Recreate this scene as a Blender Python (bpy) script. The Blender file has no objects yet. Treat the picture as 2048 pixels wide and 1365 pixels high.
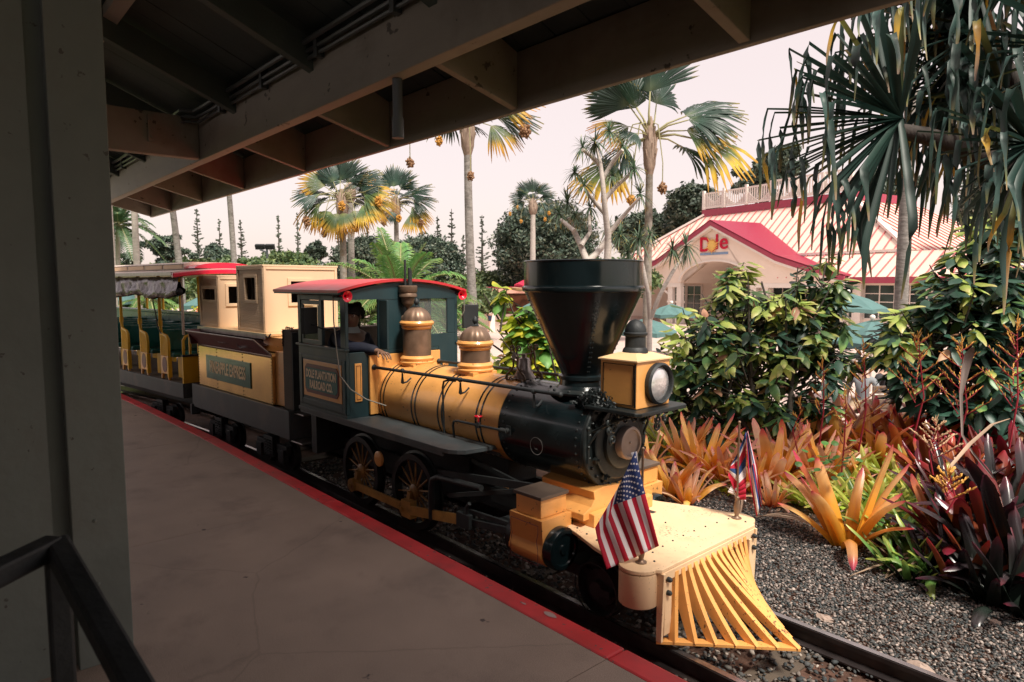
import bpy, bmesh, math, random
import numpy as np
from mathutils import Vector, Matrix, Euler
random.seed(7); rng = np.random.default_rng(7)
R = math.radians
scene = bpy.context.scene
col = scene.collection
# ---------------------------------------------------------------- camera
F_, CX_, CY_ = 1340.0, 1024.0, 682.5          # focal length and centre in the pixels of the 2048 wide photograph
PITCH = math.atan((CY_ - 567) / F_)
TH = math.atan((CX_ + 155) / math.hypot(F_, CY_ - 567))
CAM = Vector((0, 0, 1.6))
cam = bpy.data.objects.new('camera', bpy.data.cameras.new('camera')); col.objects.link(cam)
cam.data.sensor_width = 36; cam.data.lens = 36 * F_ / 2048
cam.data.clip_start = 0.05; cam.data.clip_end = 2000
hf = Vector((-math.cos(TH), math.sin(TH), 0)); cr = Vector((hf.y, -hf.x, 0))
fw = (hf * math.cos(PITCH) + Vector((0, 0, -math.sin(PITCH)))).normalized(); cu = cr.cross(fw)
cam.matrix_world = Matrix(((cr.x, cu.x, -fw.x, CAM.x), (cr.y, cu.y, -fw.y, CAM.y), (cr.z, cu.z, -fw.z, CAM.z), (0, 0, 0, 1)))
cam.data.dof.use_dof = True; cam.data.dof.focus_distance = 4.6; cam.data.dof.aperture_fstop = 6.3
scene.camera = cam
# ---------------------------------------------------------------- light
SUN_EL, SUN_AZ = R(58), R(-9)                 # azimuth measured from +X towards +Y
w = bpy.data.worlds.new('World'); scene.world = w; w.use_nodes = True
nt = w.node_tree; nt.nodes.clear()
sky = nt.nodes.new('ShaderNodeTexSky'); sky.sky_type = 'NISHITA'; sky.sun_disc = False
sky.sun_elevation = SUN_EL; sky.sun_rotation = R(90) - SUN_AZ
sky.air_density = 1.0; sky.dust_density = 3.0
b1 = nt.nodes.new('ShaderNodeBackground'); b1.inputs[1].default_value = 0.035
nt.links.new(sky.outputs[0], b1.inputs[0])
b2 = nt.nodes.new('ShaderNodeBackground'); b2.inputs[0].default_value = (1.0, 0.81, 0.735, 1); b2.inputs[1].default_value = 0.585
ad = nt.nodes.new('ShaderNodeAddShader'); nt.links.new(b1.outputs[0], ad.inputs[0]); nt.links.new(b2.outputs[0], ad.inputs[1])
wo = nt.nodes.new('ShaderNodeOutputWorld'); nt.links.new(ad.outputs[0], wo.inputs[0])
sun = bpy.data.objects.new('sun', bpy.data.lights.new('sun', 'SUN')); col.objects.link(sun)
sun.data.energy = 3.7; sun.data.angle = R(12); sun.data.color = (1.0, 0.93, 0.82)
sd = Vector((math.cos(SUN_EL) * math.cos(SUN_AZ), math.cos(SUN_EL) * math.sin(SUN_AZ), math.sin(SUN_EL)))
sun.rotation_euler = sd.to_track_quat('Z', 'Y').to_euler()
scene.view_settings.view_transform = 'Standard'; scene.view_settings.look = 'None'
scene.view_settings.exposure = 0.58; scene.view_settings.gamma = 1.0; scene.view_settings.use_curve_mapping = False
scene.render.engine = 'CYCLES'
cy = scene.cycles; cy.use_denoising = True; cy.max_bounces = 6; cy.diffuse_bounces = 3; cy.glossy_bounces = 3
cy.transmission_bounces = 4; cy.transparent_max_bounces = 8; cy.caustics_reflective = False; cy.caustics_refractive = False
cy.sample_clamp_indirect = 4.0

def ray(u, v): return cr * (u - CX_) + cu * (CY_ - v) + fw * F_
def at(u, v, dist): return CAM + ray(u, v) * (dist / F_)              # point at that depth in front of the camera
def onz(u, v, z=0.0):
    d = ray(u, v); return CAM + d * ((z - CAM.z) / d.z)

# ---------------------------------------------------------------- helpers
class MB:
    """collects shapes, then links them as ONE mesh object"""
    def __init__(s): s.v = []; s.f = []; s.m = []; s.t = []; s.cm = 0; s.ct = 0.0
    def add(s, vs, fs, t=None):
        o = len(s.v); s.v += [tuple(p) for p in vs]
        s.t += list(t) if t is not None else [s.ct] * len(vs)
        s.f += [tuple(o + i for i in f) for f in fs]; s.m += [s.cm] * len(fs)
        return s
    def mat(s, k): s.cm = k; return s
    def box(s, x0, x1, y0, y1, z0, z1, M=None):
        vs = [Vector(p) for p in ((x0,y0,z0),(x1,y0,z0),(x1,y1,z0),(x0,y1,z0),(x0,y0,z1),(x1,y0,z1),(x1,y1,z1),(x0,y1,z1))]
        if M is not None: vs = [M @ p for p in vs]
        return s.add(vs, [(3,2,1,0),(4,5,6,7),(0,1,5,4),(1,2,6,5),(2,3,7,6),(3,0,4,7)])
    def bar(s, a, b, w, h, up=(0,0,1)):
        a = Vector(a); b = Vector(b); d = (b - a).normalized(); up = Vector(up)
        x = d.cross(up)
        if x.length < 1e-4: x = d.cross(Vector((0, 1, 0)))
        x.normalize(); u = x.cross(d).normalized(); vs = []
        for p in (a, b):
            for sx, sz in ((-1,-1),(1,-1),(1,1),(-1,1)): vs.append(p + x * (sx * w / 2) + u * (sz * h / 2))
        return s.add(vs, [(3,2,1,0),(4,5,6,7),(0,1,5,4),(1,2,6,5),(2,3,7,6),(3,0,4,7)])
    def tube(s, pts, r, n=8, caps=True):
        pts = [Vector(p) for p in pts]; rs = r if hasattr(r, '__len__') else [r] * len(pts)
        prev = None; vs = []; ts = []
        for i, p in enumerate(pts):
            d = (pts[min(i+1, len(pts)-1)] - pts[max(i-1, 0)])
            if d.length < 1e-7: d = Vector((0, 0, 1))
            d.normalize()
            if prev is None: x = d.orthogonal().normalized()
            else: x = (prev - d * prev.dot(d)); x = x.normalized() if x.length > 1e-5 else d.orthogonal().normalized()
            prev = x; y = d.cross(x)
            for k in range(n):
                a = 2 * math.pi * k / n; vs.append(p + (x * math.cos(a) + y * math.sin(a)) * rs[i]); ts.append(i / max(1, len(pts)-1))
        fs = [(i*n+k, i*n+(k+1) % n, (i+1)*n+(k+1) % n, (i+1)*n+k) for i in range(len(pts)-1) for k in range(n)]
        if caps: fs += [tuple(range(n))[::-1], tuple((len(pts)-1)*n+k for k in range(n))]
        return s.add(vs, fs, ts)
    def lathe(s, prof, o=(0,0,0), ax=(0,0,1), n=32, caps=True, flute=0):
        o = Vector(o); ax = Vector(ax).normalized(); x = ax.orthogonal().normalized(); y = ax.cross(x); vs = []
        for r, z in prof:
            for k in range(n):
                a = 2 * math.pi * k / n; rr = r * (1 + (flute * abs(math.sin(a * 6)) if flute else 0))
                vs.append(o + ax * z + (x * math.cos(a) + y * math.sin(a)) * rr)
        fs = [(i*n+k, i*n+(k+1) % n, (i+1)*n+(k+1) % n, (i+1)*n+k) for i in range(len(prof)-1) for k in range(n)]
        if caps: fs += [tuple(range(n))[::-1], tuple((len(prof)-1)*n+k for k in range(n))]
        return s.add(vs, fs)
    def cyl(s, a, b, r, n=16, r2=None):
        a = Vector(a); b = Vector(b); return s.lathe([(r, 0), (r if r2 is None else r2, (b-a).length)], a, b - a, n)
    def prism(s, pts, a, b, plane='xz'):
        """polygon extruded from a to b along the missing axis"""
        def P(p, q): return {'xz': (p[0], q, p[1]), 'xy': (p[0], p[1], q), 'yz': (q, p[0], p[1])}[plane]
        n = len(pts); vs = [P(p, a) for p in pts] + [P(p, b) for p in pts]
        return s.add(vs, [tuple(range(n))[::-1], tuple(range(n, 2*n))] + [(i, (i+1) % n, n+(i+1) % n, n+i) for i in range(n)])
    def ball(s, c, r, n=10, m=6, sc=(1,1,1)):
        c = Vector(c); vs = []
        for i in range(m+1):
            th = math.pi * i / m
            for k in range(n):
                a = 2*math.pi*k/n; vs.append(c + Vector((math.sin(th)*math.cos(a)*r*sc[0], math.sin(th)*math.sin(a)*r*sc[1], math.cos(th)*r*sc[2])))
        return s.add(vs, [(i*n+k, (i+1)*n+k, (i+1)*n+(k+1) % n, i*n+(k+1) % n) for i in range(m) for k in range(n)])
    def mesh(s, name, mats=()):
        me = bpy.data.meshes.new(name)
        me.from_pydata(s.v, [], s.f)
        mats = mats if isinstance(mats, (list, tuple)) else [mats]
        for m in mats: me.materials.append(m)
        if len(mats) > 1: me.polygons.foreach_set('material_index', s.m)
        if any(s.t):
            a = me.attributes.new('t', 'FLOAT', 'POINT'); a.data.foreach_set('value', s.t)
        me.update(); return me
    def build(s, name, mats, parent=None, smooth=None, bevel=0):
        bm_ = s.mesh(name, mats)
        if smooth: bm_.shade_smooth(); bm_.set_sharp_from_angle(angle=R(smooth))
        return link(name, bm_, parent, bevel)
def fixn(me):
    bm = bmesh.new(); bm.from_mesh(me); bmesh.ops.recalc_face_normals(bm, faces=bm.faces); bm.to_mesh(me); bm.free()
def link(name, me, parent=None, bevel=0, M=None):
    o = bpy.data.objects.new(name, me); col.objects.link(o)
    if parent is not None: o.parent = parent
    if M is not None: o.matrix_local = M
    if bevel:
        b = o.modifiers.new('bevel', 'BEVEL'); b.width = bevel; b.segments = 2; b.limit_method = 'ANGLE'; b.angle_limit = R(40)
    return o
def tag(o, label=None, cat=None, group=None, kind=None):
    if label: o['label'] = label
    if cat: o['category'] = cat
    if group: o['group'] = group
    if kind: o['kind'] = kind
    return o
def thing(name, label, cat, loc=(0,0,0), rz=0, group=None):
    o = bpy.data.objects.new(name, None); col.objects.link(o); o.location = loc; o.rotation_euler = (0, 0, rz)
    o.empty_display_size = .1
    return tag(o, label, cat, group)
def copy_tree(o, parent=None):
    c = o.copy(); col.objects.link(c)
    if parent is not None: c.parent = parent
    for ch in [x for x in o.children]: copy_tree(ch, c)
    return c
def text(name, body, size, mat, parent, M, extrude=.002, offset=0.0, sx=1.0, align='CENTER'):
    c = bpy.data.curves.new(name, 'FONT'); c.body = body; c.size = size; c.extrude = extrude; c.offset = offset
    c.align_x = align; c.align_y = 'CENTER'; c.materials.append(mat)
    o = bpy.data.objects.new(name, c); col.objects.link(o)
    bpy.context.view_layer.update(); me = bpy.data.meshes.new_from_object(o.evaluated_get(bpy.context.evaluated_depsgraph_get()))
    bpy.data.objects.remove(o); o = bpy.data.objects.new(name, me); col.objects.link(o)
    if parent is not None: o.parent = parent
    o.matrix_local = M @ Matrix.Diagonal((sx, 1, 1, 1)); return o

# ---------------------------------------------------------------- materials
def pm(name, c, rough=.5, metal=0.0, var=.12, scale=6.0, bump=0.0, bscale=60.0, dirt=None, dscale=2.5, damt=.5, coat=0.0, stretch=None, spec=None, chips=None, cscale=45, cth=.66, cracks=0):
    m = bpy.data.materials.new(name); m.use_nodes = True; n = m.node_tree.nodes; l = m.node_tree.links
    p = n['Principled BSDF']; tc = n.new('ShaderNodeTexCoord'); src = tc.outputs['Object']
    if stretch:
        mp = n.new('ShaderNodeMapping'); mp.inputs['Scale'].default_value = stretch; l.new(src, mp.inputs[0]); src = mp.outputs[0]
    no = n.new('ShaderNodeTexNoise'); no.inputs['Scale'].default_value = scale; no.inputs['Detail'].default_value = 6; l.new(src, no.inputs[0])
    r = n.new('ShaderNodeValToRGB'); e = r.color_ramp.elements
    e[0].position = .3; e[1].position = .7
    e[0].color = [max(0, x*(1-var)) for x in c[:3]] + [1]; e[1].color = [min(1, x*(1+var)) for x in c[:3]] + [1]
    l.new(no.outputs[0], r.inputs[0]); out = r.outputs[0]
    rr = n.new('ShaderNodeMapRange'); rr.inputs['To Min'].default_value = max(0, rough-.12); rr.inputs['To Max'].default_value = min(1, rough+.12)
    l.new(no.outputs[0], rr.inputs[0]); l.new(rr.outputs[0], p.inputs['Roughness'])
    if dirt:
        d = n.new('ShaderNodeTexNoise'); d.inputs['Scale'].default_value = dscale; d.inputs['Detail'].default_value = 8; d.inputs['Roughness'].default_value = .65; l.new(tc.outputs['Object'], d.inputs[0])
        dr = n.new('ShaderNodeMapRange'); dr.inputs['From Min'].default_value = .52; dr.inputs['From Max'].default_value = .72; dr.inputs['To Max'].default_value = damt; l.new(d.outputs[0], dr.inputs[0])
        mx = n.new('ShaderNodeMix'); mx.data_type = 'RGBA'; l.new(dr.outputs[0], mx.inputs[0]); l.new(out, mx.inputs[6]); mx.inputs[7].default_value = (*dirt, 1); out = mx.outputs[2]
    if chips:
        c_ = n.new('ShaderNodeTexNoise'); c_.inputs['Scale'].default_value = cscale; c_.inputs['Detail'].default_value = 3; l.new(tc.outputs['Object'], c_.inputs[0])
        c2 = n.new('ShaderNodeTexNoise'); c2.inputs['Scale'].default_value = 3.5; l.new(tc.outputs['Object'], c2.inputs[0])
        ca = n.new('ShaderNodeMath'); ca.operation = 'MULTIPLY_ADD'; l.new(c2.outputs[0], ca.inputs[0]); ca.inputs[1].default_value = .45; l.new(c_.outputs[0], ca.inputs[2])
        cm = n.new('ShaderNodeMapRange'); cm.inputs['From Min'].default_value = cth+.225; cm.inputs['From Max'].default_value = cth+.26; l.new(ca.outputs[0], cm.inputs[0])
        mx = n.new('ShaderNodeMix'); mx.data_type = 'RGBA'; l.new(cm.outputs[0], mx.inputs[0]); l.new(out, mx.inputs[6]); mx.inputs[7].default_value = (*chips, 1); out = mx.outputs[2]
    if cracks:
        w_ = n.new('ShaderNodeTexNoise'); w_.inputs['Scale'].default_value = 2.5; w_.inputs['Detail'].default_value = 4; l.new(tc.outputs['Object'], w_.inputs[0])
        wm = n.new('ShaderNodeMix'); wm.data_type = 'RGBA'; wm.inputs[0].default_value = .12; l.new(tc.outputs['Object'], wm.inputs[6]); l.new(w_.outputs['Color'], wm.inputs[7])
        vo = n.new('ShaderNodeTexVoronoi'); vo.feature = 'DISTANCE_TO_EDGE'; vo.inputs['Scale'].default_value = .55; l.new(wm.outputs[2], vo.inputs[0])
        vm = n.new('ShaderNodeMapRange'); vm.inputs['From Min'].default_value = 0; vm.inputs['From Max'].default_value = .004; vm.inputs['To Min'].default_value = .24; vm.inputs['To Max'].default_value = 0; l.new(vo.outputs[0], vm.inputs[0])
        mx = n.new('ShaderNodeMix'); mx.data_type = 'RGBA'; l.new(vm.outputs[0], mx.inputs[0]); l.new(out, mx.inputs[6]); mx.inputs[7].default_value = (.06, .05, .045, 1); out = mx.outputs[2]
        sp = n.new('ShaderNodeTexNoise'); sp.inputs['Scale'].default_value = 260; sp.inputs['Detail'].default_value = 2; l.new(tc.outputs['Object'], sp.inputs[0])
        sm_ = n.new('ShaderNodeMapRange'); sm_.inputs['From Min'].default_value = .35; sm_.inputs['From Max'].default_value = .65; sm_.inputs['To Min'].default_value = .72; sm_.inputs['To Max'].default_value = 1.25; l.new(sp.outputs[0], sm_.inputs[0])
        hv = n.new('ShaderNodeHueSaturation'); l.new(sm_.outputs[0], hv.inputs['Value']); l.new(out, hv.inputs['Color']); out = hv.outputs[0]
    l.new(out, p.inputs['Base Color']); p.inputs['Metallic'].default_value = metal
    if spec is not None: p.inputs['Specular IOR Level'].default_value = spec
    if coat: p.inputs['Coat Weight'].default_value = coat; p.inputs['Coat Roughness'].default_value = .08
    if bump:
        bn = n.new('ShaderNodeTexNoise'); bn.inputs['Scale'].default_value = bscale; bn.inputs['Detail'].default_value = 5; l.new(src, bn.inputs[0])
        bp = n.new('ShaderNodeBump'); bp.inputs['Strength'].default_value = bump; bp.inputs['Distance'].default_value = .01
        l.new(bn.outputs[0], bp.inputs['Height']); l.new(bp.outputs[0], p.inputs['Normal'])
    return m
def leafm(name, stops, var=.25, rough=.45, trans=.3, osc=.35, bump=0.0, stripe=0):
    """colour along the leaf (attribute t), each leaf and each face a little different"""
    m = bpy.data.materials.new(name); m.use_nodes = True; n = m.node_tree.nodes; l = m.node_tree.links
    p = n['Principled BSDF']; at_ = n.new('ShaderNodeAttribute'); at_.attribute_name = 't'
    tc = n.new('ShaderNodeTexCoord'); no = n.new('ShaderNodeTexNoise'); no.inputs['Scale'].default_value = 5; no.inputs['Detail'].default_value = 4; l.new(tc.outputs['Object'], no.inputs[0])
    oi = n.new('ShaderNodeObjectInfo')
    ma = n.new('ShaderNodeMath'); ma.operation = 'MULTIPLY_ADD'; l.new(no.outputs[0], ma.inputs[0]); ma.inputs[1].default_value = .25; l.new(at_.outputs['Fac'], ma.inputs[2])
    ms = n.new('ShaderNodeMath'); ms.operation = 'SUBTRACT'; l.new(ma.outputs[0], ms.inputs[0]); ms.inputs[1].default_value = .125
    r = n.new('ShaderNodeValToRGB'); e = r.color_ramp.elements
    e[0].position = stops[0][0]; e[0].color = (*stops[0][1], 1); e[1].position = stops[-1][0]; e[1].color = (*stops[-1][1], 1)
    for pos, c in stops[1:-1]: q = e.new(pos); q.color = (*c, 1)
    l.new(ms.outputs[0], r.inputs[0])
    hs = n.new('ShaderNodeHueSaturation')
    mr = n.new('ShaderNodeMapRange'); mr.inputs['To Min'].default_value = 1-var; mr.inputs['To Max'].default_value = 1+var*1.3; l.new(oi.outputs['Random'], mr.inputs[0])
    n2 = n.new('ShaderNodeTexNoise'); n2.inputs['Scale'].default_value = 2.2; l.new(tc.outputs['Object'], n2.inputs[0])
    m3 = n.new('ShaderNodeMapRange'); m3.inputs['From Min'].default_value = .3; m3.inputs['From Max'].default_value = .7; m3.inputs['To Min'].default_value = 1-osc; m3.inputs['To Max'].default_value = 1+osc; l.new(n2.outputs[0], m3.inputs[0])
    mm = n.new('ShaderNodeMath'); mm.operation = 'MULTIPLY'; l.new(mr.outputs[0], mm.inputs[0]); l.new(m3.outputs[0], mm.inputs[1])
    l.new(mm.outputs[0], hs.inputs['Value'])
    mh = n.new('ShaderNodeMapRange'); mh.inputs['To Min'].default_value = .485; mh.inputs['To Max'].default_value = .515; l.new(oi.outputs['Random'], mh.inputs[0]); l.new(mh.outputs[0], hs.inputs['Hue'])
    l.new(r.outputs[0], hs.inputs['Color']); l.new(hs.outputs[0], p.inputs['Base Color'])
    p.inputs['Roughness'].default_value = rough
    tr = n.new('ShaderNodeBsdfTranslucent'); l.new(hs.outputs[0], tr.inputs[0])
    mx = n.new('ShaderNodeMixShader'); mx.inputs[0].default_value = trans
    l.new(p.outputs[0], mx.inputs[1]); l.new(tr.outputs[0], mx.inputs[2]); l.new(mx.outputs[0], n['Material Output'].inputs[0])
    return m
def glassm(name, tint=(.9, .95, .95), mixf=.2, rough=.02):
    m = bpy.data.materials.new(name); m.use_nodes = True; n = m.node_tree.nodes; l = m.node_tree.links
    p = n['Principled BSDF']; p.inputs['Base Color'].default_value = (.6, .65, .65, 1); p.inputs['Roughness'].default_value = rough; p.inputs['Specular IOR Level'].default_value = .8
    t = n.new('ShaderNodeBsdfTransparent'); t.inputs[0].default_value = (*tint, 1)
    mx = n.new('ShaderNodeMixShader'); mx.inputs[0].default_value = mixf; l.new(t.outputs[0], mx.inputs[1]); l.new(p.outputs[0], mx.inputs[2]); l.new(mx.outputs[0], n['Material Output'].inputs[0])
    return m

Mt = {}
Mt['yellow'] = pm('yellow_paint', (.78, .37, .105), .38, chips=(.22,.11,.04), cscale=38, cth=.70, var=.10, scale=3, dirt=(.35, .17, .06), dscale=5, damt=.28, bump=.05, bscale=90, stretch=(1,1,3), coat=.35)
Mt['cream'] = pm('cream_paint', (.82, .56, .30), .42, chips=(.3,.18,.1), cscale=60, cth=.69, var=.05, scale=4, dirt=(.4, .25, .12), dscale=9, damt=.35)
Mt['slatp'] = pm('golden_slat_paint', (.84, .41, .12), .4, chips=(.16,.08,.04), cscale=60, cth=.66, var=.07, scale=5, dirt=(.45, .24, .08), dscale=7, damt=.4)
Mt['black'] = pm('black_enamel', (.005, .011, .013), .24, var=.3, coat=.25, dirt=(.03,.03,.03), damt=.3)
Mt['blackm'] = pm('black_ironwork', (.014, .020, .021), .42, metal=.2, var=.3, scale=20, bump=.1, dirt=(.05,.04,.035), damt=.4)
Mt['iron'] = pm('dark_iron', (.018, .022, .024), .6, var=.4, scale=12, bump=.2, dirt=(.05,.045,.035), dscale=6)
Mt['teal'] = pm('teal_paint', (.014, .038, .045), .45, var=.25, scale=5, bump=.12, bscale=30, stretch=(1,1,.15), dirt=(.03,.05,.05), dscale=4)
Mt['grnsign'] = pm('green_sign_paint', (.03, .13, .12), .5, var=.12, scale=8)
Mt['maroon'] = pm('maroon_paint', (.13, .03, .035), .4, var=.15, scale=6)
Mt['red'] = pm('red_paint', (.60, .035, .045), .4, var=.12, scale=5, dirt=(.35,.06,.05), dscale=6)
Mt['horn'] = pm('red_horn', (.75, .01, .035), .25, var=.05, coat=.3)
Mt['brass'] = pm('aged_brass', (.24, .155, .105), .42, metal=.5, var=.22, scale=14, dirt=(.07,.05,.035), dscale=7)
Mt['brassy'] = pm('polished_brass', (.85, .55, .20), .2, metal=.7, var=.1, scale=5, bump=.10, bscale=9, stretch=(1,1,.25), dirt=(.55,.33,.14), dscale=3)
Mt['steel'] = pm('worn_steel', (.32, .30, .28), .35, metal=.8, var=.2, scale=20)
Mt['grey'] = pm('grey_frame_paint', (.055, .068, .074), .55, var=.25, scale=5, bump=.1, stretch=(1,1,.3), dirt=(.16,.12,.11), dscale=3)
Mt['pilot'] = pm('sunlit_cream_yellow_paint', (.86, .60, .36), .42, chips=(.16,.08,.04), cscale=70, cth=.68, var=.05, scale=4, dirt=(.4, .25, .12), dscale=9, damt=.3)  # paler copy of the yellow paint, strong sunlight put into the colour
Mt['wheelp'] = pm('grimy_shaded_yellow_paint', (.34, .18, .05), .5, var=.3, scale=9, dirt=(.05, .04, .03), dscale=7, damt=.8)  # darkened copy of the yellow: grime plus the shade under the train
Mt['letter'] = pm('cream_lettering', (.88, .72, .52), .5, var=.06)
Mt['letteru'] = pm('tan_lettering', (.72, .50, .30), .4, metal=.2, var=.1)
Mt['glass'] = glassm('window_glass', (.82, .86, .84), .10)
Mt['lens'] = pm('headlight_lens', (.72, .70, .70), .16, metal=.55, var=.22, scale=14, bump=.4, bscale=30, coat=1)
Mt['rubber'] = pm('black_plastic', (.02, .023, .025), .5, var=.2)
Mt['hose'] = pm('pale_hose', (.26, .245, .21), .45)
Mt['beam'] = pm('tan_timber_paint', (.32, .285, .235), .65, chips=(.10,.085,.07), cscale=16, cth=.70, var=.18, scale=3, bump=.25, bscale=25, stretch=(.3,1,1), dirt=(.16,.13,.10), dscale=2)
Mt['wall'] = pm('grey_wall_paint', (.175, .195, .170), .7, chips=(.09,.085,.07), cscale=26, cth=.72, var=.16, scale=3, bump=.35, bscale=14, dirt=(.13,.12,.10), dscale=3, damt=.5)
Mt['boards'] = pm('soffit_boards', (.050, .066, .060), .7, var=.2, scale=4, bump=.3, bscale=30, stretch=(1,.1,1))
Mt['shed_red'] = pm('red_roof_edge', (.33, .06, .07), .5, var=.1)
Mt['conduit'] = pm('grey_conduit', (.10, .11, .11), .4, metal=.3)
Mt['concrete'] = pm('worn_concrete', (.33, .255, .20), .62, cracks=1, chips=(.07,.05,.045), cscale=9, cth=.74, var=.13, scale=2.6, bump=.15, bscale=420, dirt=(.19, .145, .12), dscale=2.2, damt=.75)
Mt['rail'] = pm('rail_steel', (.055, .045, .045), .32, metal=.6, var=.3, scale=9)
Mt['railtop'] = pm('rail_head', (.45, .42, .42), .22, metal=.9, var=.15, scale=20)
Mt['wood'] = pm('weathered_wood', (.09, .068, .05), .8, var=.3, scale=6, bump=.5, stretch=(.2,1,1))
# ================================================================ ground, platform, track
RZ = -0.28                                     # top of the rails
def hground(x, y):
    if y < 4.9: z = -0.42 + .004 * math.sin(x * 3)
    elif y < 8.5: z = -0.42 + .07 * math.sin(min(1, (y - 4.9) / .8) * math.pi / 2) + .025 * math.sin(x * 2.1 + y * 1.7)
    elif y < 12: z = -0.35 + (-.97 + .35) * ((y - 8.5) / 3.5)
    else: z = -0.97
    return z
Mt['soil'] = pm('reddish_soil', (.085, .042, .028), .9, var=.4, scale=9, bump=.9, bscale=35, dirt=(.16,.09,.06), dscale=6)
Mt['paving'] = pm('pink_paving', (.55, .42, .37), .8, var=.08, scale=1.5, bump=.1)
Mt['grass'] = pm('lawn', (.09, .13, .03), .9, var=.3, scale=2, bump=.5)
def sheet(name, xs, ys, m, zf, noise=0):
    b = MB(); nx, ny = len(xs), len(ys)
    vs = [(x, y, zf(x, y) + random.uniform(-noise, noise)) for y in ys for x in xs]
    b.add(vs, [(j*nx+i, j*nx+i+1, (j+1)*nx+i+1, (j+1)*nx+i) for j in range(ny-1) for i in range(nx-1)])
    o = b.build(name, m, None, smooth=80); tag(o, kind='structure'); return o
sheet('soil', np.arange(-14, 6.1, .14), np.arange(2.0, 12.4, .14), Mt['soil'], hground, .012)
b = MB(); b.add([(-900,-900,-1.03),(900,-900,-1.03),(900,900,-1.03),(-900,900,-1.03)], [(0,1,2,3)]); tag(b.build('ground', Mt['grass']), kind='structure')
b = MB(); b.add([(-75,9.5,-.985),(30,9.5,-.985),(30,75,-.985),(-75,75,-.985)], [(0,1,2,3)]); tag(b.build('plaza', Mt['paving']), kind='structure')
# platform: concrete slabs and painted kerb stones, following the slight curve of the track
edge = [(3.6, 2.235), (.915, 2.235), (-1.79, 2.235), (-4.5, 2.228), (-7.2, 2.215), (-9.9, 2.14), (-12.6, 2.02), (-15.3, 1.86)]
Mt['kerb'] = pm('red_kerb_paint', (.62, .030, .036), .5, chips=(.16,.09,.08), cscale=30, cth=.68, var=.2, scale=5, bump=.12, bscale=300, dirt=(.20, .07, .065), dscale=2.2, damt=.6)
plat = thing('platform', 'tan concrete station platform with a red painted edge beside the train', 'platform', (0, 0, 0))
for i in range(len(edge) - 1):
    (xa, ya), (xb, yb) = edge[i], edge[i+1]; g = .0018
    b = MB(); b.prism([(xb+g, -3.6), (xa-g, -3.6), (xa-g, ya-.131), (xb+g, yb-.131)], -.40, 0, 'xy'); link('slab', b.mesh('slab', Mt['concrete']), plat)
    b = MB(); b.prism([(xb+g, yb-.128), (xa-g, ya-.128), (xa-g, ya), (xb+g, yb)], -.40, .0015, 'xy'); link('kerbstone', b.mesh('kerbstone', Mt['kerb']), plat, .012)
b = MB()
for (u, v, sx) in ((1100, 1231, .045), (1048, 1209, .018)):
    p = onz(u, v, 0); n = 9
    b.add([(p.x + math.cos(k*2*math.pi/n)*sx*random.uniform(.7,1.1), p.y + math.sin(k*2*math.pi/n)*sx*.4*random.uniform(.7,1.1), .004) for k in range(n)], [tuple(range(n))])
link('worn_patch', b.mesh('worn_patch', pm('bare_concrete', (.42,.30,.27), .8)), plat)
# track
def track_pt(x):                                # centre line of the track: straight in front, curving towards the platform behind
    y = 3.185
    if x < -5: y -= .011 * (x + 5) ** 2
    return y
for s in (-1, 1):
    xs = list(np.arange(3.5, -16.1, -.5)); b = MB()
    prof = [(-.045,-.11),(.045,-.11),(.045,-.10),(.010,-.085),(.010,-.035),(.026,-.028),(.026,-.004),(-.026,-.004),(-.026,-.028),(-.010,-.035),(-.010,-.085),(-.045,-.10)]
    n = len(prof); vs = []
    for x in xs:
        y = track_pt(x) + s * .375
        vs += [(x, y + p[0], RZ + p[1]) for p in prof]
    b.add(vs, [(i*n+k, i*n+(k+1) % n, (i+1)*n+(k+1) % n, (i+1)*n+k) for i in range(len(xs)-1) for k in range(n)])
    r_ = b.build('steel_rail', Mt['rail'], None, smooth=30)
    tag(r_, ['dark steel rail nearer the platform, running under the train', 'steel rail with a shining top on the garden side of the track'][s > 0], 'rail', 'rails of the track')
    b = MB(); vs = []
    for x in xs:
        y = track_pt(x) + s * .375; vs += [(x, y-.018, RZ), (x, y+.018, RZ)]
    b.add(vs, [(2*i, 2*i+1, 2*i+3, 2*i+2) for i in range(len(xs)-1)]); link('running_surface', b.mesh('running_surface', Mt['railtop']), r_)
slp = None
for k, x in enumerate(np.arange(1.2, -8, -.56)):
    if slp is None:
        b = MB(); b.box(-.09, .09, -.66, .66, -.10, 0); me = b.mesh('sleeper', Mt['wood'])
    o = link('sleeper', me, None, 0, Matrix.Translation((x, track_pt(x), -.402)) @ Matrix.Rotation(random.uniform(-.03,.03), 4, 'Z'))
    slp = o; tag(o, 'dark timber sleeper under the rails, half sunk in gravel', 'sleeper', 'sleepers of the track')
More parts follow.
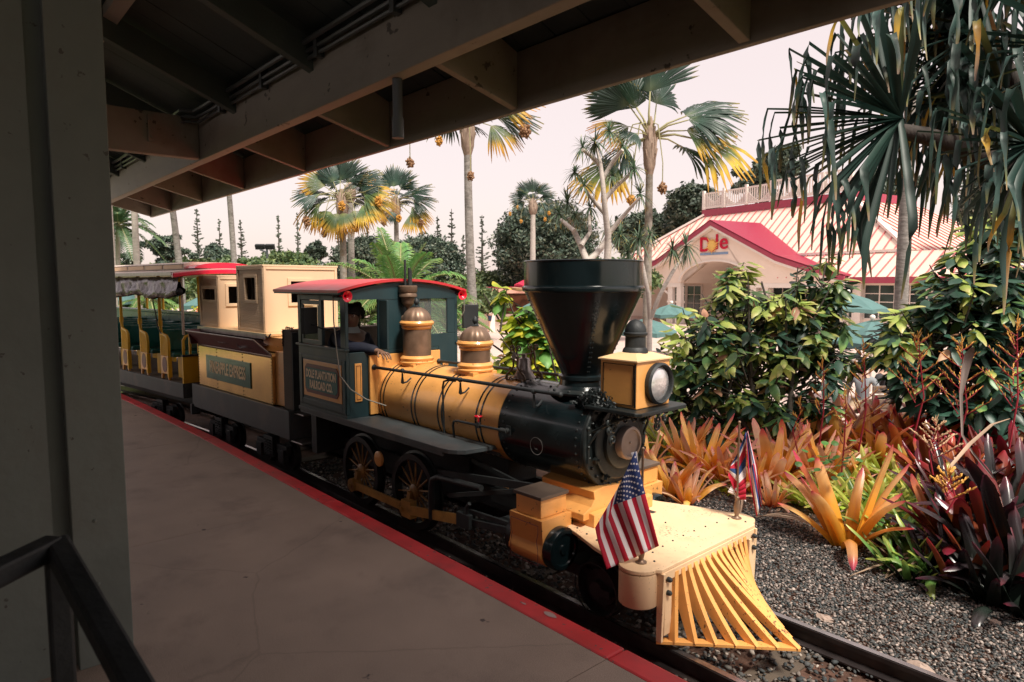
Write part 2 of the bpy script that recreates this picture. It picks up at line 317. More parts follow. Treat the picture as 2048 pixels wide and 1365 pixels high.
# gravel: single stones in one object
def stones(name, n, xr, yr, zf, smin, smax, mats, keep=None):
    phi = (1 + 5 ** .5) / 2
    iv = np.array([(-1,phi,0),(1,phi,0),(-1,-phi,0),(1,-phi,0),(0,-1,phi),(0,1,phi),(0,-1,-phi),(0,1,-phi),(phi,0,-1),(phi,0,1),(-phi,0,-1),(-phi,0,1)]) / 1.9
    it = np.array([(0,11,5),(0,5,1),(0,1,7),(0,7,10),(0,10,11),(1,5,9),(5,11,4),(11,10,2),(10,7,6),(7,1,8),(3,9,4),(3,4,2),(3,2,6),(3,6,8),(3,8,9),(4,9,5),(2,4,11),(6,2,10),(8,6,7),(9,8,1)])
    V = np.zeros((n, 12, 3)); k = 0
    while k < n:
        x = rng.uniform(*xr); y = rng.uniform(*yr)
        if keep and not keep(x, y): continue
        s = rng.uniform(smin, smax) ; q = iv * rng.uniform(.5, 1.35, (12, 1)) * s * np.array([1, rng.uniform(.6, .95), rng.uniform(.3, .65)])
        e = Euler((rng.uniform(-.6,.6), rng.uniform(-.6,.6), rng.uniform(0, 6.3))).to_matrix()
        V[k] = q @ np.array(e).T + np.array([x, y, zf(x, y) + rng.uniform(0, .018)]); k += 1
    me = bpy.data.meshes.new(name); me.vertices.add(n * 12); me.vertices.foreach_set('co', V.ravel())
    T = (it[None] + np.arange(n)[:, None, None] * 12).reshape(-1, 3)
    me.loops.add(T.size); me.loops.foreach_set('vertex_index', T.ravel()); me.polygons.add(len(T))
    me.polygons.foreach_set('loop_start', np.arange(0, T.size, 3)); me.polygons.foreach_set('loop_total', np.full(len(T), 3))
    a = me.attributes.new('t', 'FLOAT', 'POINT'); a.data.foreach_set('value', np.repeat(rng.uniform(0, 1, n), 12))
    me.materials.append(mats); me.update(); me.validate()
    return tag(link(name, me), kind='stuff')
def stonem(name, stops):
    m = leafm(name, stops, var=.0, rough=.8, trans=0.0, osc=.15); return m
Mt['gravel'] = stonem('gravel_stone', [(0, (.018,.026,.029)), (.3, (.058,.064,.065)), (.55, (.105,.094,.084)), (.8, (.19,.155,.135)), (1, (.42,.36,.31))])
def gz(x, y): return max(-.405, hground(x, y))
bedline = lambda x: 4.83 + .38 / (1 + math.exp((x + 2.05) * 7)) + .04 * math.sin(x * 9)
stones('gravel', 60000, (-4.6, 1.7), (3.56, 5.75), lambda x, y: gz(x, y) + .012, .006, .0145, Mt['gravel'], lambda x, y: y < bedline(x) + .12 * rng.normal() ** 2)
stones('ballast', 9000, (-7, 1.2), (2.35, 3.6), lambda x, y: -.40, .010, .022, Mt['gravel'])
for (u, v, s) in ((1650, 1238, .045), (1990, 1245, .03), (1840, 1338, .06), (1640, 1300, .02)):
    p = onz(u, v, -.38); b = MB(); b.ball((0,0,0), s, 9, 6, (1.2, .8, .5))
    b.v = [tuple(np.array(q) * random.uniform(.8, 1.15)) for q in b.v]
    o = b.build('rock', pm('pale_rock', (.36,.27,.22), .85, bump=.6, bscale=20), None); o.location = p
    tag(o, {1650: 'pale rough stone lying against the shining rail', 1990: 'small pale stone alone on the gravel at the edge', 1840: 'larger brown stone half buried in gravel near the rail', 1640: 'little grey stone between the rails in front of the cowcatcher'}[u], 'stone', 'larger stones on the gravel')
# ================================================================ station shelter
sh = thing('station_shelter', 'tan timber station shelter roof with dark beams over the platform', 'shelter', (0, 0, 0))
XE = -10.45
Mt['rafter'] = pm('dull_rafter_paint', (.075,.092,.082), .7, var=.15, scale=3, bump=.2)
def slope(y): return 3.06 - .42 * (y - 1.9)
b = MB(); b.box(XE-.6, 4, 1.85, 1.935, 2.65, 3.02); link('beam', b.mesh('beam', Mt['beam']), sh, .006)
b = MB(); b.box(-6.26, -6.16, -1.2, 1.845, 2.66, 3.0); o = link('cross_beam', b.mesh('cross_beam', Mt['beam']), sh, .006)
b = MB(); b.box(-6.28,-6.14,1.45,1.51,2.75,2.97)
for z in (2.79, 2.86, 2.93): b.cyl((-6.14,1.48,z),(-6.125,1.48,z),.012,8)
link('bolt_plate', b.mesh('bolt_plate', Mt['beam']), o)
b = MB(); b.prism([(1.84, 2.56), (1.92, 2.56), (1.92, 2.65), (1.84, 2.65)], -1.22, -1.0, 'yz'); link('splice_block', b.mesh('splice_block', Mt['beam']), sh)
b = MB(); b.box(XE, 4, 2.44, 2.475, 2.515, slope(2.44)-.01); link('fascia', b.mesh('fascia', Mt['beam']), sh, .004)
b = MB(); b.box(XE-.02, 4, 2.478, 2.50, 2.53, slope(2.44)+.02); link('roof_edge_trim', b.mesh('roof_edge_trim', Mt['shed_red']), sh)
rx = [2.6, 1.25, -.1, -1.42, -2.76, -4.06, -5.39, -6.8, -8.12, -9.4, XE+.03]
for x in rx:
    b = MB(); pr = [(1.937, 2.655), (2.438, 2.525), (2.438, slope(2.44)-.015), (1.937, slope(1.937)-.015)]
    b.prism(pr, x-.024, x+.024, 'yz'); link('lookout', b.mesh('lookout', Mt['beam']), sh, .004)
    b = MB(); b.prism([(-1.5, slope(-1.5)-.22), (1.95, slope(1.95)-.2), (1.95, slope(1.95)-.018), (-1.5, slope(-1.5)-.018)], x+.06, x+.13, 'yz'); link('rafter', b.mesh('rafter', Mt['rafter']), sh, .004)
for (ya, yb) in ((2.16, 2.24), (1.0, 1.08), (.1, .18)):
    for i in range(len(rx)-1):
        b = MB(); b.prism([(ya, slope(ya)-.075), (yb, slope(yb)-.075), (yb, slope(yb)-.006), (ya, slope(ya)-.006)], rx[i+1]+.03 if ya > 2 else rx[i+1]+.135, rx[i]-.03 if ya > 2 else rx[i]+.055, 'yz'); link('purlin', b.mesh('purlin', Mt['beam']), sh)
bx = XE
while bx < 4:
    wd = .235; b = MB(); dz = random.uniform(0, .006)
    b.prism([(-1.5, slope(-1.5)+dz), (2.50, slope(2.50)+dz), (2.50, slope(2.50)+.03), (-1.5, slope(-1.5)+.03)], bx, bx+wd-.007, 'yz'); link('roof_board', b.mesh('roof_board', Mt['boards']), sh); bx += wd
b = MB(); b.prism([(-1.5, slope(-1.5)+.035), (2.51, slope(2.51)+.035), (2.51, slope(2.51)+.06), (-1.5, slope(-1.5)+.06)], XE-.05, 4, 'yz')
b.prism([(-3.7, slope(-1.5)-.5), (-1.5, slope(-1.5)+.035), (-1.5, slope(-1.5)+.06), (-3.7, slope(-1.5)-.47)], XE-.05, 4, 'yz'); link('roofing', b.mesh('roofing', Mt['shed_red']), sh)
for k, (y, z, r_) in enumerate(((1.815, 2.985, .014), (1.79, 3.03, .016), (1.82, 2.945, .012))):
    b = MB(); pts = [(3.5, y, z), (-5.9, y, z), (-6.02, y-.02, z-.01), (-6.1, y-.10, z), (-6.4, y-.10, z), (-6.5, y, z), (XE, y, z)]
    b.tube(pts, r_, 7); link('conduit', b.mesh('conduit', Mt['conduit']), sh)
b = MB()
for x in np.arange(3, XE, -.85): b.box(x-.02, x+.02, 1.80, 1.85, 2.92, 3.06)
tag(link('conduit_clips', b.mesh('conduit_clips', Mt['conduit']), sh), kind='stuff')
b = MB(); b.tube([(-1.0+ -1.9*k/12, 1.835, 3.0 - .20*math.sin(math.pi*k/12)) for k in range(13)], .005, 6); link('sagging_cable', b.mesh('sagging_cable', Mt['rubber']), sh)
p = onz(811, 162, 2.65)
b = MB(); b.cyl((p.x, 1.90, 2.40), (p.x, 1.90, 2.65), .026, 14); b.cyl((p.x, 1.90, 2.35), (p.x, 1.90, 2.45), .031, 14); b.build('pipe_stub', Mt['conduit'], sh, smooth=40)
b = MB(); b.box(-6.4, -6.1, -3.55, -3.3, 0, 3.2); link('post', b.mesh('post', Mt['beam']), sh)
# unseen walls added behind the camera to keep the shelter dark
b = MB(); b.box(-12.5, 3.9, -3.72, -3.6, 0, 3.3); b.box(3.6, 3.72, -3.6, 1.4, 0, 3.3); o = b.build('back_wall', Mt['wall']); tag(o, kind='structure')
# end wall with its corner trim at the left of the picture
ew = thing('partition_wall', 'grey painted wall end with a vertical trim board beside the platform', 'wall', (0, 0, 0))
XW = -3.18
pe = onz(255, 1262, 0.0)
YE = .60
b = MB(); b.box(XW-.16, XW-.02, -3.6, YE-.26, 0, 3.6); link('wall_panel', b.mesh('wall_panel', Mt['wall']), ew)
b = MB(); b.box(XW-.16, XW-.05, YE-.262, YE-.20, 0, 3.4); link('recess', b.mesh('recess', Mt['wall']), ew)
b = MB(); b.box(XW-.16, XW+.012, YE-.20, YE, 0, 3.35); link('trim_board', b.mesh('trim_board', Mt['wall']), ew, .004)
b = MB()
for u, v in ((228, 919), (215, 1014)):
    b.ball((XW+.012, YE-.12, .62 if v < 1000 else .35), .009, 8, 5)
link('screw_head', b.mesh('screw_head', Mt['wall']), ew)
# handrail in the corner
hr = thing('handrail', 'dark square tube handrail in front of the grey wall', 'railing', (0, 0, 0))
K = at(112, 1090, 1.12); A = at(330, 1480, .80); B = at(-90, 1190, .95)
b = MB(); b.bar(K, A, .036, .036); link('rail', b.mesh('rail', Mt['iron']), hr, .006)
b = MB(); b.bar(K, B, .036, .036); link('rail', b.mesh('rail', Mt['iron']), hr, .006)
b = MB(); b.bar((K.x, K.y, K.z-.0), (K.x, K.y, 0), .034, .034); link('post', b.mesh('post', Mt['iron']), hr, .005)
# ================================================================ locomotive (own frame: x forward, y away from the platform)
loco = thing('steam_locomotive', 'yellow and black steam locomotive with funnel smokestack and yellow cowcatcher', 'locomotive', (-1.5, 3.215, 0), R(1.3))
ZC, RB = .63, .30
Mt['rodp'] = pm('oily_yellow_paint', (.50, .27, .07), .45, var=.2, scale=9, dirt=(.08, .06, .04), dscale=7, damt=.6)
def ring(mb, x, r, rr, n=48):
    mb.tube([(x, r*math.cos(a), ZC + r*math.sin(a)) for a in np.linspace(0, 2*math.pi, n+1)], rr, 6, False)
b = MB(); b.lathe([(RB, 0), (RB, 1.56)], (-3.49, 0, ZC), (1,0,0), 64)
boiler = b.build('boiler', Mt['yellow'], loco, smooth=40)
for x0 in (-3.43, -2.97, -2.62, -2.17, -1.80 -.12):
    for dx in (0, .05):
        b = MB(); b.lathe([(RB-.002, 0), (RB+.0035, 0), (RB+.0035, .015), (RB-.002, .015)], (x0+dx, 0, ZC), (1,0,0), 64, False); b.build('boiler_band', Mt['black'], boiler, smooth=40)
b = MB(); b.lathe([(RB+.006, 0), (RB+.006, .72)], (-1.90, 0, ZC), (1,0,0), 64); sb = b.build('smokebox', Mt['black'], loco, smooth=40)
b = MB()
for x in (-1.87, -1.22):
    for k in range(40):
        a = 2*math.pi*k/40; b.ball((x, (RB+.006)*math.cos(a), ZC+(RB+.006)*math.sin(a)), .008, 6, 4)
link('rivets', b.mesh('rivets', Mt['blackm']), sb)
b = MB(); b.tube([(-1.55, -.262, ZC-.05)]*1 + [(-1.55+.055*math.cos(a), -RB*math.cos(.17)-.012, ZC-.06+.055*math.sin(a)) for a in np.linspace(0, 6.28, 24)], .0018, 5, False)
link('round_emblem', b.mesh('round_emblem', Mt['steel']), sb)
b = MB(); b.lathe([(.306, 0), (.306, .02), (.30, .028), (.235, .028), (.235, .055), (.228, .06), (.17, .062), (.165, .085), (.15, .092), (.11, .095), (.0, .095)], (-1.18, 0, ZC), (1,0,0), 64, False)
fr = b.build('smokebox_door', Mt['blackm'], loco, smooth=30)
for k in range(24):
    a = 2*math.pi*k/24; b = MB(); b.lathe([(.010,0),(.010,.014),(.006,.018)], (-1.153, .272*math.cos(a), ZC+.272*math.sin(a)), (1,0,0), 6); b.build('bolt', Mt['blackm'], fr)
for a in (R(200), R(238), R(340), R(25), R(150), R(300)):
    b = MB(); c = Vector((-1.14, .235*math.cos(a), ZC+.235*math.sin(a)))
    b.bar(c - Vector((0, .03*math.cos(a), .03*math.sin(a))), c + Vector((.02, .03*math.cos(a), .03*math.sin(a))), .02, .03); b.cyl(c, c+Vector((.045,0,0)), .008, 6); b.build('door_clamp', Mt['blackm'], fr)
b = MB(); b.lathe([(.10, 0), (.104, .05), (.098, .064), (.084, .066), (.080, .052), (.0, .052)], (-1.10, 0, ZC), (1,0,0), 48, False)
b.ball((-1.046, 0, ZC), .008, 8, 5); b.build('front_plate', pm('tarnished_plate', (.33,.27,.24), .4, metal=.35, var=.1, scale=20), loco, smooth=40)
for x0, x1, y in ((-1.16, -1.13, -.27), (-1.16,-1.13,.24)):
    b = MB(); b.cyl((-1.15, y, ZC+.10), (-1.15, y, ZC-.10), .012, 8); b.ball((-1.15,y,ZC+.11),.016,8,5); link('door_hinge', b.mesh('door_hinge', Mt['blackm']), fr)
# smokestack
b = MB(); SX = -1.44
b.lathe([(.20, .895), (.175, .925), (.150, .95), (.145, .985), (.155, .99), (.155, 1.01), (.135, 1.02), (.375, 1.545), (.388, 1.55), (.392, 1.565), (.388, 1.58), (.378, 1.585), (.378, 1.73), (.381, 1.734), (.381, 1.738), (.377, 1.742), (.368, 1.742), (.362, 1.72), (.362, 1.6), (.10, 1.3)], (SX, 0, 0), (0,0,1), 72, False)
stack = b.build('smokestack', Mt['black'], loco, smooth=35)
b = MB()
for a in (R(-125), R(-35), R(55), R(145)):
    for k in range(15):
        f = k/15; r_ = .16 + (.365-.16)*f + .003; z = 1.05 + .47*f
        for da in (-.03, .03): b.ball((SX + r_*math.cos(a+da), r_*math.sin(a+da), z), .0045, 5, 3)
link('rivets', b.mesh('rivets', Mt['blackm']), stack)
b = MB(); b.lathe([(.22,.90),(.225,.915),(.18,.93)], (SX,0,0), (0,0,1), 40)
for k in range(10):
    a = 2*math.pi*k/10; b.ball((SX+.205*math.cos(a), .205*math.sin(a), .925), .01, 6, 4)
b.build('stack_flange', Mt['blackm'], stack, smooth=30)
# headlight
hx0, hx1, hy, hz0, hz1 = -1.15, -.885, .162, .877, 1.15
b = MB(); b.box(hx0, hx1, -hy, hy, hz0, hz1); hl = link('headlight', b.mesh('headlight', Mt['yellow']), loco, .004)
b = MB(); e = .012
b.add([(hx0-e,-hy-e,hz1),(hx1+e,-hy-e,hz1),(hx1+e,hy+e,hz1),(hx0-e,hy+e,hz1),(hx0-e,-hy-e,hz1+.008),(hx1+e,-hy-e,hz1+.008),(hx1+e,hy+e,hz1+.008),(hx0-e,hy+e,hz1+.008),(hx0+.07,-.08,hz1+.04),(hx1-.07,-.08,hz1+.04),(hx1-.07,.08,hz1+.04),(hx0+.07,.08,hz1+.04)],
      [(3,2,1,0),(0,1,5,4),(1,2,6,5),(2,3,7,6),(3,0,4,7),(4,5,9,8),(5,6,10,9),(6,7,11,10),(7,4,8,11),(8,9,10,11)]); link('headlight_roof', b.mesh('headlight_roof', Mt['cream']), hl)
b = MB(); b.lathe([(.078,0),(.074,.02),(.062,.035),(.060,.10),(.070,.108),(.072,.12),(.064,.126),(.064,.14),(.055,.165),(.035,.19),(.012,.20),(0,.202)], (hx0+.13,0,hz1+.035), (0,0,1), 32, False); b.build('headlight_chimney', Mt['iron'], hl, smooth=35)
lc = (hx1, .035, 1.012)
b = MB(); b.lathe([(.122,0),(.124,.03),(.112,.042),(.104,.036),(.102,.01)], lc, (1,0,0), 48, False); b.build('lens_ring', Mt['iron'], hl, smooth=35)
b = MB(); b.lathe([(.103,.012),(.08,.026),(.04,.034),(0,.036)], lc, (1,0,0), 40, False); b.build('lens', Mt['lens'], hl, smooth=60)
b = MB(); y = -hy-.0022
for (xa,za,xb,zb) in ((hx0+.022,hz0+.02,hx0+.022,hz1-.02),(hx1-.022,hz0+.02,hx1-.022,hz1-.02),(hx0+.022,hz1-.02,hx1-.022,hz1-.02),(hx0+.022,hz0+.02,hx1-.022,hz0+.02)): b.bar((xa,y,za),(xb,y,zb),.003,.004,(0,1,0))
for z in (.93,): b.box(hx1-.014,hx1-.004,y-.002,y+.002,hz0+.01,hz1-.01)
link('door_outline', b.mesh('door_outline', Mt['black']), hl)
b = MB(); b.prism([(-1.20,-.25),(-.83,-.25),(-.80,-.22),(-.80,.22),(-.83,.25),(-1.20,.25)], .852, .875, 'xy'); shelf = link('headlight_shelf', b.mesh('headlight_shelf', Mt['blackm']), loco, .004)
def scroll(mb, c, r, a0, turns, x, rr=.006, sgn=1, pl='y'):
    pts = []
    for k in range(int(18*turns)+1):
        f = k/(18*turns); q = r*(1-.75*f); a = a0 + sgn*f*turns*2*math.pi
        pts.append((x, c[0]+q*math.cos(a), c[1]+q*math.sin(a)) if pl == 'y' else (c[0]+q*math.cos(a), x, c[1]+q*math.sin(a)))
    mb.tube(pts, rr, 5)
for s in (-1, 1):
    b = MB()
    for (yy, zz, r_) in ((.21,.825,.026),(.17,.80,.030),(.13,.83,.02),(.235,.79,.022),(.20,.755,.03),(.27,.755,.022),(.25,.70,.03)):
        scroll(b, (s*yy, zz), r_, random.uniform(0,6), 1.4, -1.0+random.uniform(-.03,.03), .007, s)
    b.tube([(-1.02, s*.10, .85), (-1.05, s*.17, .80), (-1.1, s*.25, .72), (-1.16, s*.28, .62)], .008, 6)
    b.tube([(-.86, s*.20, .85), (-1.0, s*.215, .80), (-1.14, s*.24, .72)], .009, 6)
    for k in range(5): scroll(b, (-.87-.06*k, .83-.012*k), .020, k, 1.3, s*.2, .006, 1, 'x')
    link('scroll_bracket', b.mesh('scroll_bracket', Mt['blackm']), shelf)
# leafy casting beside the lamp
b = MB()
for k in range(620):
    f = random.random(); x = -1.33 + f*.32; h = .095*math.sin(math.pi*min(1, (1-f)*1.15))**.7
    c = Vector((x, -.205+random.uniform(-.035,.03), .876 + random.random()*h)); e1 = Vector((random.gauss(0,1), random.gauss(0,1), random.gauss(0,1))).normalized()*.013; e2 = e1.orthogonal().normalized()*.005
    b.add([c-e1, c-e2, c+e1, c+e2], [(0,1,2,3)])
b.build('cast_foliage', Mt['blackm'], shelf)
# domes
def dome(x, zb, h, R_, name):
    b = MB(); k = h
    b.box(x-R_*.95, x+R_*.95, -R_*.95, R_*.95, zb-.07, zb); base = link(name, b.mesh(name, Mt['yellow']), loco, .004)
    b = MB(); b.lathe([(R_*1.12,0),(R_*1.14,.012),(R_*1.06,.022),(R_*1.10,.034),(R_*1.12,.045),(R_*1.02,.06),(R_*.95,.066)], (x,0,zb), (0,0,1), 40); b.build('base_moulding', Mt['yellow'], base, smooth=40)
    b = MB(); b.lathe([(R_*.93,.06),(R_*.93,k)], (x,0,zb), (0,0,1), 40, False); b.build('brass_drum', Mt['brass'], base, smooth=40)
    b = MB(); b.lathe([(R_*.95,k-.005),(R_*1.02,k+.01),(R_*1.0,k+.022),(R_*1.12,k+.032),(R_*1.15,k+.048),(R_*1.08,k+.062),(R_*.95,k+.066)], (x,0,zb), (0,0,1), 40); b.build('top_moulding', Mt['yellow'], base, smooth=40)
    b = MB(); r2 = R_*.93
    b.lathe([(r2*math.cos(t), k+.064+r2*.98*math.sin(t)) for t in np.linspace(0, 1.42, 9)], (x,0,zb), (0,0,1), 60, True, .05); b.build('fluted_cap', Mt['brass'], base, smooth=25)
    b = MB(); b.lathe([(.028,0),(.03,.008),(.012,.014),(.010,.02),(.020,.035),(.022,.048),(.014,.066),(.004,.078)], (x,0,zb+k+.062+r2*.95), (0,0,1), 16); b.build('finial', Mt['iron'], base, smooth=50)
    return base
dome(-3.31, .925, .295, .128, 'steam_dome'); dome(-2.53, .935, .165, .124, 'sand_dome')
# bell
bx_ = -1.985
b = MB()
for s in (-1, 1):
    y = s*.085
    for q in (-1, 1):
        b.tube([(bx_+q*.010,y,1.12),(bx_+q*.022,y,1.07),(bx_+q*.02,y,1.02),(bx_+q*.05,y,.985),(bx_+q*.085,y,.96),(bx_+q*.095,y,.93),(bx_+q*.075,y,.905)], [.008,.008,.007,.008,.009,.011,.008], 7)
        scroll(b, (bx_+q*.035, 1.145), .024, math.pi*(q>0), 1.3, y, .0055, -q, 'x'); scroll(b, (bx_+q*.045, .915), .024, math.pi*(q<0), 1.3, y, .006, q, 'x')
        scroll(b, (bx_+q*.058, 1.0), .012, 1.2, 1.2, y, .004, q, 'x')
        b.tube([(bx_+q*.010,y,1.12),(bx_+q*.018,y,1.135),(bx_+q*.012,y,1.15)], .006, 6)
    b.tube([(bx_-.07,y,.905),(bx_+.07,y,.905)], .007, 6)
b.tube([(bx_,-.095,1.10),(bx_,.095,1.10)], .006, 8)
fb = b.build('bell_frame', pm('bronzed_iron', (.13,.09,.06), .36, metal=.6, var=.3, scale=25), loco, smooth=50)
b = MB(); b.lathe([(0,1.075),(.035,1.073),(.042,1.06),(.046,1.02),(.053,.985),(.068,.955),(.083,.94),(.085,.934),(.070,.934)], (bx_,0,0), (0,0,1), 36, False)
b.cyl((bx_,0,1.07),(bx_,0,1.10),.018,10); b.cyl((bx_,-.10,1.095),(bx_,-.075,1.095),.022,14); b.build('bell', pm('old_bronze', (.30,.26,.24), .3, metal=.75, var=.25, scale=8), loco, smooth=40)
# valve stand with whistle pipes at the cab front
vx = -3.44
b = MB(); b.lathe([(.012,1.17),(.012,1.24),(.03,1.25),(.02,1.28),(.014,1.31),(.016,1.39),(.04,1.41),(.055,1.43),(.058,1.47),(.078,1.485),(.078,1.50),(.072,1.515),(.082,1.53),(.082,1.575),(.076,1.58),(0,1.58)], (vx,0,0), (0,0,1), 28, False)
b.ball((vx,-.04,1.30), .03, 8, 6); b.ball((vx+.01,.03,1.33), .025, 8, 6); b.ball((vx+.03,0,1.25), .028, 8, 6)
vs_ = b.build('safety_valve', Mt['brass'], loco, smooth=40)
for (dx, dy, h, r_) in ((0,-.025,1.80,.011),(.02,.005,1.73,.013),(.0,.035,1.71,.009)):
    b = MB(); b.cyl((vx+dx, dy, 1.57), (vx+dx, dy, h), r_, 10); b.build('whistle_pipe', Mt['iron'], vs_, smooth=40)
# handrails
for s in (-1, 1):
    y = s*.335; b = MB(); b.tube([(-3.45,y,.90),(-2.4,y,.918),(-1.33,y,.932)], .0125, 12); b.ball((-3.45,y,.90),.024,10,7); b.ball((-1.32,y,.932),.019,10,7)
    hh = b.build('boiler_handrail', Mt['iron'], loco, smooth=50)
    for x in (-3.03, -2.29, -1.545):
        b = MB(); z = .918-(x+2.29)*-.008; b.ball((x,y,z),.019,10,6); b.lathe([(.007,-.02),(.008,-.05),(.013,-.09),(.012,-.10)], (x,y,z), (0,0,1), 10)
        b.tube([(x,y,z-.10),(x-.01,y*.85,z-.095),(x-.02,y*.72,z-.07)], .007, 6); b.build('stanchion', Mt['iron'], hh, smooth=50)
# pipes on the near side of the boiler
b = MB(); b.tube([(-2.50,-.325,.50),(-2.50,-.335,.84),(-2.485,-.335,.885),(-2.44,-.33,.90),(-2.36,-.325,.90)], .0075, 8); b.build('side_pipe', Mt['iron'], loco, smooth=50)
b = MB(); b.tube([(-2.385,-.318,.46),(-2.385,-.33,.575),(-2.37,-.335,.605),(-2.33,-.336,.618),(-1.86,-.336,.628)], .0085, 8); b.cyl((-1.86,-.336,.628),(-1.80,-.336,.629),.016,10); b.cyl((-1.81,-.34,.629),(-1.81,-.29,.629),.018,8)
b.box(-1.83,-1.79,-.315,-.300,.60,.66); b.cyl((-2.09,-.336,.605),(-2.09,-.336,.645),.014,8)
pv = b.build('valve_pipe', Mt['iron'], loco, smooth=50)
b = MB(); b.cyl((-2.09,-.336,.64),(-2.09,-.336,.685),.005,6); b.tube([(-2.09+.026*math.cos(a),-.336+.026*math.sin(a),.686) for a in np.linspace(0,6.283,17)], .0045, 6, False)
for k in range(4): b.bar((-2.09,-.336,.686),(-2.09+.026*math.cos(k*1.57),-.336+.026*math.sin(k*1.57),.686),.005,.005)
b.build('valve_wheel', Mt['horn'], pv)
# firebox panel behind the domes
b = MB(); b.box(-3.488,-3.462,-.37,.355,.50,1.00); link('firebox_panel', b.mesh('firebox_panel', Mt['yellow']), loco, .004)
# running boards
for s in (-1, 1):
    b = MB(); yo, yi = s*.58, s*.20
    pts = [(-4.38,yi),(-4.38,yo),(-2.20,yo),(-2.13,yo*.985),(-2.07,yo*.93),(-2.03,yo*.86),(-1.99,yi)]
    b.prism(pts if s > 0 else pts, .455, .485, 'xy'); fixm = b.mesh('running_board', Mt['grey']); fixn(fixm); o = link('running_board', fixm, loco, .003)
    b = MB(); b.box(-2.5,-2.0,s*.22 if s<0 else s*.20, s*.20 if s<0 else s*.22,.40,.455); b.box(-4.38,-2.2,min(s*.565,s*.55),max(s*.565,s*.55),.425,.455); link('board_edge_angle', b.mesh('board_edge_angle', Mt['grey']), o)
# ---- cab
cx0, cx1, cyw, cz0, czs, cz1 = -4.36, -3.49, .575, .485, 1.045, 1.50
cab = MB(); th = .028
cab.box(cx0, cx1, -cyw, -cyw+th, cz0, cz0+.03); cabo = link('cab', cab.mesh('cab', Mt['teal']), loco)
def P(name, *bxs, m='teal', par=None, bev=.003):
    b = MB()
    for q in bxs: b.box(*q)
    return link(name, b.mesh(name, Mt[m]), par if par is not None else cabo, bev)
for s in (-1, 1):
    ya, yb = (-cyw, -cyw+th) if s < 0 else (cyw-th, cyw)
    P('side_panel', (cx0, cx1, ya, yb, cz0+.032, czs-.002))
    P('window_sill', (cx0-.02, cx1+.01, ya-.02*(s<0), yb+.02*(s>0), czs, czs+.018))
    P('corner_post', (cx0, cx0+.055, ya, yb, czs+.02, cz1)); P('corner_post', (cx1-.085, cx1, ya, yb+.0, czs+.02, cz1))
    P('middle_post', (-3.945, -3.90, ya, yb, czs+.02, cz1)); P('top_rail', (cx0+.057, cx1-.087, ya, yb, cz1-.045, cz1))
    yf = (ya+yb)/2
    P('window_frame', (cx0+.06, -3.95, yf-.008, yf+.008, czs+.022, czs+.06), (cx0+.06, -3.95, yf-.008, yf+.008, cz1-.085, cz1-.048), (cx0+.06, cx0+.095, yf-.008, yf+.008, czs+.062, cz1-.087), (-3.985, -3.95, yf-.008, yf+.008, czs+.062, cz1-.087))
    P('window_pane', (cx0+.097, -3.987, yf-.002, yf+.002, czs+.062, cz1-.087), m='glass', bev=0)
    # panel mouldings
    yo = ya-.008 if s < 0 else yb+.008
    y0, y1 = min(yo, ya if s<0 else yb)-.0, max(yo, ya if s<0 else yb)
    P('panel_moulding', (cx0+.02, cx0+.075, y0, y1, .53, .97), (cx1-.055, cx1-.01, y0, y1, .53, .97), (cx0+.077, cx1-.057, y0, y1, .53, .575), (cx0+.077, cx1-.057, y0, y1, .935, .97))
# cab front wall pieces
P('front_panel', (cx1-th, cx1, -cyw+th+.001, -.372, cz0, 1.03)); P('front_panel', (cx1-th, cx1, .358, cyw-th-.001, cz0, 1.145))
P('front_panel', (cx1-th, cx1, -.370, .356, 1.002, 1.03)); P('front_pillar', (cx1-th, cx1, -.265, -.215, 1.032, cz1)); P('front_pillar', (cx1-th, cx1, -.212, .125, 1.032, cz1-.03), bev=0)
P('front_pillar', (cx1-th, cx1, .46, cyw-th-.001, 1.147, cz1)); P('front_pillar', (cx1-th,cx1,.127,.155,1.032,cz1-.03))
P('front_pillar', (cx1-th,cx1,.157,.458,1.032,1.145))
P('window_pane', (cx1-.016, cx1-.012, .157, .458, 1.147, cz1-.032), m='glass', bev=0)
P('open_shutter', (cx1-.02, cx1+.13, -.262, -.245, 1.05, 1.46))
b = MB(); pts = [(-cyw+th+.001, cz1-.005), (cyw-th-.001, cz1-.005)] ; arc = [(y, 1.52 + .085*(1-(y/cyw)**2)) for y in np.linspace(cyw-th, -cyw+th, 13)]
b.prism([(-.545,1.465),(.545,1.465)] + arc, cx1-.030, cx1+.003, 'yz'); m_ = b.mesh('front_header', Mt['teal']); fixn(m_); link('front_header', m_, cabo)
b = MB(); b.prism([(-.545,1.465),(.545,1.465)] + arc, cx0, cx0+.03, 'yz'); m_ = b.mesh('rear_header', Mt['teal']); fixn(m_); link('rear_header', m_, cabo)
b = MB(); up = [(y, 1.548 + .092*(1-(y/.64)**2)) for y in np.linspace(-.655, .655, 17)]; dn = [(y, z-.022) for y, z in up[::-1]]
b.prism(up+dn, cx0-.34, cx1+.035, 'yz'); m_ = b.mesh('cab_roof', Mt['red']); fixn(m_); m_.shade_smooth(); m_.set_sharp_from_angle(angle=R(30)); rf = link('cab_roof', m_, cabo)
for s in (-1, 1):
    y = s*.628
    P('roof_gutter', (cx0-.34, cx1+.03, min(y,y+s*.02), max(y,y+s*.02), 1.508, 1.533))
P('cab_floor', (cx0, cx1-.03, -cyw+th+.002, cyw-th-.002, cz0, cz0+.02)); P('cab_rear_panel', (cx0,cx0+.02,-cyw+th+.001,-.25,cz0+.022,1.0), (cx0,cx0+.02,.25,cyw-th-.001,cz0+.022,1.0))
P('firebox_backhead', (-3.75,-3.53,-.27,.27,.55,1.0), m='black')
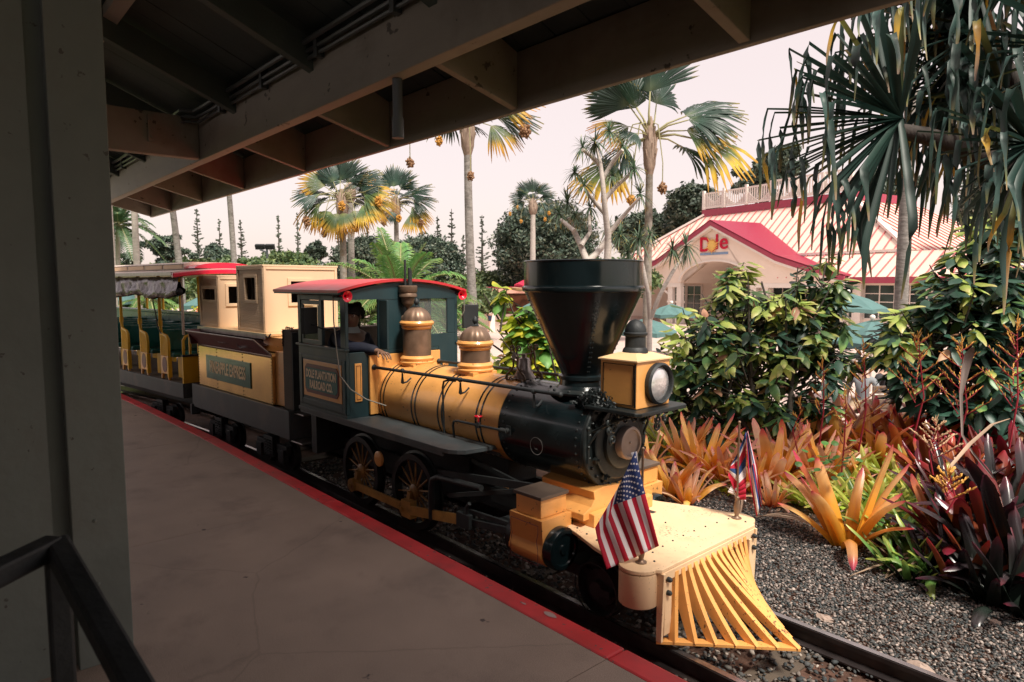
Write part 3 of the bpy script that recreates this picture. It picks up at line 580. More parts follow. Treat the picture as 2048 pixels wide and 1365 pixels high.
# sign on the cab side
sg = P('side_sign', (-4.26,-3.56,-cyw-.006,-cyw-.0005,.60,.925), m='yellow')
b = MB(); c_ = .035
def octa(x0,x1,z0,z1,c,y): return [(x0+c,z0),(x1-c,z0),(x1,z0+c),(x1,z1-c),(x1-c,z1),(x0+c,z1),(x0,z1-c),(x0,z0+c)]
b.prism(octa(-4.215,-3.605,.635,.89,.035,0), -cyw-.0125, -cyw-.0062, 'xz'); m_=b.mesh('sign_border', Mt['maroon']); fixn(m_); link('sign_border', m_, sg)
b = MB(); b.prism(octa(-4.20,-3.62,.665,.86,.03,0), -cyw-.0165, -cyw-.0127, 'xz'); m_=b.mesh('sign_field', Mt['grnsign']); fixn(m_); link('sign_field', m_, sg)
MS = Matrix.Rotation(R(90), 4, 'X')
text('lettering', 'DOLE PLANTATION', .098, Mt['letter'], sg, Matrix.Translation((-3.91, -cyw-.018, .805)) @ MS, .001, .0035, .62)
text('lettering', 'RAILROAD CO.', .098, Mt['letter'], sg, Matrix.Translation((-3.91, -cyw-.018, .712)) @ MS, .001, .0035, .62)
# small yellow panels on the cab front
for ya, yb, z0, z1 in ((-.50,-.435,.62,.94),(.40,.46,.62,.885)):
    q = P('front_inset', (cx1+.0005,cx1+.009,ya,yb,z0,z1), m='yellow'); b = MB(); xx = cx1+.011
    for (a_, c2) in (((ya+.014,z0+.02),(ya+.014,z1-.02)),((yb-.014,z0+.02),(yb-.014,z1-.02)),((ya+.014,z0+.02),(yb-.014,z0+.02)),((ya+.014,z1-.02),(yb-.014,z1-.02))): b.bar((xx,a_[0],a_[1]),(xx,c2[0],c2[1]),.003,.003)
    link('pinstripe', b.mesh('pinstripe', Mt['maroon']), q)
# horns, hoses, mirrors
for s in (-1, 1):
    y = s*.60; hx = cx1-.02
    b = MB(); b.lathe([(.006,0),(.008,.05),(.012,.08),(.026,.105),(.044,.115),(.046,.12),(.030,.115),(.01,.09)], (hx-.03, y, 1.50), (1,-.12*s,-.05), 20, False); b.build('horn', Mt['horn'], cabo, smooth=50)
    b = MB(); b.box(hx-.09,hx-.02,min(y-s*.03,y+s*.01),max(y-s*.03,y+s*.01),1.485,1.535); b.cyl((hx-.09,y,1.51),(hx-.02,y,1.51),.028,12); link('horn_bracket', b.mesh('horn_bracket', Mt['rubber']), cabo)
    b = MB()
    if s < 0: pts = [(hx-.08,y-.03,1.51),(hx-.04,y-.045,1.46),(hx-.03,y-.05,1.3),(hx,y-.045,1.05),(hx+.02,y-.03,.85),(hx+.08,y+.03,.74),(hx+.17,y+.12,.66),(hx+.24,y+.26,.60)]
    else: pts = [(hx+.09,y,1.46),(hx+.08,y+.01,1.35),(hx+.04,y+.0,1.28),(hx+.0,y-.02,1.22)]
    b.tube(pts, .0055, 7); b.build('hose', Mt['hose'], cabo, smooth=50)
    b = MB(); Mm = Matrix.Translation((-3.83 if s<0 else hx+.03, s*.72, 1.29)) @ Matrix.Rotation(-s*.35, 4, 'Z'); b.box(-.022,.022,-.075,.075,-.11,.11, Mm); b.tube([Mm @ Vector((.02,0,-.03)), (-3.7 if s<0 else hx, s*.66, 1.22), (hx-.08 if s<0 else hx-.02, s*.585, 1.19)], .007, 6); link('mirror', b.mesh('mirror', Mt['rubber']), cabo, .012)
# ---- frame, cylinders, wheels
def PL(name, *bxs, m='blackm', bev=.003):
    b = MB()
    for q in bxs: b.box(*q)
    return link(name, b.mesh(name, Mt[m]), loco, bev)
PL('main_frame', (-4.3,-1.0,-.22,-.18,.02,.16), (-4.3,-1.0,.18,.22,.02,.16), (-4.3,-4.2,-.5,.5,.05,.42), (-3.9,-2.0,-.14,.14,.18,.40), (-4.2,-2.4,-.17,.17,-.05,.3), m='iron')
for s in (-1, 1):
    b = MB(); b.tube([(-2.44,s*.49,-.10),(-2.44,s*.49,.14),(-2.42,s*.49,.20),(-2.36,s*.49,.23),(-1.9,s*.47,.25)], .022, 8); b.tube([(-2.02,s*.50,-.06),(-2.02,s*.50,.10),(-1.99,s*.50,.13)], .014, 6); b.bar((-2.1,s*.47,.06),(-1.6,s*.47,.08),.02,.03)
    b.build('slide_bar_frame', Mt['iron'], loco, smooth=50)
b = MB(); b.bar((-2.55,-.36,.20),(-1.45,-.40,.34),.02,.05); b.bar((-2.3,-.44,.10),(-1.5,-.30,.30),.016,.03); b.bar((-2.2,-.30,.35),(-1.35,-.30,.24),.02,.03); b.bar((-1.95,-.42,.0),(-1.45,-.42,.08),.03,.045); link('motion_links', b.mesh('motion_links', Mt['iron']), loco)
PL('frame_stay', (-1.8,-1.50,-.42,-.26,.02,.06), (-2.0,-1.3,-.30,-.24,.10,.2), m='iron')
def wheel(x, y, r, ns, name, zc, cw=True):
    b = MB(); s = -1 if y < 0 else 1
    b.lathe([(r-.045,-.03),(r,-.03),(r,.02),(r+.02,.024),(r+.02,.034),(r-.05,.034),(r-.05,-.03)], (x,y,zc), (0,-s,0), 48, False)
    w_ = b.build(name, Mt['blackm'], loco, smooth=35)
    for k in range(ns):
        a = 2*math.pi*k/ns + .2; d = Vector((math.cos(a),0,math.sin(a))); b = MB(); c = Vector((x,y,zc))
        b.tube([c+d*.04, c+d*(r-.04)], [.009,.0055], 6); b.build('spoke', Mt['wheelp'], w_, smooth=60)
    b = MB(); b.lathe([(.055,-.03),(.055,.02),(.04,.028),(.022,.034),(0,.03)], (x,y,zc), (0,s,0), 24); b.build('hub', Mt['wheelp'], w_, smooth=40)
    b = MB(); ca = R(255); b.bar((x,y+s*.04,zc),(x+.125*math.cos(ca),y+s*.04,zc+.125*math.sin(ca)),  .04,.045,(0,1,0)); b.cyl((x+.125*math.cos(ca),y+s*.02,zc+.125*math.sin(ca)),(x+.125*math.cos(ca),y+s*.10,zc+.125*math.sin(ca)),.05,20); b.build('crank', Mt['wheelp'], w_, smooth=40)
    return w_
ZW = RZ + .295
for x in (-3.56, -2.77):
    for s in (-1, 1): wheel(x, s*.40, .29, 14, 'driving_wheel', ZW)
ca = R(255); px_, pz_ = .125*math.cos(ca), .125*math.sin(ca)
for s in (-1, 1):
    y = s*.475
    b = MB(); b.bar((-3.56+px_,y,ZW+pz_),(-2.77+px_,y,ZW+pz_),.018,.062)
    for x in (-3.56,-2.77): b.cyl((x+px_,y-.022,ZW+pz_),(x+px_,y+.022,ZW+pz_),.056,24); b.cyl((x+px_,y-.045,ZW+pz_),(x+px_,y+.045,ZW+pz_),.016,12)
    b.build('side_rod', Mt['rodp'], loco, smooth=35)
    b = MB(); b.bar((-2.70+px_,y-s*-.025,ZW+pz_+.005),(-2.05,y,-.01),.018,.07); b.box(-2.80+px_+.02,-2.66+px_,y-.03,y+.03,ZW+pz_-.06,ZW+pz_+.07); b.build('main_rod', Mt['rodp'], loco)
    b = MB(); b.bar((-2.05,y,-.01),(-1.55,y,.05),.03,.05); b.box(-2.12,-1.98,y-.04,y+.04,-.05,.05); link('crosshead', b.mesh('crosshead', Mt['iron']), loco, .004)
    # cylinder block: square sided box with a rounded belly, lid and steam chest
    yi, yo = s*.33, s*.60
    prof = [(-.135,.02)] + [(.135*math.cos(a), .045+.115*math.sin(a)) for a in np.linspace(R(185), R(355), 12)] + [(.135,.02),(.118,.09),(.128,.235),(-.128,.235),(-.118,.09)]
    y0, y1 = min(yi,yo), max(yi,yo); b = MB()
    prof2 = [(p[0]+ (y0+y1)/2, p[1]) for p in prof]; b.prism(prof2, -1.49, -1.215, 'yz'); m_ = b.mesh('cylinder', Mt['yellow']); fixn(m_); cyo = link('cylinder', m_, loco, .004)
    yc = (y0+y1)/2; b = MB(); b.lathe([(.127,0),(.127,.045),(.118,.058),(.095,.060),(.09,.05),(.03,.048),(.028,.058),(0,.06)], (-1.212,yc,.052), (1,0,0), 40, False); b.build('cylinder_lid', Mt['black'], cyo, smooth=35)
    b = MB(); b.lathe([(.127,0),(.127,.04),(.11,.05),(.05,.052),(.05,.12),(.0,.12)], (-1.493,yc,.052), (-1,0,0), 32, False); b.build('cylinder_lid', Mt['blackm'], cyo, smooth=35)
    b = MB(); b.box(-1.455,-1.245,yc-.105,yc+.11,.237,.345); link('steam_chest', b.mesh('steam_chest', Mt['yellow']), cyo, .003)
    b = MB(); b.box(-1.468,-1.232,yc-.117,yc+.12,.347,.368); link('steam_chest_lid', b.mesh('steam_chest_lid', pm('brown_lid', (.09,.065,.05), .45, var=.25, dirt=(.2,.12,.07))), cyo, .003)
    yy = yo + s*.002; b = MB(); z0, z1, xa, xb = -.03, .205, -1.468, -1.237
    b.tube([(xa,yy,z0),(xb,yy,z0),(xb,yy,.06),(xb-.012,yy,.11),(xb,yy,.16),(xb,yy,z1),(xa,yy,z1),(xa,yy,.16),(xa+.012,yy,.11),(xa,yy,.06),(xa,yy,z0)], .0022, 4); link('pinstripe', b.mesh('pinstripe', Mt['maroon']), cyo)
# saddle below the smokebox
b = MB(); prof = [(-.34,.20),(.34,.20),(.34,.24),(.27,.27),(.24,.31),(.25,.36),(.16,.375),(0,.36),(-.16,.375),(-.25,.36),(-.24,.31),(-.27,.27),(-.34,.24)]
b.prism(prof, -1.56, -1.12, 'yz'); m_ = b.mesh('smokebox_saddle', Mt['yellow']); fixn(m_); link('smokebox_saddle', m_, loco, .004)
b = MB(); b.prism([(-1.60,.158),(-1.08,.158),(-1.08,.235),(-1.12,.24),(-1.56,.24)], -.29, .29, 'xz'); m_ = b.mesh('saddle_base', Mt['yellow']); fixn(m_); link('saddle_base', m_, loco, .004)
# guide wheel disc
b = MB(); b.lathe([(.062,0),(.062,.012),(.055,.016),(0,.016)], (-3.17,-.47,.20), (0,-1,0), 30, False); b.build('round_plate', Mt['yellow'], loco, smooth=40)
# pilot truck
for s in (-1, 1):
    for x in (-.95,):
        b = MB(); b.lathe([(.15,-.03),(.15,.02),(.165,.024),(.165,.034),(.11,.034),(.105,.0),(.05,-.01),(.045,-.05),(0,-.05)], (x,s*.375,RZ+.15), (0,-s,0), 36, False); b.build('pilot_wheel', Mt['iron'], loco, smooth=35)
        b = MB(); b.lathe([(.155,0),(.155,.012),(.148,.014)], (x,s*.42,RZ+.15), (0,s,0), 36, False); b.box(x+.03,x+.10,s*.40-.03,s*.40+.03,RZ+.13,RZ+.17); b.build('wheel_rim', Mt['iron'], loco, smooth=35)
PL('truck_frame', (-1.25,-.6,-.36,.36,-.13,-.06), (-1.1,-.8,-.3,.3,-.1,.1), m='iron')
# ---- pilot deck and cowcatcher
DZ = .157
arc_ = [(-.60+.104*math.cos(a), .498+.104*math.sin(a)) for a in np.linspace(0, 2.5, 12)]
deck = [(-.472,-.475),(-.472,.475)] + arc_ + [(-.9,.50),(-1.10,.42),(-1.25,.37),(-1.25,-.37),(-1.10,-.42),(-.9,-.50)] + [(x, -y) for x, y in arc_[::-1]]
b = MB(); b.prism(deck, DZ-.022, DZ, 'xy'); m_ = b.mesh('pilot_deck', Mt['pilot']); fixn(m_); pd = link('pilot_deck', m_, loco, .004)
b = MB()
for k in range(9):
    f = k/8; b.ball((-.62-.04*math.sin(f*3), -.44+f*.88, DZ), .0065, 6, 4)
for p_ in ((-.85,.1),(-.56,-.42),(-.53,.47),(-1.15,-.36),(-1.05,-.39),(-.95,-.42)): b.ball((p_[0],p_[1],DZ), .007, 6, 4)
link('deck_bolts', b.mesh('deck_bolts', Mt['iron']), pd)
for s in (-1, 1):
    b = MB(); b.lathe([(.099,-.045),(.103,-.04),(.103,.13)], (-.60, s*.498, 0), (0,0,1), 36); b.build('beam_end', Mt['pilot'], loco, smooth=40)
b = MB(); b.box(-.70,-.50,-.50,.50,-.045,.133); link('buffer_beam', b.mesh('buffer_beam', Mt['pilot']), loco, .004)
b = MB(); b.box(-.497,-.470,-.465,.465,.085,.135); pil = link('cowcatcher', b.mesh('cowcatcher', Mt['pilot']), loco, .003)
FZ = -.235
def vpt(f): return (-.50 + .53*(1-abs(f)), f*.475)     # foot on the V shaped bottom bar, f from -1 to 1
for s in (-1, 1):
    b = MB(); n = 1
    a_, c_ = Vector((-.50, s*.478, FZ)), Vector((.035, 0, FZ)); b.prism([(a_.x,a_.y),(c_.x,c_.y),(c_.x-.085,0),(a_.x,a_.y-s*.06)], FZ-.012, FZ+.006, 'xy'); m_ = b.mesh('bottom_bar', Mt['slatp']); fixn(m_); link('bottom_bar', m_, pil, .002)
    b = MB(); b.prism([(-.50,FZ+.007),(-.468,FZ+.007),(-.458,.135),(-.50,.135)], min(s*.462,s*.480), max(s*.462,s*.480), 'xz'); m_ = b.mesh('side_plate', Mt['pilot']); fixn(m_); link('side_plate', m_, pil, .002)
    b = MB(); b.box(-.497,-.463,min(s*.40,s*.461),max(s*.40,s*.461),FZ+.04,.084); link('corner_board', b.mesh('corner_board', Mt['pilot']), pil, .002)
    for z in (.10, .03):
        b = MB(); b.lathe([(.014,0),(.014,.01),(.011,.02),(.004,.026)], (-.4625, s*.438, z), (1,0,0), 10); link('bolt', b.mesh('bolt', Mt['iron']), pil)
for i in range(-6, 7):
    f = i/7.0; fx, fy = vpt(f); ty = i*.058; b = MB(); N = 9; vs = []
    for k in range(N):
        q = k/(N-1); z = .115*(1-q) + (FZ+.004)*q; prog = q**1.22
        x = -.468*(1-prog) + fx*prog; y = ty*(1-prog**.9) + fy*prog**.9; dep = .15*(1-q*.60)
        xb = x - dep*(.35+.65*(1-abs(f))*1.0) - .01; hw = .0155
        vs += [(x,y-hw,z),(x,y+hw,z),(max(xb,-.497),y*.995+hw,z-.0),(max(xb,-.497),y*.995-hw,z-.0)]
    fs = [(4*k+a, 4*k+(a+1) % 4, 4*k+4+(a+1) % 4, 4*k+4+a) for k in range(N-1) for a in range(4)] + [(0,1,2,3), tuple(4*(N-1)+a for a in (3,2,1,0))]
    b.add(vs, fs); m_ = b.mesh('slat', [Mt['slatp']]); fixn(m_); link('slat', m_, pil, 0)
# ---- flags in brass sockets on the pilot deck
def flagpole(name, label, x, y, top):
    fl = thing(name, label, 'flag', loco.matrix_world @ Vector((0,0,0))); 
    fl.location = Vector((-1.5, 3.215, 0)) + Vector((x*math.cos(R(1.3)) - y*math.sin(R(1.3)), x*math.sin(R(1.3)) + y*math.cos(R(1.3)), DZ)); fl.rotation_euler = (0,0,R(1.3))
    b = MB(); b.lathe([(.030,0),(.030,.005),(.016,.012),(.012,.02),(.018,.045),(.020,.07),(.013,.105),(.011,.12),(.014,.125),(.014,.135),(.008,.14)], (0,0,0), (0,0,1), 20); b.build('socket', Mt['brass'], fl, smooth=50)
    b = MB(); b.cyl((0,0,.13),(0,0,top),.0065,10); b.ball((0,0,top),.010,8,5); b.build('pole', Mt['brass'], fl, smooth=50)
    return fl
def cloth(fn, nu, nv, thick=.0012):
    """fn(u, v) -> point, u along the fly, v down the hoist; returns verts grid"""
    return [[Vector(fn(i/nu, j/nv)) for i in range(nu+1)] for j in range(nv+1)]
Mt['fred'] = pm('flag_red', (.48,.008,.035), .75, var=.06, bump=.15, bscale=300); Mt['fwhite'] = pm('flag_white', (.78,.72,.74), .75, var=.03, bump=.15, bscale=300); Mt['fblue'] = pm('flag_blue', (.012,.03,.13), .75, var=.08, bump=.15, bscale=300)
Mt['fblue2'] = pm('flag_bright_blue', (.02,.06,.20), .75, var=.08)
# ---- the two flags
def onplane(u, v, P0, off=0.0):
    n = Vector((hf.x, hf.y, 0)); d = ray(u, v); t = ((Vector(P0) - CAM).dot(n) - off) / d.dot(n); return CAM + d * t
def patch(rows, us, vs, u, v):
    def seg(a, x):
        for i in range(len(a)-1):
            if x <= a[i+1] or i == len(a)-2: return i, (x-a[i])/(a[i+1]-a[i])
    i, fu = seg(us, u); j, fv = seg(vs, v)
    L = lambda p, q, f: (p[0]+(q[0]-p[0])*f, p[1]+(q[1]-p[1])*f)
    return L(L(rows[j][i], rows[j][i+1], fu), L(rows[j+1][i], rows[j+1][i+1], fu), fv)
us_f = flagpole('american_flag', 'small American flag hanging from a brass pole on the near cowcatcher corner', -.60, -.48, .60)
P0 = us_f.location.copy(); inv = Matrix.Translation(us_f.location) @ Matrix.Rotation(R(1.3), 4, 'Z'); inv = inv.inverted()
rows = [[(1270,903),(1291,991),(1318,1092)], [(1238,973),(1226,1012),(1267,1117)], [(1190,1056),(1196,1085),(1213,1139)]]
b = MB(); nu, nv = 26, 52
def usP(u, v):
    p = patch(rows, [0,.4,1], [0,.54,1], u, v); return inv @ onplane(p[0], p[1], P0, .02 + .016*math.sin(v*19+u*2)*(.3+.7*u) + .012*math.sin(v*7))
g = [[usP(i/nu, j/nv) for i in range(nu+1)] for j in range(nv+1)]
b.v = [tuple(p) for r_ in g for p in r_]; b.t = [0]*len(b.v)
for j in range(nv):
    for i in range(nu):
        s_ = int((j+.5)/nv*13); m_ = 2 if ((i+.5)/nu < .4 and s_ < 7) else (0 if s_ % 2 == 0 else 1)
        b.f.append((j*(nu+1)+i, j*(nu+1)+i+1, (j+1)*(nu+1)+i+1, (j+1)*(nu+1)+i)); b.m.append(m_)
o = b.build('cloth', [Mt['fred'], Mt['fwhite'], Mt['fblue']], us_f, smooth=80)
sm = o.modifiers.new('thick', 'SOLIDIFY'); sm.thickness = .0015
b = MB()
for rI in range(9):
    cnt = 6 if rI % 2 == 0 else 5
    for c_ in range(cnt):
        vv = .03 + .055*rI; uu = .035 + (.066*c_ if cnt == 6 else .033+.066*c_)
        c0 = usP(uu, vv); ex = (usP(uu+.02, vv)-c0).normalized(); q = (usP(uu, vv+.02)-c0); ey_ = (q-ex*q.dot(ex)).normalized(); nrm = ex.cross(ey_)
        if (inv.to_3x3() @ (-hf)).dot(nrm) < 0: nrm = -nrm
        c0 = c0 + nrm*.0028; r_ = .0075; vs2 = [c0]
        for k in range(10):
            a = math.pi*k/5; rr = r_ if k % 2 == 0 else r_*.42; vs2.append(c0 + ex*math.cos(a)*rr + ey_*math.sin(a)*rr)
        b.add(vs2, [(0, 1+k, 1+(k+1) % 10) for k in range(10)])
st_ = link('stars', b.mesh('stars', Mt['fwhite']), o)
b = MB(); tp = [inv @ onplane(u_, v_, P0, .012) for u_, v_ in ((1262,906),(1274,903),(1283,1002),(1276,960))]; b.add(tp, [(0,1,2,3)]); o2 = link('header_tape', b.mesh('header_tape', Mt['fwhite']), us_f); o2.modifiers.new('t','SOLIDIFY').thickness = .002

hw_ = flagpole('hawaiian_flag', 'small Hawaiian flag drooping on a brass pole at the far cowcatcher corner', -.60, .49, .60)
P1 = hw_.location.copy(); inv2 = (Matrix.Translation(hw_.location) @ Matrix.Rotation(R(1.3), 4, 'Z')).inverted()
def strips(name, rows, vs, mats_of, n=18, off=.0, amp=.01, jack=None):
    b = MB(); nb = len(vs)-1; nsub = 4
    for k in range(nb):
        for q in range(nsub):
            base = len(b.v)
            for qq in (q, q+1):
                v = vs[k] + (vs[k+1]-vs[k])*qq/nsub
                for i in range(n+1):
                    u = i/n; p = patch(rows, [0,.5,1], [0,1], u, v); b.v.append(tuple(inv2 @ onplane(p[0], p[1], P1, off + amp*math.sin(v*9+u*5)))); b.t.append(0)
            for i in range(n): b.f.append((base+i, base+i+1, base+n+2+i, base+n+1+i)); b.m.append(mats_of(k, (i+.5)/n))
    o = b.build(name, [Mt['fred'], Mt['fwhite'], Mt['fblue2']], hw_, smooth=80); o.modifiers.new('t', 'SOLIDIFY').thickness = .0015
strips('cloth', [[(1492,868),(1497,950),(1513,1034)], [(1496,862),(1513,930),(1525,1006)]], [0,.16,.36,.46,.66,.80,.90,1], lambda k, u: [0,1,1,2,0,1,0][k] if u > .42 else [0,2,0,1,2,1,0][k], off=.012)
strips('cloth_fold', [[(1492,864),(1476,906),(1462,930)], [(1492,1000),(1478,1000),(1456,952)]], [0,.10,.16,.34,.5,.66,1], lambda k, u: [2,1,0,2,1,0][k], off=-.012, amp=.006)
strips('cloth_tail', [[(1472,955),(1480,965),(1490,985)], [(1455,985),(1468,990),(1492,1004)]], [0,.5,1], lambda k, u: [0,1][k], off=-.02, amp=.004)

# ================================================================ tender
PHI_T = R(3.5)
tn = thing('tender', 'polished brass tender lettered PINEAPPLE EXPRESS with a maroon flared top', 'tender', (-6.2, 3.10, 0), PHI_T)
def T(name, *bxs, m='grey', par=None, bev=.004):
    b = MB()
    for q in bxs: b.box(*q)
    return link(name, b.mesh(name, Mt[m]), par or tn, bev)
T('deck_frame', (-2.42,.08,-.575,-.54,.12,.395), (-2.42,.08,.54,.575,.12,.395), (.045,.08,-.538,.538,.12,.395), (-2.42,-2.385,-.538,.538,.15,.395), (-2.383,.043,-.538,.538,.34,.385))
T('footplate', (.082,.26,-.52,.52,.36,.375), (.082,.30,-.56,-.36,.10,.115), m='steel')
T('rear_step', (-2.43,-2.39,-.60,-.50,.02,.15))
tb = T('tank', (-2.28,-.33,-.535,.535,.396,.885), m='brassy', bev=.006)
T('corner_boards', (-.328,-.10,-.50,.50,.396,.93), m='yellow')
T('water_locker', (-.098,.075,-.53,.50,.396,1.16), m='wood', bev=.006)
T('locker_edge', (.077,.10,-.53,-.42,.396,1.14), m='iron')
b = MB()
for s in (-1, 1):
    y = s*.535
    q4 = [(-2.28,y,.887),(-.335,y,.887),(-.52,y+s*.10,1.035),(-2.39,y+s*.10,1.035)]; q5 = [(x_, y_-s*.012, z_+.008) for x_, y_, z_ in q4]
    b.add(q4+q5, [(0,1,2,3),(7,6,5,4),(0,4,5,1),(1,5,6,2),(2,6,7,3),(3,7,4,0)])
b.prism([(-2.28,.885),(-2.38,1.05),(-2.365,1.055),(-2.265,.89)], -.62, .62, 'xz')
m_ = b.mesh('flare', Mt['maroon']); fixn(m_); fl_ = link('flare', m_, tn, .002)
b = MB()
for s in (-1, 1): b.tube([(-2.38, s*.635, 1.04), (-.52, s*.635, 1.04), (-.335, s*.537, .89)], .007, 6)
link('flare_lip', b.mesh('flare_lip', Mt['steel']), fl_)
b = MB()
for k in range(46): b.ball((-2.26+k*.042, -.537, .868), .008, 6, 4)
b.tube([(-2.28,-.537,.880),(-.335,-.537,.880)], .006, 5)
link('rivet_row', b.mesh('rivet_row', Mt['brass']), tb)
b = MB()
for x in (-2.268, -.345):
    for k in range(15): b.ball((x, -.536, .42+k*.031), .006, 6, 4)
for x in (-1.72, -1.02):
    for z in (.42,.46,.50,.78,.82,.85): b.ball((x, -.536, z), .006, 6, 4)
link('rivets', b.mesh('rivets', Mt['iron']), tb)
q = T('sign_board', (-2.02,-.82,-.545,-.536,.505,.775), m='grnsign', par=tb, bev=.001); q.modifiers[0].width = .001
Mt['grnsheen'] = pm('glossy_green_sign', (.03,.12,.09), .2, metal=.5, var=.2); q.data.materials.clear(); q.data.materials.append(Mt['grnsheen'])
text('lettering', 'PINEAPPLE EXPRESS', .185, Mt['letteru'], q, Matrix.Translation((-1.42, -.5465, .642)) @ MS, .001, .004, .60)
# tarp heaped in the tender
b = MB(); nx, ny = 40, 14; vs = []
for j in range(ny+1):
    for i in range(nx+1):
        x = -2.3 + 1.62*i/nx; f = j/ny; y = -.585 + f*1.1; z = .985 + .085*math.sin(f*math.pi) - .05*(i/nx) + .010*math.sin(i*.9+j*.8) + .014*math.sin(i*.5-j*1.3)
        vs.append((x, y, z))
b.add(vs, [(j*(nx+1)+i, j*(nx+1)+i+1, (j+1)*(nx+1)+i+1, (j+1)*(nx+1)+i) for j in range(ny) for i in range(nx)])
o = b.build('tarpaulin', pm('brown_tarp', (.22,.15,.15), .22, var=.2, bump=.5, bscale=18, coat=.5), tn, smooth=80)
# boarded platform carrying the two cabins
T('plank_deck', (-2.45,-.62,-.46,.46,1.055,1.078), m='cream', bev=.002); T('deck_lip', (-2.45,-.60,-.475,-.462,1.03,1.085), m='steel', bev=0)
T('deck_block', (-.80,-.33,-.40,.40,.90,1.05), m='yellow')
b = MB(); b.tube([(-.62,-.46,1.06),(-.55,-.46,1.05),(-.48,-.47,1.09)], .008, 6); link('black_clip', b.mesh('black_clip', Mt['rubber']), tn)
b = MB(); pts = [(-.09+.1*k/16*1.6, -.50+.01*math.sin(k*2.4), 1.175+.012*math.sin(k*2.1)) for k in range(17)]; b.tube(pts, .004, 5)
pts = [(-.085+.012*math.sin(k*2.2), -.535, 1.16-.012*k) for k in range(14)]; b.tube(pts, .005, 5); link('coiled_lead', b.mesh('coiled_lead', Mt['rubber']), tn)
# bogies
def bogie(parent, x0):
    o = None
    for s in (-1, 1):
        b = MB(); b.box(x0-.34,x0+.34,s*.44-.025,s*.44+.025,-.12,-.02); b.box(x0-.10,x0+.10,s*.46-.04,s*.46+.04,-.16,.05)
        for dx in (-.05,.0,.05):
            for k in range(6): b.cyl((x0+dx,s*.50,-.14+k*.028),(x0+dx,s*.50,-.128+k*.028),.022,8)
        for dx in (-.25,.25): b.box(x0+dx-.06,x0+dx+.06,s*.46-.03,s*.46+.03,-.20,-.06)
        o = link('bogie_frame', b.mesh('bogie_frame', Mt['iron']), parent, .004)
    for dx in (-.25,.25):
        for s in (-1, 1):
            b = MB(); b.lathe([(.14,-.03),(.14,.02),(.155,.024),(.155,.034),(.10,.034),(.09,.0),(0,.0)], (x0+dx,s*.375,RZ+.145), (0,-s,0), 28); b.build('wheel', Mt['iron'], o, smooth=35)
bogie(tn, -1.85); bogie(tn, -.55)
T('underframe', (-2.3,0,-.25,.25,-.05,.34), m='iron')
# garden hose coiled between tender and coach
hs_ = thing('coiled_hose', 'yellow garden hose coiled and hung behind the tender', 'hose', (0,0,0)); 
MT = Matrix.Translation((-6.2,3.10,0)) @ Matrix.Rotation(PHI_T, 4, 'Z')
c0 = MT @ Vector((-2.52, -.50, .10)); b = MB(); pts = []
for k in range(150):
    a = k*.33; r_ = .075+.012*math.sin(k*.9); pts.append(c0 + Vector((.05*math.sin(a*.31)+r_*math.cos(a)*.9, .02*math.sin(a*1.7), r_*math.sin(a)*.62)))
b.tube(pts, .006, 6); o = b.build('hose', pm('yellow_hose', (.75,.34,.04), .35), hs_, smooth=60)
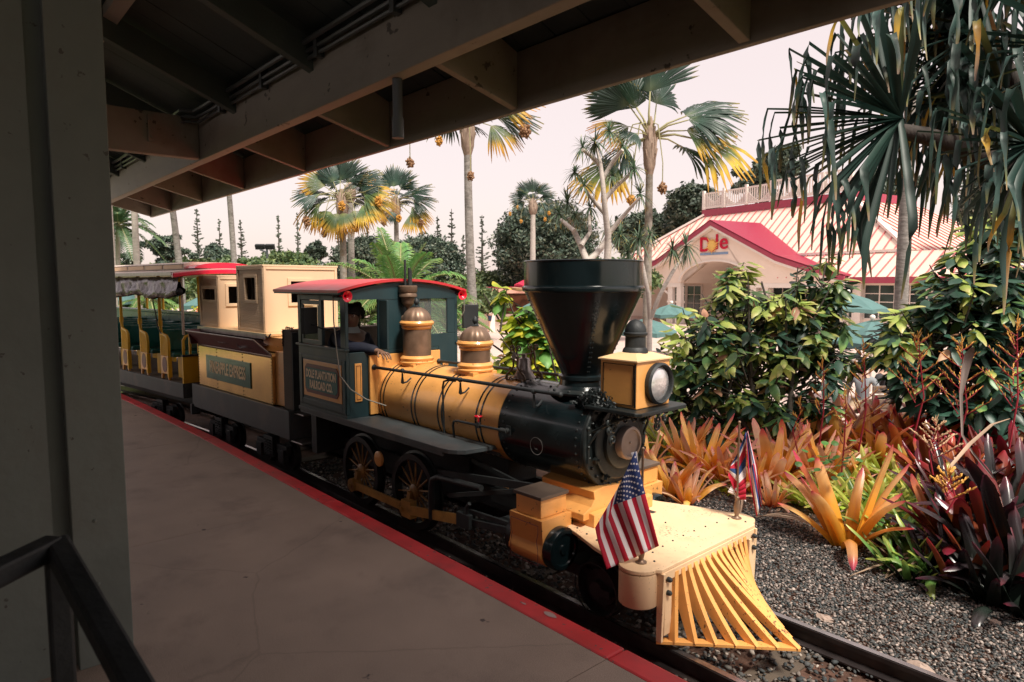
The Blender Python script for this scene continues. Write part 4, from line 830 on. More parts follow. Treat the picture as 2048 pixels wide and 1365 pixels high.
# the two wooden cabins standing on the tender
def cabin(label, x0, x1, y0, y1, z0, z1, side_win, front_win, tilt=0):
    r_ = thing('wooden_cabin', label, 'cabin', (-6.2, 3.10, 0), PHI_T, 'wooden cabins on the tender'); Z = Matrix.Identity(4)
    Mt.setdefault('cab_side', pm('shaded_grained_cream_boards', (.50,.36,.235), .6, var=.18, scale=3, bump=.6, bscale=30, stretch=(.25,1,3.5))); Mt.setdefault('cab_front', pm('smooth_cream_board', (.80,.57,.37), .5, var=.03, scale=2)); Mt.setdefault('dark_in', pm('dark_interior', (.02,.017,.015), .8))  # side boards coloured darker than the sunlit front, shade put into the colour
    def wall(name, plane, pos, a0, a1, c0, c1, win, m, th=.018):
        b = MB(); wa0, wa1, wc0, wc1 = win
        for (p, q_, s1, s2) in ((a0,wa0,c0,c1),(wa1,a1,c0,c1),(wa0,wa1,c0,wc0),(wa0,wa1,wc1,c1)):
            if plane == 'y': b.box(p,q_,pos,pos+th,s1,s2)
            else: b.box(pos-th,pos,p,q_,s1,s2)
        o = link(name, b.mesh(name, Mt[m]), r_)
        b = MB(); f = .035
        for (p, q_, s1, s2) in ((wa0-f,wa1+f,wc1,wc1+f),(wa0-f,wa1+f,wc0-f,wc0),(wa0-f,wa0,wc0+.001,wc1-.001),(wa1,wa1+f,wc0+.001,wc1-.001)):
            if plane == 'y': b.box(p,q_,pos-.014,pos-.001,s1,s2)
            else: b.box(pos+.001,pos+.014,p,q_,s1,s2)
        link('window_trim', b.mesh('window_trim', Mt[m]), o, .002)
        return o
    wall('side_wall','y',y0,x0,x1,z0,z1,side_win,'cab_side'); wall('front_wall','x',x1,y0+.02,y1,z0,z1,front_win,'cab_front')
    b = MB(); b.box(x0,x0+.018,y0+.02,y1,z0,z1); b.box(x0+.02,x1-.02,y1-.018,y1,z0,z1); link('rear_walls', b.mesh('rear_walls', Mt['cab_side']), r_)
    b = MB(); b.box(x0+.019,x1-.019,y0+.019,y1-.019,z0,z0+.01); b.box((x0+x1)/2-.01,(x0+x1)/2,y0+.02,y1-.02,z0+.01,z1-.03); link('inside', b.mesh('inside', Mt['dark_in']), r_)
    b = MB(); b.box(x0-.012,x1+.012,y0-.012,y1+.012,z1,z1+.02); link('lid', b.mesh('lid', Mt['cab_front']), r_, .003)
    b = MB(); t_ = .028
    for (p,q_) in ((x0-.004,x0+t_),(x1-t_,x1+.004)): b.box(p,q_,y0-.012,y0-.001,z0,z1-.001)
    for (s1,s2) in ((z0,z0+t_),(z1-t_-.001,z1-.001)): b.box(x0+t_+.001,x1-t_-.001,y0-.012,y0-.001,s1,s2)
    link('edge_battens', b.mesh('edge_battens', Mt['cab_side']), r_, .002)
    b = MB(); b.box(x1+.001,x1+.010,y0+.0,y0+t_,z0,z1-.001); b.box(x1+.001,x1+.010,y1-t_,y1,z0,z1-.001); b.box(x1+.001,x1+.010,y0+t_+.001,y1-t_-.001,z1-t_,z1-.001); link('edge_battens', b.mesh('edge_battens', Mt['cab_front']), r_, .002)
    return r_
cabin('larger cream wooden cabin with one square side window, right behind the locomotive cab', -1.50, -.845, -.36, .50, 1.08, 1.775, (-1.29,-1.03,1.42,1.66), (-.06,.16,1.39,1.62))
cabin('smaller cream wooden cabin with a wide slot window behind the larger one', -2.63, -2.07, -.36, .40, 1.08, 1.675, (-2.53,-2.14,1.40,1.53), (-.24,.05,1.36,1.56))
# ================================================================ open passenger coach
PHI_C = R(7.5)
co = thing('passenger_coach', 'open sided yellow passenger coach with green seats and a red roof', 'railway coach', (-8.85, 2.92, 0), PHI_C)
CL = 6.2; HW = .585
def Q(name, *bxs, m='yellowc', par=None, bev=.003):
    b = MB()
    for q in bxs: b.box(*q)
    return link(name, b.mesh(name, Mt[m]), par or co, bev)
Mt['yellowc'] = pm('bright_yellow_paint', (.88,.50,.03), .35, var=.06, dirt=(.4,.2,.03), dscale=6, damt=.3)
Mt['tealseat'] = pm('green_vinyl', (.015,.13,.125), .28, var=.2, scale=5, bump=.3, bscale=6, coat=.3); Mt['redroof'] = pm('glossy_red_roof', (.62,.008,.045), .2, var=.05, coat=.5)
Mt['roofcream'] = pm('pale_roof', (.62,.50,.42), .4, var=.06); Mt['plum'] = pm('plum_panel', (.16,.04,.06), .4)
Mt['silver'] = pm('silver_sheet', (.17,.155,.16), .2, metal=.7, var=.5, scale=7, bump=.8, bscale=14, stretch=(2.5,1,.5))
Q('side_sill', (-CL,0,-HW-.012,-HW+.02,.19,.37), (-CL,0,HW-.02,HW+.012,.19,.37), (-.035,0,-HW+.021,HW-.021,.19,.37), m='grey')
for k in range(10): Q('floor_board', (-CL,-.037,-HW+.022+k*.1141,-HW+.022+(k+1)*.1141-.006,.335,.368), m='wood', bev=0)
Q('underframe', (-CL+.2,-.2,-.25,.25,.0,.33), m='iron'); Q('step', (-2.5,-2.47,-.60,-.5,-.05,.19), (-2.9,-2.45,-.60,-.58,.02,.04), m='steel')
bogie(co, -1.0)
# front end panel
fp = Q('end_panel', (-.035,.0,-HW,-.05,.372,.70), (-.035,0,.05,HW,.372,.70)); Q('panel_rail', (-.045,.012,-HW-.005,-.05,.702,.725), m='iron', par=fp)
b = MB(); b.tube([(-.018,-HW+.02,.727),(-.018,-HW+.02,.90),(-.018,-HW+.05,.95),(-.018,-HW+.10,.965),(-.018,-.05,.97)], .018, 8); b.build('end_rail', Mt['yellowc'], fp, smooth=50)
for k in range(4):
    b = MB(); y = -HW+.10+k*.105; b.box(-.030,-.008,y-.012,y+.012,.727,.958); link('end_bar', b.mesh('end_bar', Mt['yellowc']), fp)
def bench(x):
    r_ = None
    for s in (-1, 1):
        y = s*(HW-.02); b = MB(); y0, y1 = min(y,y-s*.028), max(y,y-s*.028)
        # lower panel with legs and oval opening filled by a plum disc
        w0, w1 = x-.10, x+.14
        b.box(w0,w0+.03,y0,y1,.37,.44); b.box(w1-.03,w1,y0,y1,.37,.44); b.box(w0,w1,y0,y1,.441,.67)
        e_ = link('bench_end', b.mesh('bench_end', Mt['yellow']), co, .003)
        b = MB(); yy = y + s*.003; b.prism([(x+.02+.072*math.cos(a), .56+.10*math.sin(a)) for a in np.linspace(0, 2*math.pi, 25)[:-1]], min(yy,y), max(yy,y), 'xz'); m_ = b.mesh('oval_panel', Mt['plum']); fixn(m_); link('oval_panel', m_, e_)
        b = MB(); b.tube([(w0+.01,y-s*.014,1.10),(w0+.01,y-s*.014,.99),(w0+.04,y-s*.014,.955),(w1-.06,y-s*.014,.93),(w1-.015,y-s*.014,.89),(w1-.005,y-s*.014,.82),(w1-.01,y-s*.014,.672)], .019, 8); b.box(w0,w0+.028,y0,y1,.672,1.0); b.build('arm_frame', Mt['yellowc'], e_, smooth=50)
        for k in range(4):
            b = MB(); xx = w0+.045+k*.04; b.box(xx,xx+.016,y0+.004,y1-.004,.672,.945-k*.006); link('arm_bar', b.mesh('arm_bar', Mt['yellowc']), e_)
        b = MB(); b.box(w1-.02,w1+.01,y0-.01,y1+.01,.40,.66); link('scalloped_strip', b.mesh('scalloped_strip', Mt['yellowc']), e_)
    b = MB(); b.box(x-.10,x+.22,-HW+.05,HW-.05,.66,.72); b.box(x-.13,x-.07,-HW+.05,HW-.05,.722,1.0); st = link('seat', b.mesh('seat', Mt['tealseat']), co, .02)
    b = MB()
    for y in (-.35,.35): b.box(x-.05,x+.12,y-.02,y+.02,.37,.66)
    link('seat_support', b.mesh('seat_support', Mt['yellowc']), st)
for x in (-.62,-1.30,-1.98,-2.66,-3.34,-4.02,-4.7): bench(x)
for x in (-.70,-1.38,-2.06,-2.74,-3.42,-4.10):
    for s in (-1, 1):
        b = MB(); b.cyl((x-.02,s*(HW-.034),1.08),(x-.02,s*(HW-.034),1.70),.020,10); b.cyl((x-.02,s*(HW-.034),1.05),(x-.02,s*(HW-.034),1.12),.027,10); b.build('roof_post', Mt['yellowc'], co, smooth=50)
for s in (-1, 1):
    b = MB(); b.cyl((-.03,s*(HW-.034),.97),(-.03,s*(HW-.034),1.70),.016,10); b.build('roof_post', Mt['yellowc'] if s > 0 else Mt['roofcream'], co, smooth=50)
b = MB(); b.tube([(-.85,-HW+.0,1.55),(-.80,-HW-.01,1.35),(-.76,-HW,1.20),(-.70,-HW-.01,1.05),(-.62,-HW,.96)], .008, 6); link('black_cable', b.mesh('black_cable', Mt['rubber']), co)
b = MB(); b.box(-CL,-.05,HW-.06,HW-.03,.66,1.12); b.box(-CL,-.05,HW-.075,HW-.02,1.10,1.16); link('rolled_side_curtain', b.mesh('rolled_side_curtain', Mt['tealseat']), co, .02)
# roof: low arch, clerestory with panels
b = MB(); up = [(y, 1.735 + .05*(1-(y/.70)**2)) for y in np.linspace(-.70, .70, 15)]; dn = [(y, z-.03) for y, z in up[::-1]]; b.prism(up+dn, -CL, .10, 'yz'); m_ = b.mesh('roof', Mt['roofcream']); fixn(m_); m_.shade_smooth(); m_.set_sharp_from_angle(angle=R(30)); rfo = link('roof', m_, co)
Q('roof_edge', (-CL,.10,-.72,-.702,1.69,1.735), (-CL,.10,.702,.72,1.69,1.735), m='steel', par=rfo)
b = MB(); up = [(y, 1.72 + .055*(1-(y/.72)**2)) for y in np.linspace(-.72, .72, 15)]; dn = [(y, z-.055) for y, z in up[::-1]]; b.prism(up+dn, .101, .16, 'yz'); m_ = b.mesh('red_end_cap', Mt['redroof']); fixn(m_); link('red_end_cap', m_, rfo, .01)
b = MB(); up = [(.40*math.cos(a), 1.785 + .075*math.sin(a)) for a in np.linspace(0, math.pi, 13)]; b.prism(up, -.30, .0, 'yz'); m_ = b.mesh('clerestory_end', Mt['redroof']); fixn(m_); m_.shade_smooth(); m_.set_sharp_from_angle(angle=R(35)); link('clerestory_end', m_, rfo)
b = MB(); b.prism([(-.40,1.775),(.40,1.775),(.40,1.845),(.30,1.87),(-.30,1.87),(-.40,1.845)], -CL, -.302, 'yz'); cl = link('clerestory', b.mesh('clerestory', Mt['roofcream']), rfo)
for k in range(9):
    x = -.32-.62*k; Q('clerestory_panel', (x-.57,x-.02,-.408,-.4015,1.785,1.835), m='cab_front', par=cl, bev=0)
b = MB(); b.box(-CL,-.3,-.409,-.4015,1.838,1.846); link('clerestory_moulding', b.mesh('clerestory_moulding', Mt['plum']), cl)
# rolled up silver sheet under the eave
b = MB(); nx, na = 90, 12; vs = []
prof = [(-.60,1.68),(-.63,1.66),(-.635,1.60),(-.64,1.55),(-.66,1.52),(-.655,1.475),(-.62,1.45),(-.585,1.47),(-.58,1.52),(-.60,1.56),(-.60,1.62)]
for i in range(nx+1):
    x = .08 - 4.2*i/nx
    for j, (y, z) in enumerate(prof):
        k = .3+.7*min(1, j/4); w_ = k*(.016*math.sin(i*1.1+j*.9)+.020*math.sin(i*.47-j*.7)+.012*math.sin(i*2.3+j*1.9)); sag = -.045*abs(math.sin(i/nx*math.pi*3)) if 2 < j < 9 else 0
        vs.append((x, y+w_, z+sag+w_*.3))
n = len(prof); b.add(vs, [(i*n+j, i*n+j+1, (i+1)*n+j+1, (i+1)*n+j) for i in range(nx) for j in range(n-1)]); b.build('rolled_silver_sheet', Mt['silver'], co, smooth=80)
b = MB()
for x in (.06, -1.25, -2.6): b.ball((x,-.62,1.50), .045, 8, 6, (1.2,1,1))
link('roll_strap', b.mesh('roll_strap', Mt['rubber']), co)
for xa, xb in ((-.06,-.66),(-.75,-1.35)):
    b = MB(); y = HW-.012; b.add([(xa,y,1.12),(xb,y,1.12),(xb,y,1.68),(xa,y,1.68)], [(0,1,2,3)]); o = link('clear_curtain', b.mesh('clear_curtain', glassm('clear_vinyl', (.92,.90,.88), .08)), co)
# ================================================================ people
def skinned(name, joints, bones, mat, sub=1):
    me = bpy.data.meshes.new(name); me.from_pydata([j[0] for j in joints], bones, [])
    me.materials.append(mat); o = bpy.data.objects.new(name, me); col.objects.link(o)
    sk = o.modifiers.new('skin', 'SKIN'); sk.use_smooth_shade = True
    for i, j in enumerate(joints):
        r_ = j[1]; r_ = r_ if isinstance(r_, tuple) else (r_, r_); me.skin_vertices[0].data[i].radius = r_
    me.skin_vertices[0].data[0].use_root = True
    if sub: sd_ = o.modifiers.new('sub', 'SUBSURF'); sd_.levels = sub; sd_.render_levels = sub
    return o
skin_dark = pm('brown_skin', (.21,.115,.075), .5, var=.06); skin_l = pm('light_skin', (.48,.29,.21), .5, var=.05)
def headparts(root, c, r_, hair_m, skin_m, face, long_=False, hat=None):
    """face features on a head centred at c, facing direction face"""
    f = Vector(face).normalized(); s = Vector((0,0,1)).cross(f).normalized(); u = f.cross(s)
    b = MB(); b.ball(c - f*.034 + u*.034, r_*1.04, 14, 9, (1,1,.95))
    if long_:
        rr = random.Random(4)
        for k in range(30): b.ball(c - f*(.045+.05*rr.random()) + u*rr.uniform(-.01,.095) + s*rr.uniform(-.075,.075), rr.uniform(.022,.036), 8, 6)
        for k in range(10): b.ball(c - f*(.11+.008*k) - u*(.03*k-.06), .045-.001*k, 8, 6)
    b.build('hair', hair_m, root, smooth=70)
    b = MB(); b.ball(c + f*r_*1.0 - u*.012, .012, 8, 6, (1,1,1.6))
    for q in (-1, 1): b.ball(c + s*q*r_*.88 - u*.005, .016, 8, 6, (.6,.6,1.3))
    b.build('nose_and_ears', skin_m, root, smooth=80)
    b = MB()
    for q in (-1, 1): b.ball(c + f*r_*.875 + s*q*.030 + u*.010, .0095, 8, 6)
    b.build('eyes', pm('eye_white', (.5,.47,.45), .3), root, smooth=80)
    b = MB()
    for q in (-1, 1): b.ball(c + f*(r_*.875+.0065) + s*q*.030 + u*.010, .0052, 6, 4)
    for q in (-1, 1): b.tube([c+f*r_*.93+s*q*.016+u*.034, c+f*r_*.93+s*q*.032+u*.039, c+f*r_*.86+s*q*.048+u*.034], .0035, 5)
    b.build('pupils_and_brows', pm('dark_hairs', (.015,.01,.01), .5), root)
    b = MB(); b.tube([c+f*r_*.86-s*.024-u*.050, c+f*r_*.95-u*.048, c+f*r_*.86+s*.024-u*.050], [.003,.006,.003], 6); b.build('mouth', pm('lips', (.2,.07,.06), .5), root)
# the driver, seated in the cab, right arm out of the front opening, hand resting on the firebox top
dr = thing('person', 'train driver in a navy sleeve leaning an arm out of the locomotive cab', 'person', (-1.5, 3.215, 0), R(1.3))
hc = Vector((-3.76, -.36, 1.315))
def hand(J, B, wr, palm_end, fingers, thumb, r0=.0085):
    """adds palm and five fingers to a skeleton; wr index of the wrist"""
    p = len(J); J.append((palm_end, (.024,.014))); B.append((wr, p))
    for chain in fingers + [thumb]:
        prev = p if chain is not thumb else wr
        for k, q in enumerate(chain): J.append((q, r0*(1-.13*k))); B.append((prev, len(J)-1)); prev = len(J)-1
H0 = Vector((-3.395, -.31, 1.035))       # wrist
ch = Vector((-3.86, -.34, 1.03))
J = [((-3.92,-.32,.62), (.13,.11)), (ch, (.14,.11)), ((-3.83,-.34,1.165), (.10,.075)), ((-3.795,-.35,1.225), .050), (hc+Vector((0,0,-.03)), (.066,.060)), (hc+Vector((0,0,.045)), (.072,.070)),
     ((-3.82,-.47,1.14), .055), ((-3.66,-.49,1.045), .045), ((-3.56,-.40,1.06), .040), (H0, .024),
     ((-3.88,-.18,1.12), .055), ((-3.80,-.10,.90), .042), ((-3.65,-.13,.80), .034), ((-3.80,-.40,.58), .085), ((-3.55,-.42,.60), .065), ((-3.80,-.22,.58), .085), ((-3.55,-.2,.60), .065)]
B_ = [(0,1),(1,2),(2,3),(3,4),(4,5),(2,6),(6,7),(7,8),(8,9),(2,10),(10,11),(11,12),(0,13),(13,14),(0,15),(15,16)]
pe_ = H0 + Vector((.055, -.01, -.008))
fing = []
for k, (dy, L) in enumerate(((-.030,.062),(-.010,.072),(.010,.068),(.030,.055))):
    fing.append([pe_+Vector((.022,dy,.0)), pe_+Vector((.022+L*.42,dy*1.15,-.010)), pe_+Vector((.022+L*.72,dy*1.2,-.028)), pe_+Vector((.022+L*.85,dy*1.2,-.045-.010*(k % 2)))])
thm = [H0+Vector((.025,-.034,-.008)), H0+Vector((.05,-.052,-.022)), H0+Vector((.07,-.058,-.040))]
hand(J, B_, 9, pe_, fing, thm)
body = skinned('body', [(tuple(p), r_) for p, r_ in J], B_, skin_dark, 2); body.parent = dr
Js = [((-3.92,-.32,.60), (.18,.16)), (ch, (.20,.17)), ((-3.825,-.345,1.165), (.15,.12)), ((-3.82,-.47,1.14), .068), ((-3.66,-.49,1.045), .060), ((-3.56,-.40,1.06), .055), (H0-Vector((.02,0,-.004)), .042), ((-3.88,-.18,1.12), .068), ((-3.80,-.10,.90), .055), ((-3.67,-.13,.81), .045)]
jk = skinned('jacket', [(tuple(p), r_) for p, r_ in Js], [(0,1),(1,2),(2,3),(3,4),(4,5),(5,6),(2,7),(7,8),(8,9)], pm('navy_cloth', (.008,.011,.026), .8, var=.3, scale=10, bump=.6, bscale=12), 2); jk.parent = dr
headparts(dr, hc, .080, pm('black_hair', (.012,.009,.008), .7, bump=1, bscale=60), skin_dark, (.75,-.66,.0), True)
b = MB(); b.lathe([(.082,-.035),(.070,-.01),(.060,.012),(.055,.02)], (-3.80,-.35,1.215), (.1,0,1), 20, False); b.build('shirt_collar', pm('grey_shirt', (.30,.34,.34), .8), dr, smooth=70)
q = P('driver_seat', (-4.12,-3.75,-.50,-.14,.50,.58), m='rubber')
# small figures in the plaza
def figure(label, x, y, rz, h, shirt, pants, hair, skin=skin_l, legs='bare', step=.1, sit=False, hat=None, z=-.975, arms=0.0, group=None):
    g = thing('person', label, 'person', (x, y, z), rz, group); s = h / 1.7
    def S(x_, y_, z_): return (x_*s, y_*s, z_*s)
    if sit: hip = .48
    J = []; B2 = []
    hz = .93 if not sit else .47
    J = [(S(0,0,hz), .11*s), (S(0,0,hz+.25), (.12*s,.09*s)), (S(0,0,hz+.47), (.10*s,.07*s)), (S(0,0,hz+.55), .045*s), (S(.01,0,hz+.64), .075*s), (S(.01,0,hz+.70), .078*s)]
    B2 = [(0,1),(1,2),(2,3),(3,4),(4,5)]
    for q in (-1, 1):
        k = len(J)
        J += [(S(0,q*.17,hz+.46), .05*s), (S(-.03+arms*.15,q*.24,hz+.20), .038*s), (S(.05+arms*.3,q*.24,hz-.02+arms*.2), .028*s), (S(.07+arms*.36,q*.24,hz-.10+arms*.22), .026*s)]
        B2 += [(2,k),(k,k+1),(k+1,k+2),(k+2,k+3)]
        k = len(J)
        if sit: J += [(S(.05,q*.09,hz), .08*s), (S(.42,q*.10,hz), .06*s), (S(.42,q*.10,.08), .04*s), (S(.52,q*.10,.03), .035*s)]
        else: J += [(S(q*step*.3,q*.09,hz-.10), .085*s), (S(q*step*.7+.03,q*.09,hz-.46), .055*s), (S(q*step*1.3,q*.09,.09), .038*s), (S(q*step*1.3+.12,q*.10,.03), .034*s)]
        B2 += [(0,k),(k,k+1),(k+1,k+2),(k+2,k+3)]
    bd = skinned('body', J, B2, skin, 1); bd.parent = g
    Js = [(S(0,0,hz-.02), .13*s), (S(0,0,hz+.25), (.14*s,.11*s)), (S(0,0,hz+.46), (.12*s,.09*s))] ; Bs = [(0,1),(1,2)]
    for q in (-1, 1): k = len(Js); Js += [(S(0,q*.18,hz+.45), .065*s), (S(-.02+arms*.1,q*.235,hz+.27), .055*s)]; Bs += [(2,k),(k,k+1)]
    o = skinned('shirt', Js, Bs, shirt, 1); o.parent = g
    Jp = [(S(0,0,hz), .125*s)]; Bp = []
    for q in (-1, 1):
        k = len(Jp)
        if sit: Jp += [(S(.06,q*.09,hz), .095*s), (S(.40,q*.10,hz), .075*s)]; Bp += [(0,k),(k,k+1)]
        else:
            Jp += [(S(q*step*.3,q*.09,hz-.12), .10*s), (S(q*step*.7+.02,q*.09,hz-.40), .085*s)]; Bp += [(0,k),(k,k+1)]
            if legs == 'long': Jp += [(S(q*step*1.25,q*.09,.12), .06*s)]; Bp += [(k+1,k+2)]
    o = skinned('trousers' if legs == 'long' else 'shorts', Jp, Bp, pants, 1); o.parent = g
    b = MB(); b.ball(S(-.01,0,hz+.735), .088*s, 12, 8, (1,1,.85)); b.build('hair', hair, g, smooth=70)
    b = MB(); b.ball(S(.092,0,hz+.66), .014*s, 6, 5)
    for q in (-1,1): b.ball(S(.082,q*.03,hz+.69), .010*s, 6, 4)
    b.build('face', pm('face_tone', (.30,.16,.11), .5), g)
    if hat:
        b = MB(); b.lathe([(.13*s,0),(.125*s,.01*s),(.09*s,.015*s),(.088*s,.07*s),(.06*s,.10*s),(0,.105*s)], S(0,0,hz+.735), (0,0,1), 16); b.build('hat', hat, g, smooth=50)
    return g
C = lambda n, c: pm(n, c, .8, var=.1)
# ================================================================ plant kit
def strap(pts, wid, fold=.25, side=None, ncol=3, b=None, t0=0, t1=1):
    """a long leaf along pts; its edges lifted by fold times the half width"""
    b = b or MB(); pts = [Vector(p) for p in pts]; vs = []; ts = []; n = len(pts)
    for i, p in enumerate(pts):
        d = (pts[min(i+1, n-1)] - pts[max(i-1, 0)]).normalized()
        s = Vector(side) if side is not None else d.cross(Vector((0,0,1)))
        if s.length < 1e-3: s = Vector((0,1,0))
        s = (s - d*s.dot(d)).normalized(); u = s.cross(d).normalized()
        if u.z < 0 and side is None: u = -u
        for k in range(ncol):
            q = -1 + 2*k/(ncol-1); vs.append(p + s*q*wid[i] + u*(abs(q)**1.5)*wid[i]*fold); ts.append(t0+(t1-t0)*i/(n-1))
    return b.add(vs, [(i*ncol+k, i*ncol+k+1, (i+1)*ncol+k+1, (i+1)*ncol+k) for i in range(n-1) for k in range(ncol-1)], ts)
def smoothed(me): me.shade_smooth(); return me
G = lambda *c: c
leafmat = {
 'fan': leafm('fan_leaf_green', [(0,(.11,.15,.08)),(.3,(.026,.060,.042)),(.85,(.024,.055,.038)),(1,(.20,.16,.03))], .25, .45, .25),
 'fany': leafm('fan_leaf_yellowing', [(0,(0.184,0.196,0.069)),(.35,(0.046,0.092,0.034)),(.60,(0.103,0.138,0.023)),(.78,(0.552,0.345,0.034)),(1,(0.483,0.230,0.057))], .2, .5, .3),
 'pand': leafm('screwpine_leaf', [(0,(.020,.050,.040)),(.8,(.026,.058,.048)),(.93,(.13,.13,.04)),(1,(.28,.2,.12))], .35, .5, .18),
 'pandy': leafm('screwpine_leaf_old', [(0,(.03,.05,.03)),(.5,(.12,.12,.03)),(.7,(.5,.27,.03)),(1,(.35,.27,.2))], .3, .5, .3),
 'cac': leafm('cacao_leaf_dark', [(0,(.028,.075,.048)),(1,(.026,.070,.048))], .45, .42, .15, osc=.3),
 'cacm': leafm('cacao_leaf_green', [(0,(.08,.17,.06)),(.6,(.10,.21,.07)),(1,(.30,.38,.11))], .35, .38, .3),
 'cacy': leafm('cacao_leaf_young_lit', [(0,(0.297,0.405,0.081)),(.6,(0.432,0.540,0.135)),(1,(0.743,0.675,0.270))], .25, .4, .35),  # young leaves, also standing in for leaves the light strikes
 'cacp': leafm('cacao_leaf_new', [(0,(.45,.22,.12)),(1,(.60,.36,.22))], .25, .5, .3),
 'yel': leafm('broad_leaf_yellow', [(0,(.30,.42,.04)),(.6,(.42,.50,.05)),(1,(.75,.62,.06))], .35, .45, .4),
 'yelg': leafm('broad_leaf_green', [(0,(0.070,0.196,0.042)),(1,(0.140,0.308,0.070))], .4, .45, .35),
 'bo': leafm('bromeliad_orange', [(0,(.28,.26,.03)),(.15,(.75,.36,.03)),(.5,(.93,.44,.07)),(.80,(.93,.54,.22)),(.93,(.80,.22,.16)),(1,(.52,.02,.07))], .22, .32, .35, osc=.2),
 'bop': leafm('bromeliad_peach', [(0,(.64,.12,.06)),(.3,(.90,.42,.15)),(.7,(.92,.60,.38)),(1,(.85,.34,.30))], .2, .32, .35, osc=.15),
 'br': leafm('bromeliad_rust', [(0,(0.135,0.095,0.027)),(.4,(0.432,0.135,0.027)),(.8,(0.567,0.162,0.054)),(1,(0.567,0.014,0.081))], .35, .3, .25, osc=.25),
 'bm': leafm('bromeliad_maroon', [(0,(.03,.05,.02)),(.35,(.10,.035,.012)),(.75,(.15,.022,.014)),(1,(.22,.012,.03))], .4, .25, .2, osc=.3),
 'bd': leafm('bromeliad_dark', [(0,(.010,.018,.012)),(.5,(.016,.022,.018)),(.85,(.030,.020,.024)),(1,(.09,.012,.025))], .4, .22, .12, osc=.3),
 'by': leafm('bromeliad_lime', [(0,(0.253,0.345,0.034)),(.5,(0.517,0.632,0.092)),(.9,(0.713,0.713,0.184)),(1,(0.805,0.598,0.138))], .3, .35, .4, osc=.25),
 'bg': leafm('bromeliad_green', [(0,(0.060,0.135,0.030)),(.6,(0.150,0.300,0.075)),(1,(0.420,0.450,0.090))], .35, .32, .3),
 'areca': leafm('feather_palm_green', [(0,(0.150,0.240,0.060)),(.5,(0.105,0.240,0.075)),(1,(0.300,0.420,0.090))], .3, .45, .35),
 'coco': leafm('coconut_leaf', [(0,(0.084,0.140,0.056)),(1,(0.042,0.091,0.049))], .3, .45, .25),
 'far': leafm('far_foliage', [(0,(0.025,0.046,0.034)),(.5,(0.055,0.086,0.060)),(.85,(0.098,0.132,0.086)),(1,(0.230,0.241,0.184))], .15, .5, .12, osc=.2),  # lightened and greyed in place of distance haze
 'farl': leafm('far_foliage_light', [(0,(0.042,0.084,0.035)),(.6,(0.098,0.154,0.056)),(1,(0.224,0.280,0.098))], .15, .5, .2, osc=.2),
 'pine': leafm('norfolk_needles', [(0,(0.072,0.096,0.072)),(1,(0.144,0.168,0.126))], .2, .6, .1),  # pale grey green, with the haze of distance mixed into the colour
 'tuft': leafm('dracaena_leaf', [(0,(0.070,0.126,0.070)),(.7,(0.084,0.140,0.084)),(1,(0.490,0.350,0.070))], .3, .45, .25),
 'dead': leafm('dead_leaf', [(0,(.30,.20,.13)),(.5,(.50,.36,.26)),(1,(.38,.26,.17))], .3, .7, .2),
}
bark = pm('palm_bark', (.26,.24,.22), .85, var=.3, scale=9, bump=.9, bscale=18, stretch=(1,1,3), dirt=(.07,.065,.05), dscale=6, damt=.85)
bark_br = pm('mossy_bark', (.24,.215,.185), .85, var=.35, scale=8, bump=.9, bscale=20, dirt=(.16,.09,.02), dscale=3.5, damt=.9)
bark_pale = pm('pale_bark', (.46,.41,.37), .8, var=.15, scale=8, bump=.6, bscale=30, stretch=(1,1,4), dirt=(.2,.17,.15), dscale=3)
bark_dk = pm('dark_bark', (.06,.05,.04), .85, var=.3, scale=10, bump=.8, stretch=(1,1,3))
fib = pm('palm_fibre', (.30,.22,.17), .9, var=.35, scale=14, bump=1, bscale=30, stretch=(1,1,.3)); fruit_m = pm('palm_fruit', (.50,.24,.03), .55, var=.3, scale=20, bump=.4)
fruit_br = pm('dry_palm_fruit', (.25,.13,.06), .7, var=.35, scale=20); stalk_m = pm('leaf_stalk', (.30,.28,.14), .5, var=.15)
def fan_mesh(name, mats, seed, pet=.56, rf=.74, nseg=26, span=R(155), droop=.12, fold=.16, wind=.0):
    rr = random.Random(seed); b = MB(); b.mat(1)
    b.tube([(0,0,0),(pet*.5,0,.05),(pet,0,.0)], [.022,.014,.009], 5);
    b.mat(0)
    for i in range(nseg):
        a0 = -span/2 + span*i/nseg; a1 = a0 + span/nseg; am = (a0+a1)/2; Lr = rf*(1 - .22*abs(am)/(span/2))*rr.uniform(.92,1.06); dr_ = rr.uniform(.8, 1.5)
        vs = []; ts = []
        for t, w_ in ((.0,1),(.3,1),(.55,1),(.74,1),(.87,.55),(1.0,.04)):
            r_ = Lr*t
            for a, up in ((am+(a0-am)*w_,0),(am,1),(am+(a1-am)*w_,0)):
                x = pet + r_*math.cos(a); y = r_*math.sin(a)
                z = -droop*dr_*rf*t*t - fold*abs(math.sin(a))*r_ + up*.10*r_*(span/nseg)*2.2 - (.10*rf*dr_*max(0,t-.68)/.32 if t > .68 else 0)
                vs.append((x, y, z)); ts.append(t)
        b.add(vs, [(3*k+c, 3*k+c+1, 3*k+4+c, 3*k+3+c) for k in range(5) for c in range(2)], ts)
    me = b.mesh(name, mats); return smoothed(me)
fans = [fan_mesh('frond', [leafmat['fan'], stalk_m], 10+k, droop=.08+.1*k) for k in range(3)]
fansy = [fan_mesh('frond', [leafmat['fany'], stalk_m], 20+k, droop=.12+.14*k) for k in range(3)]
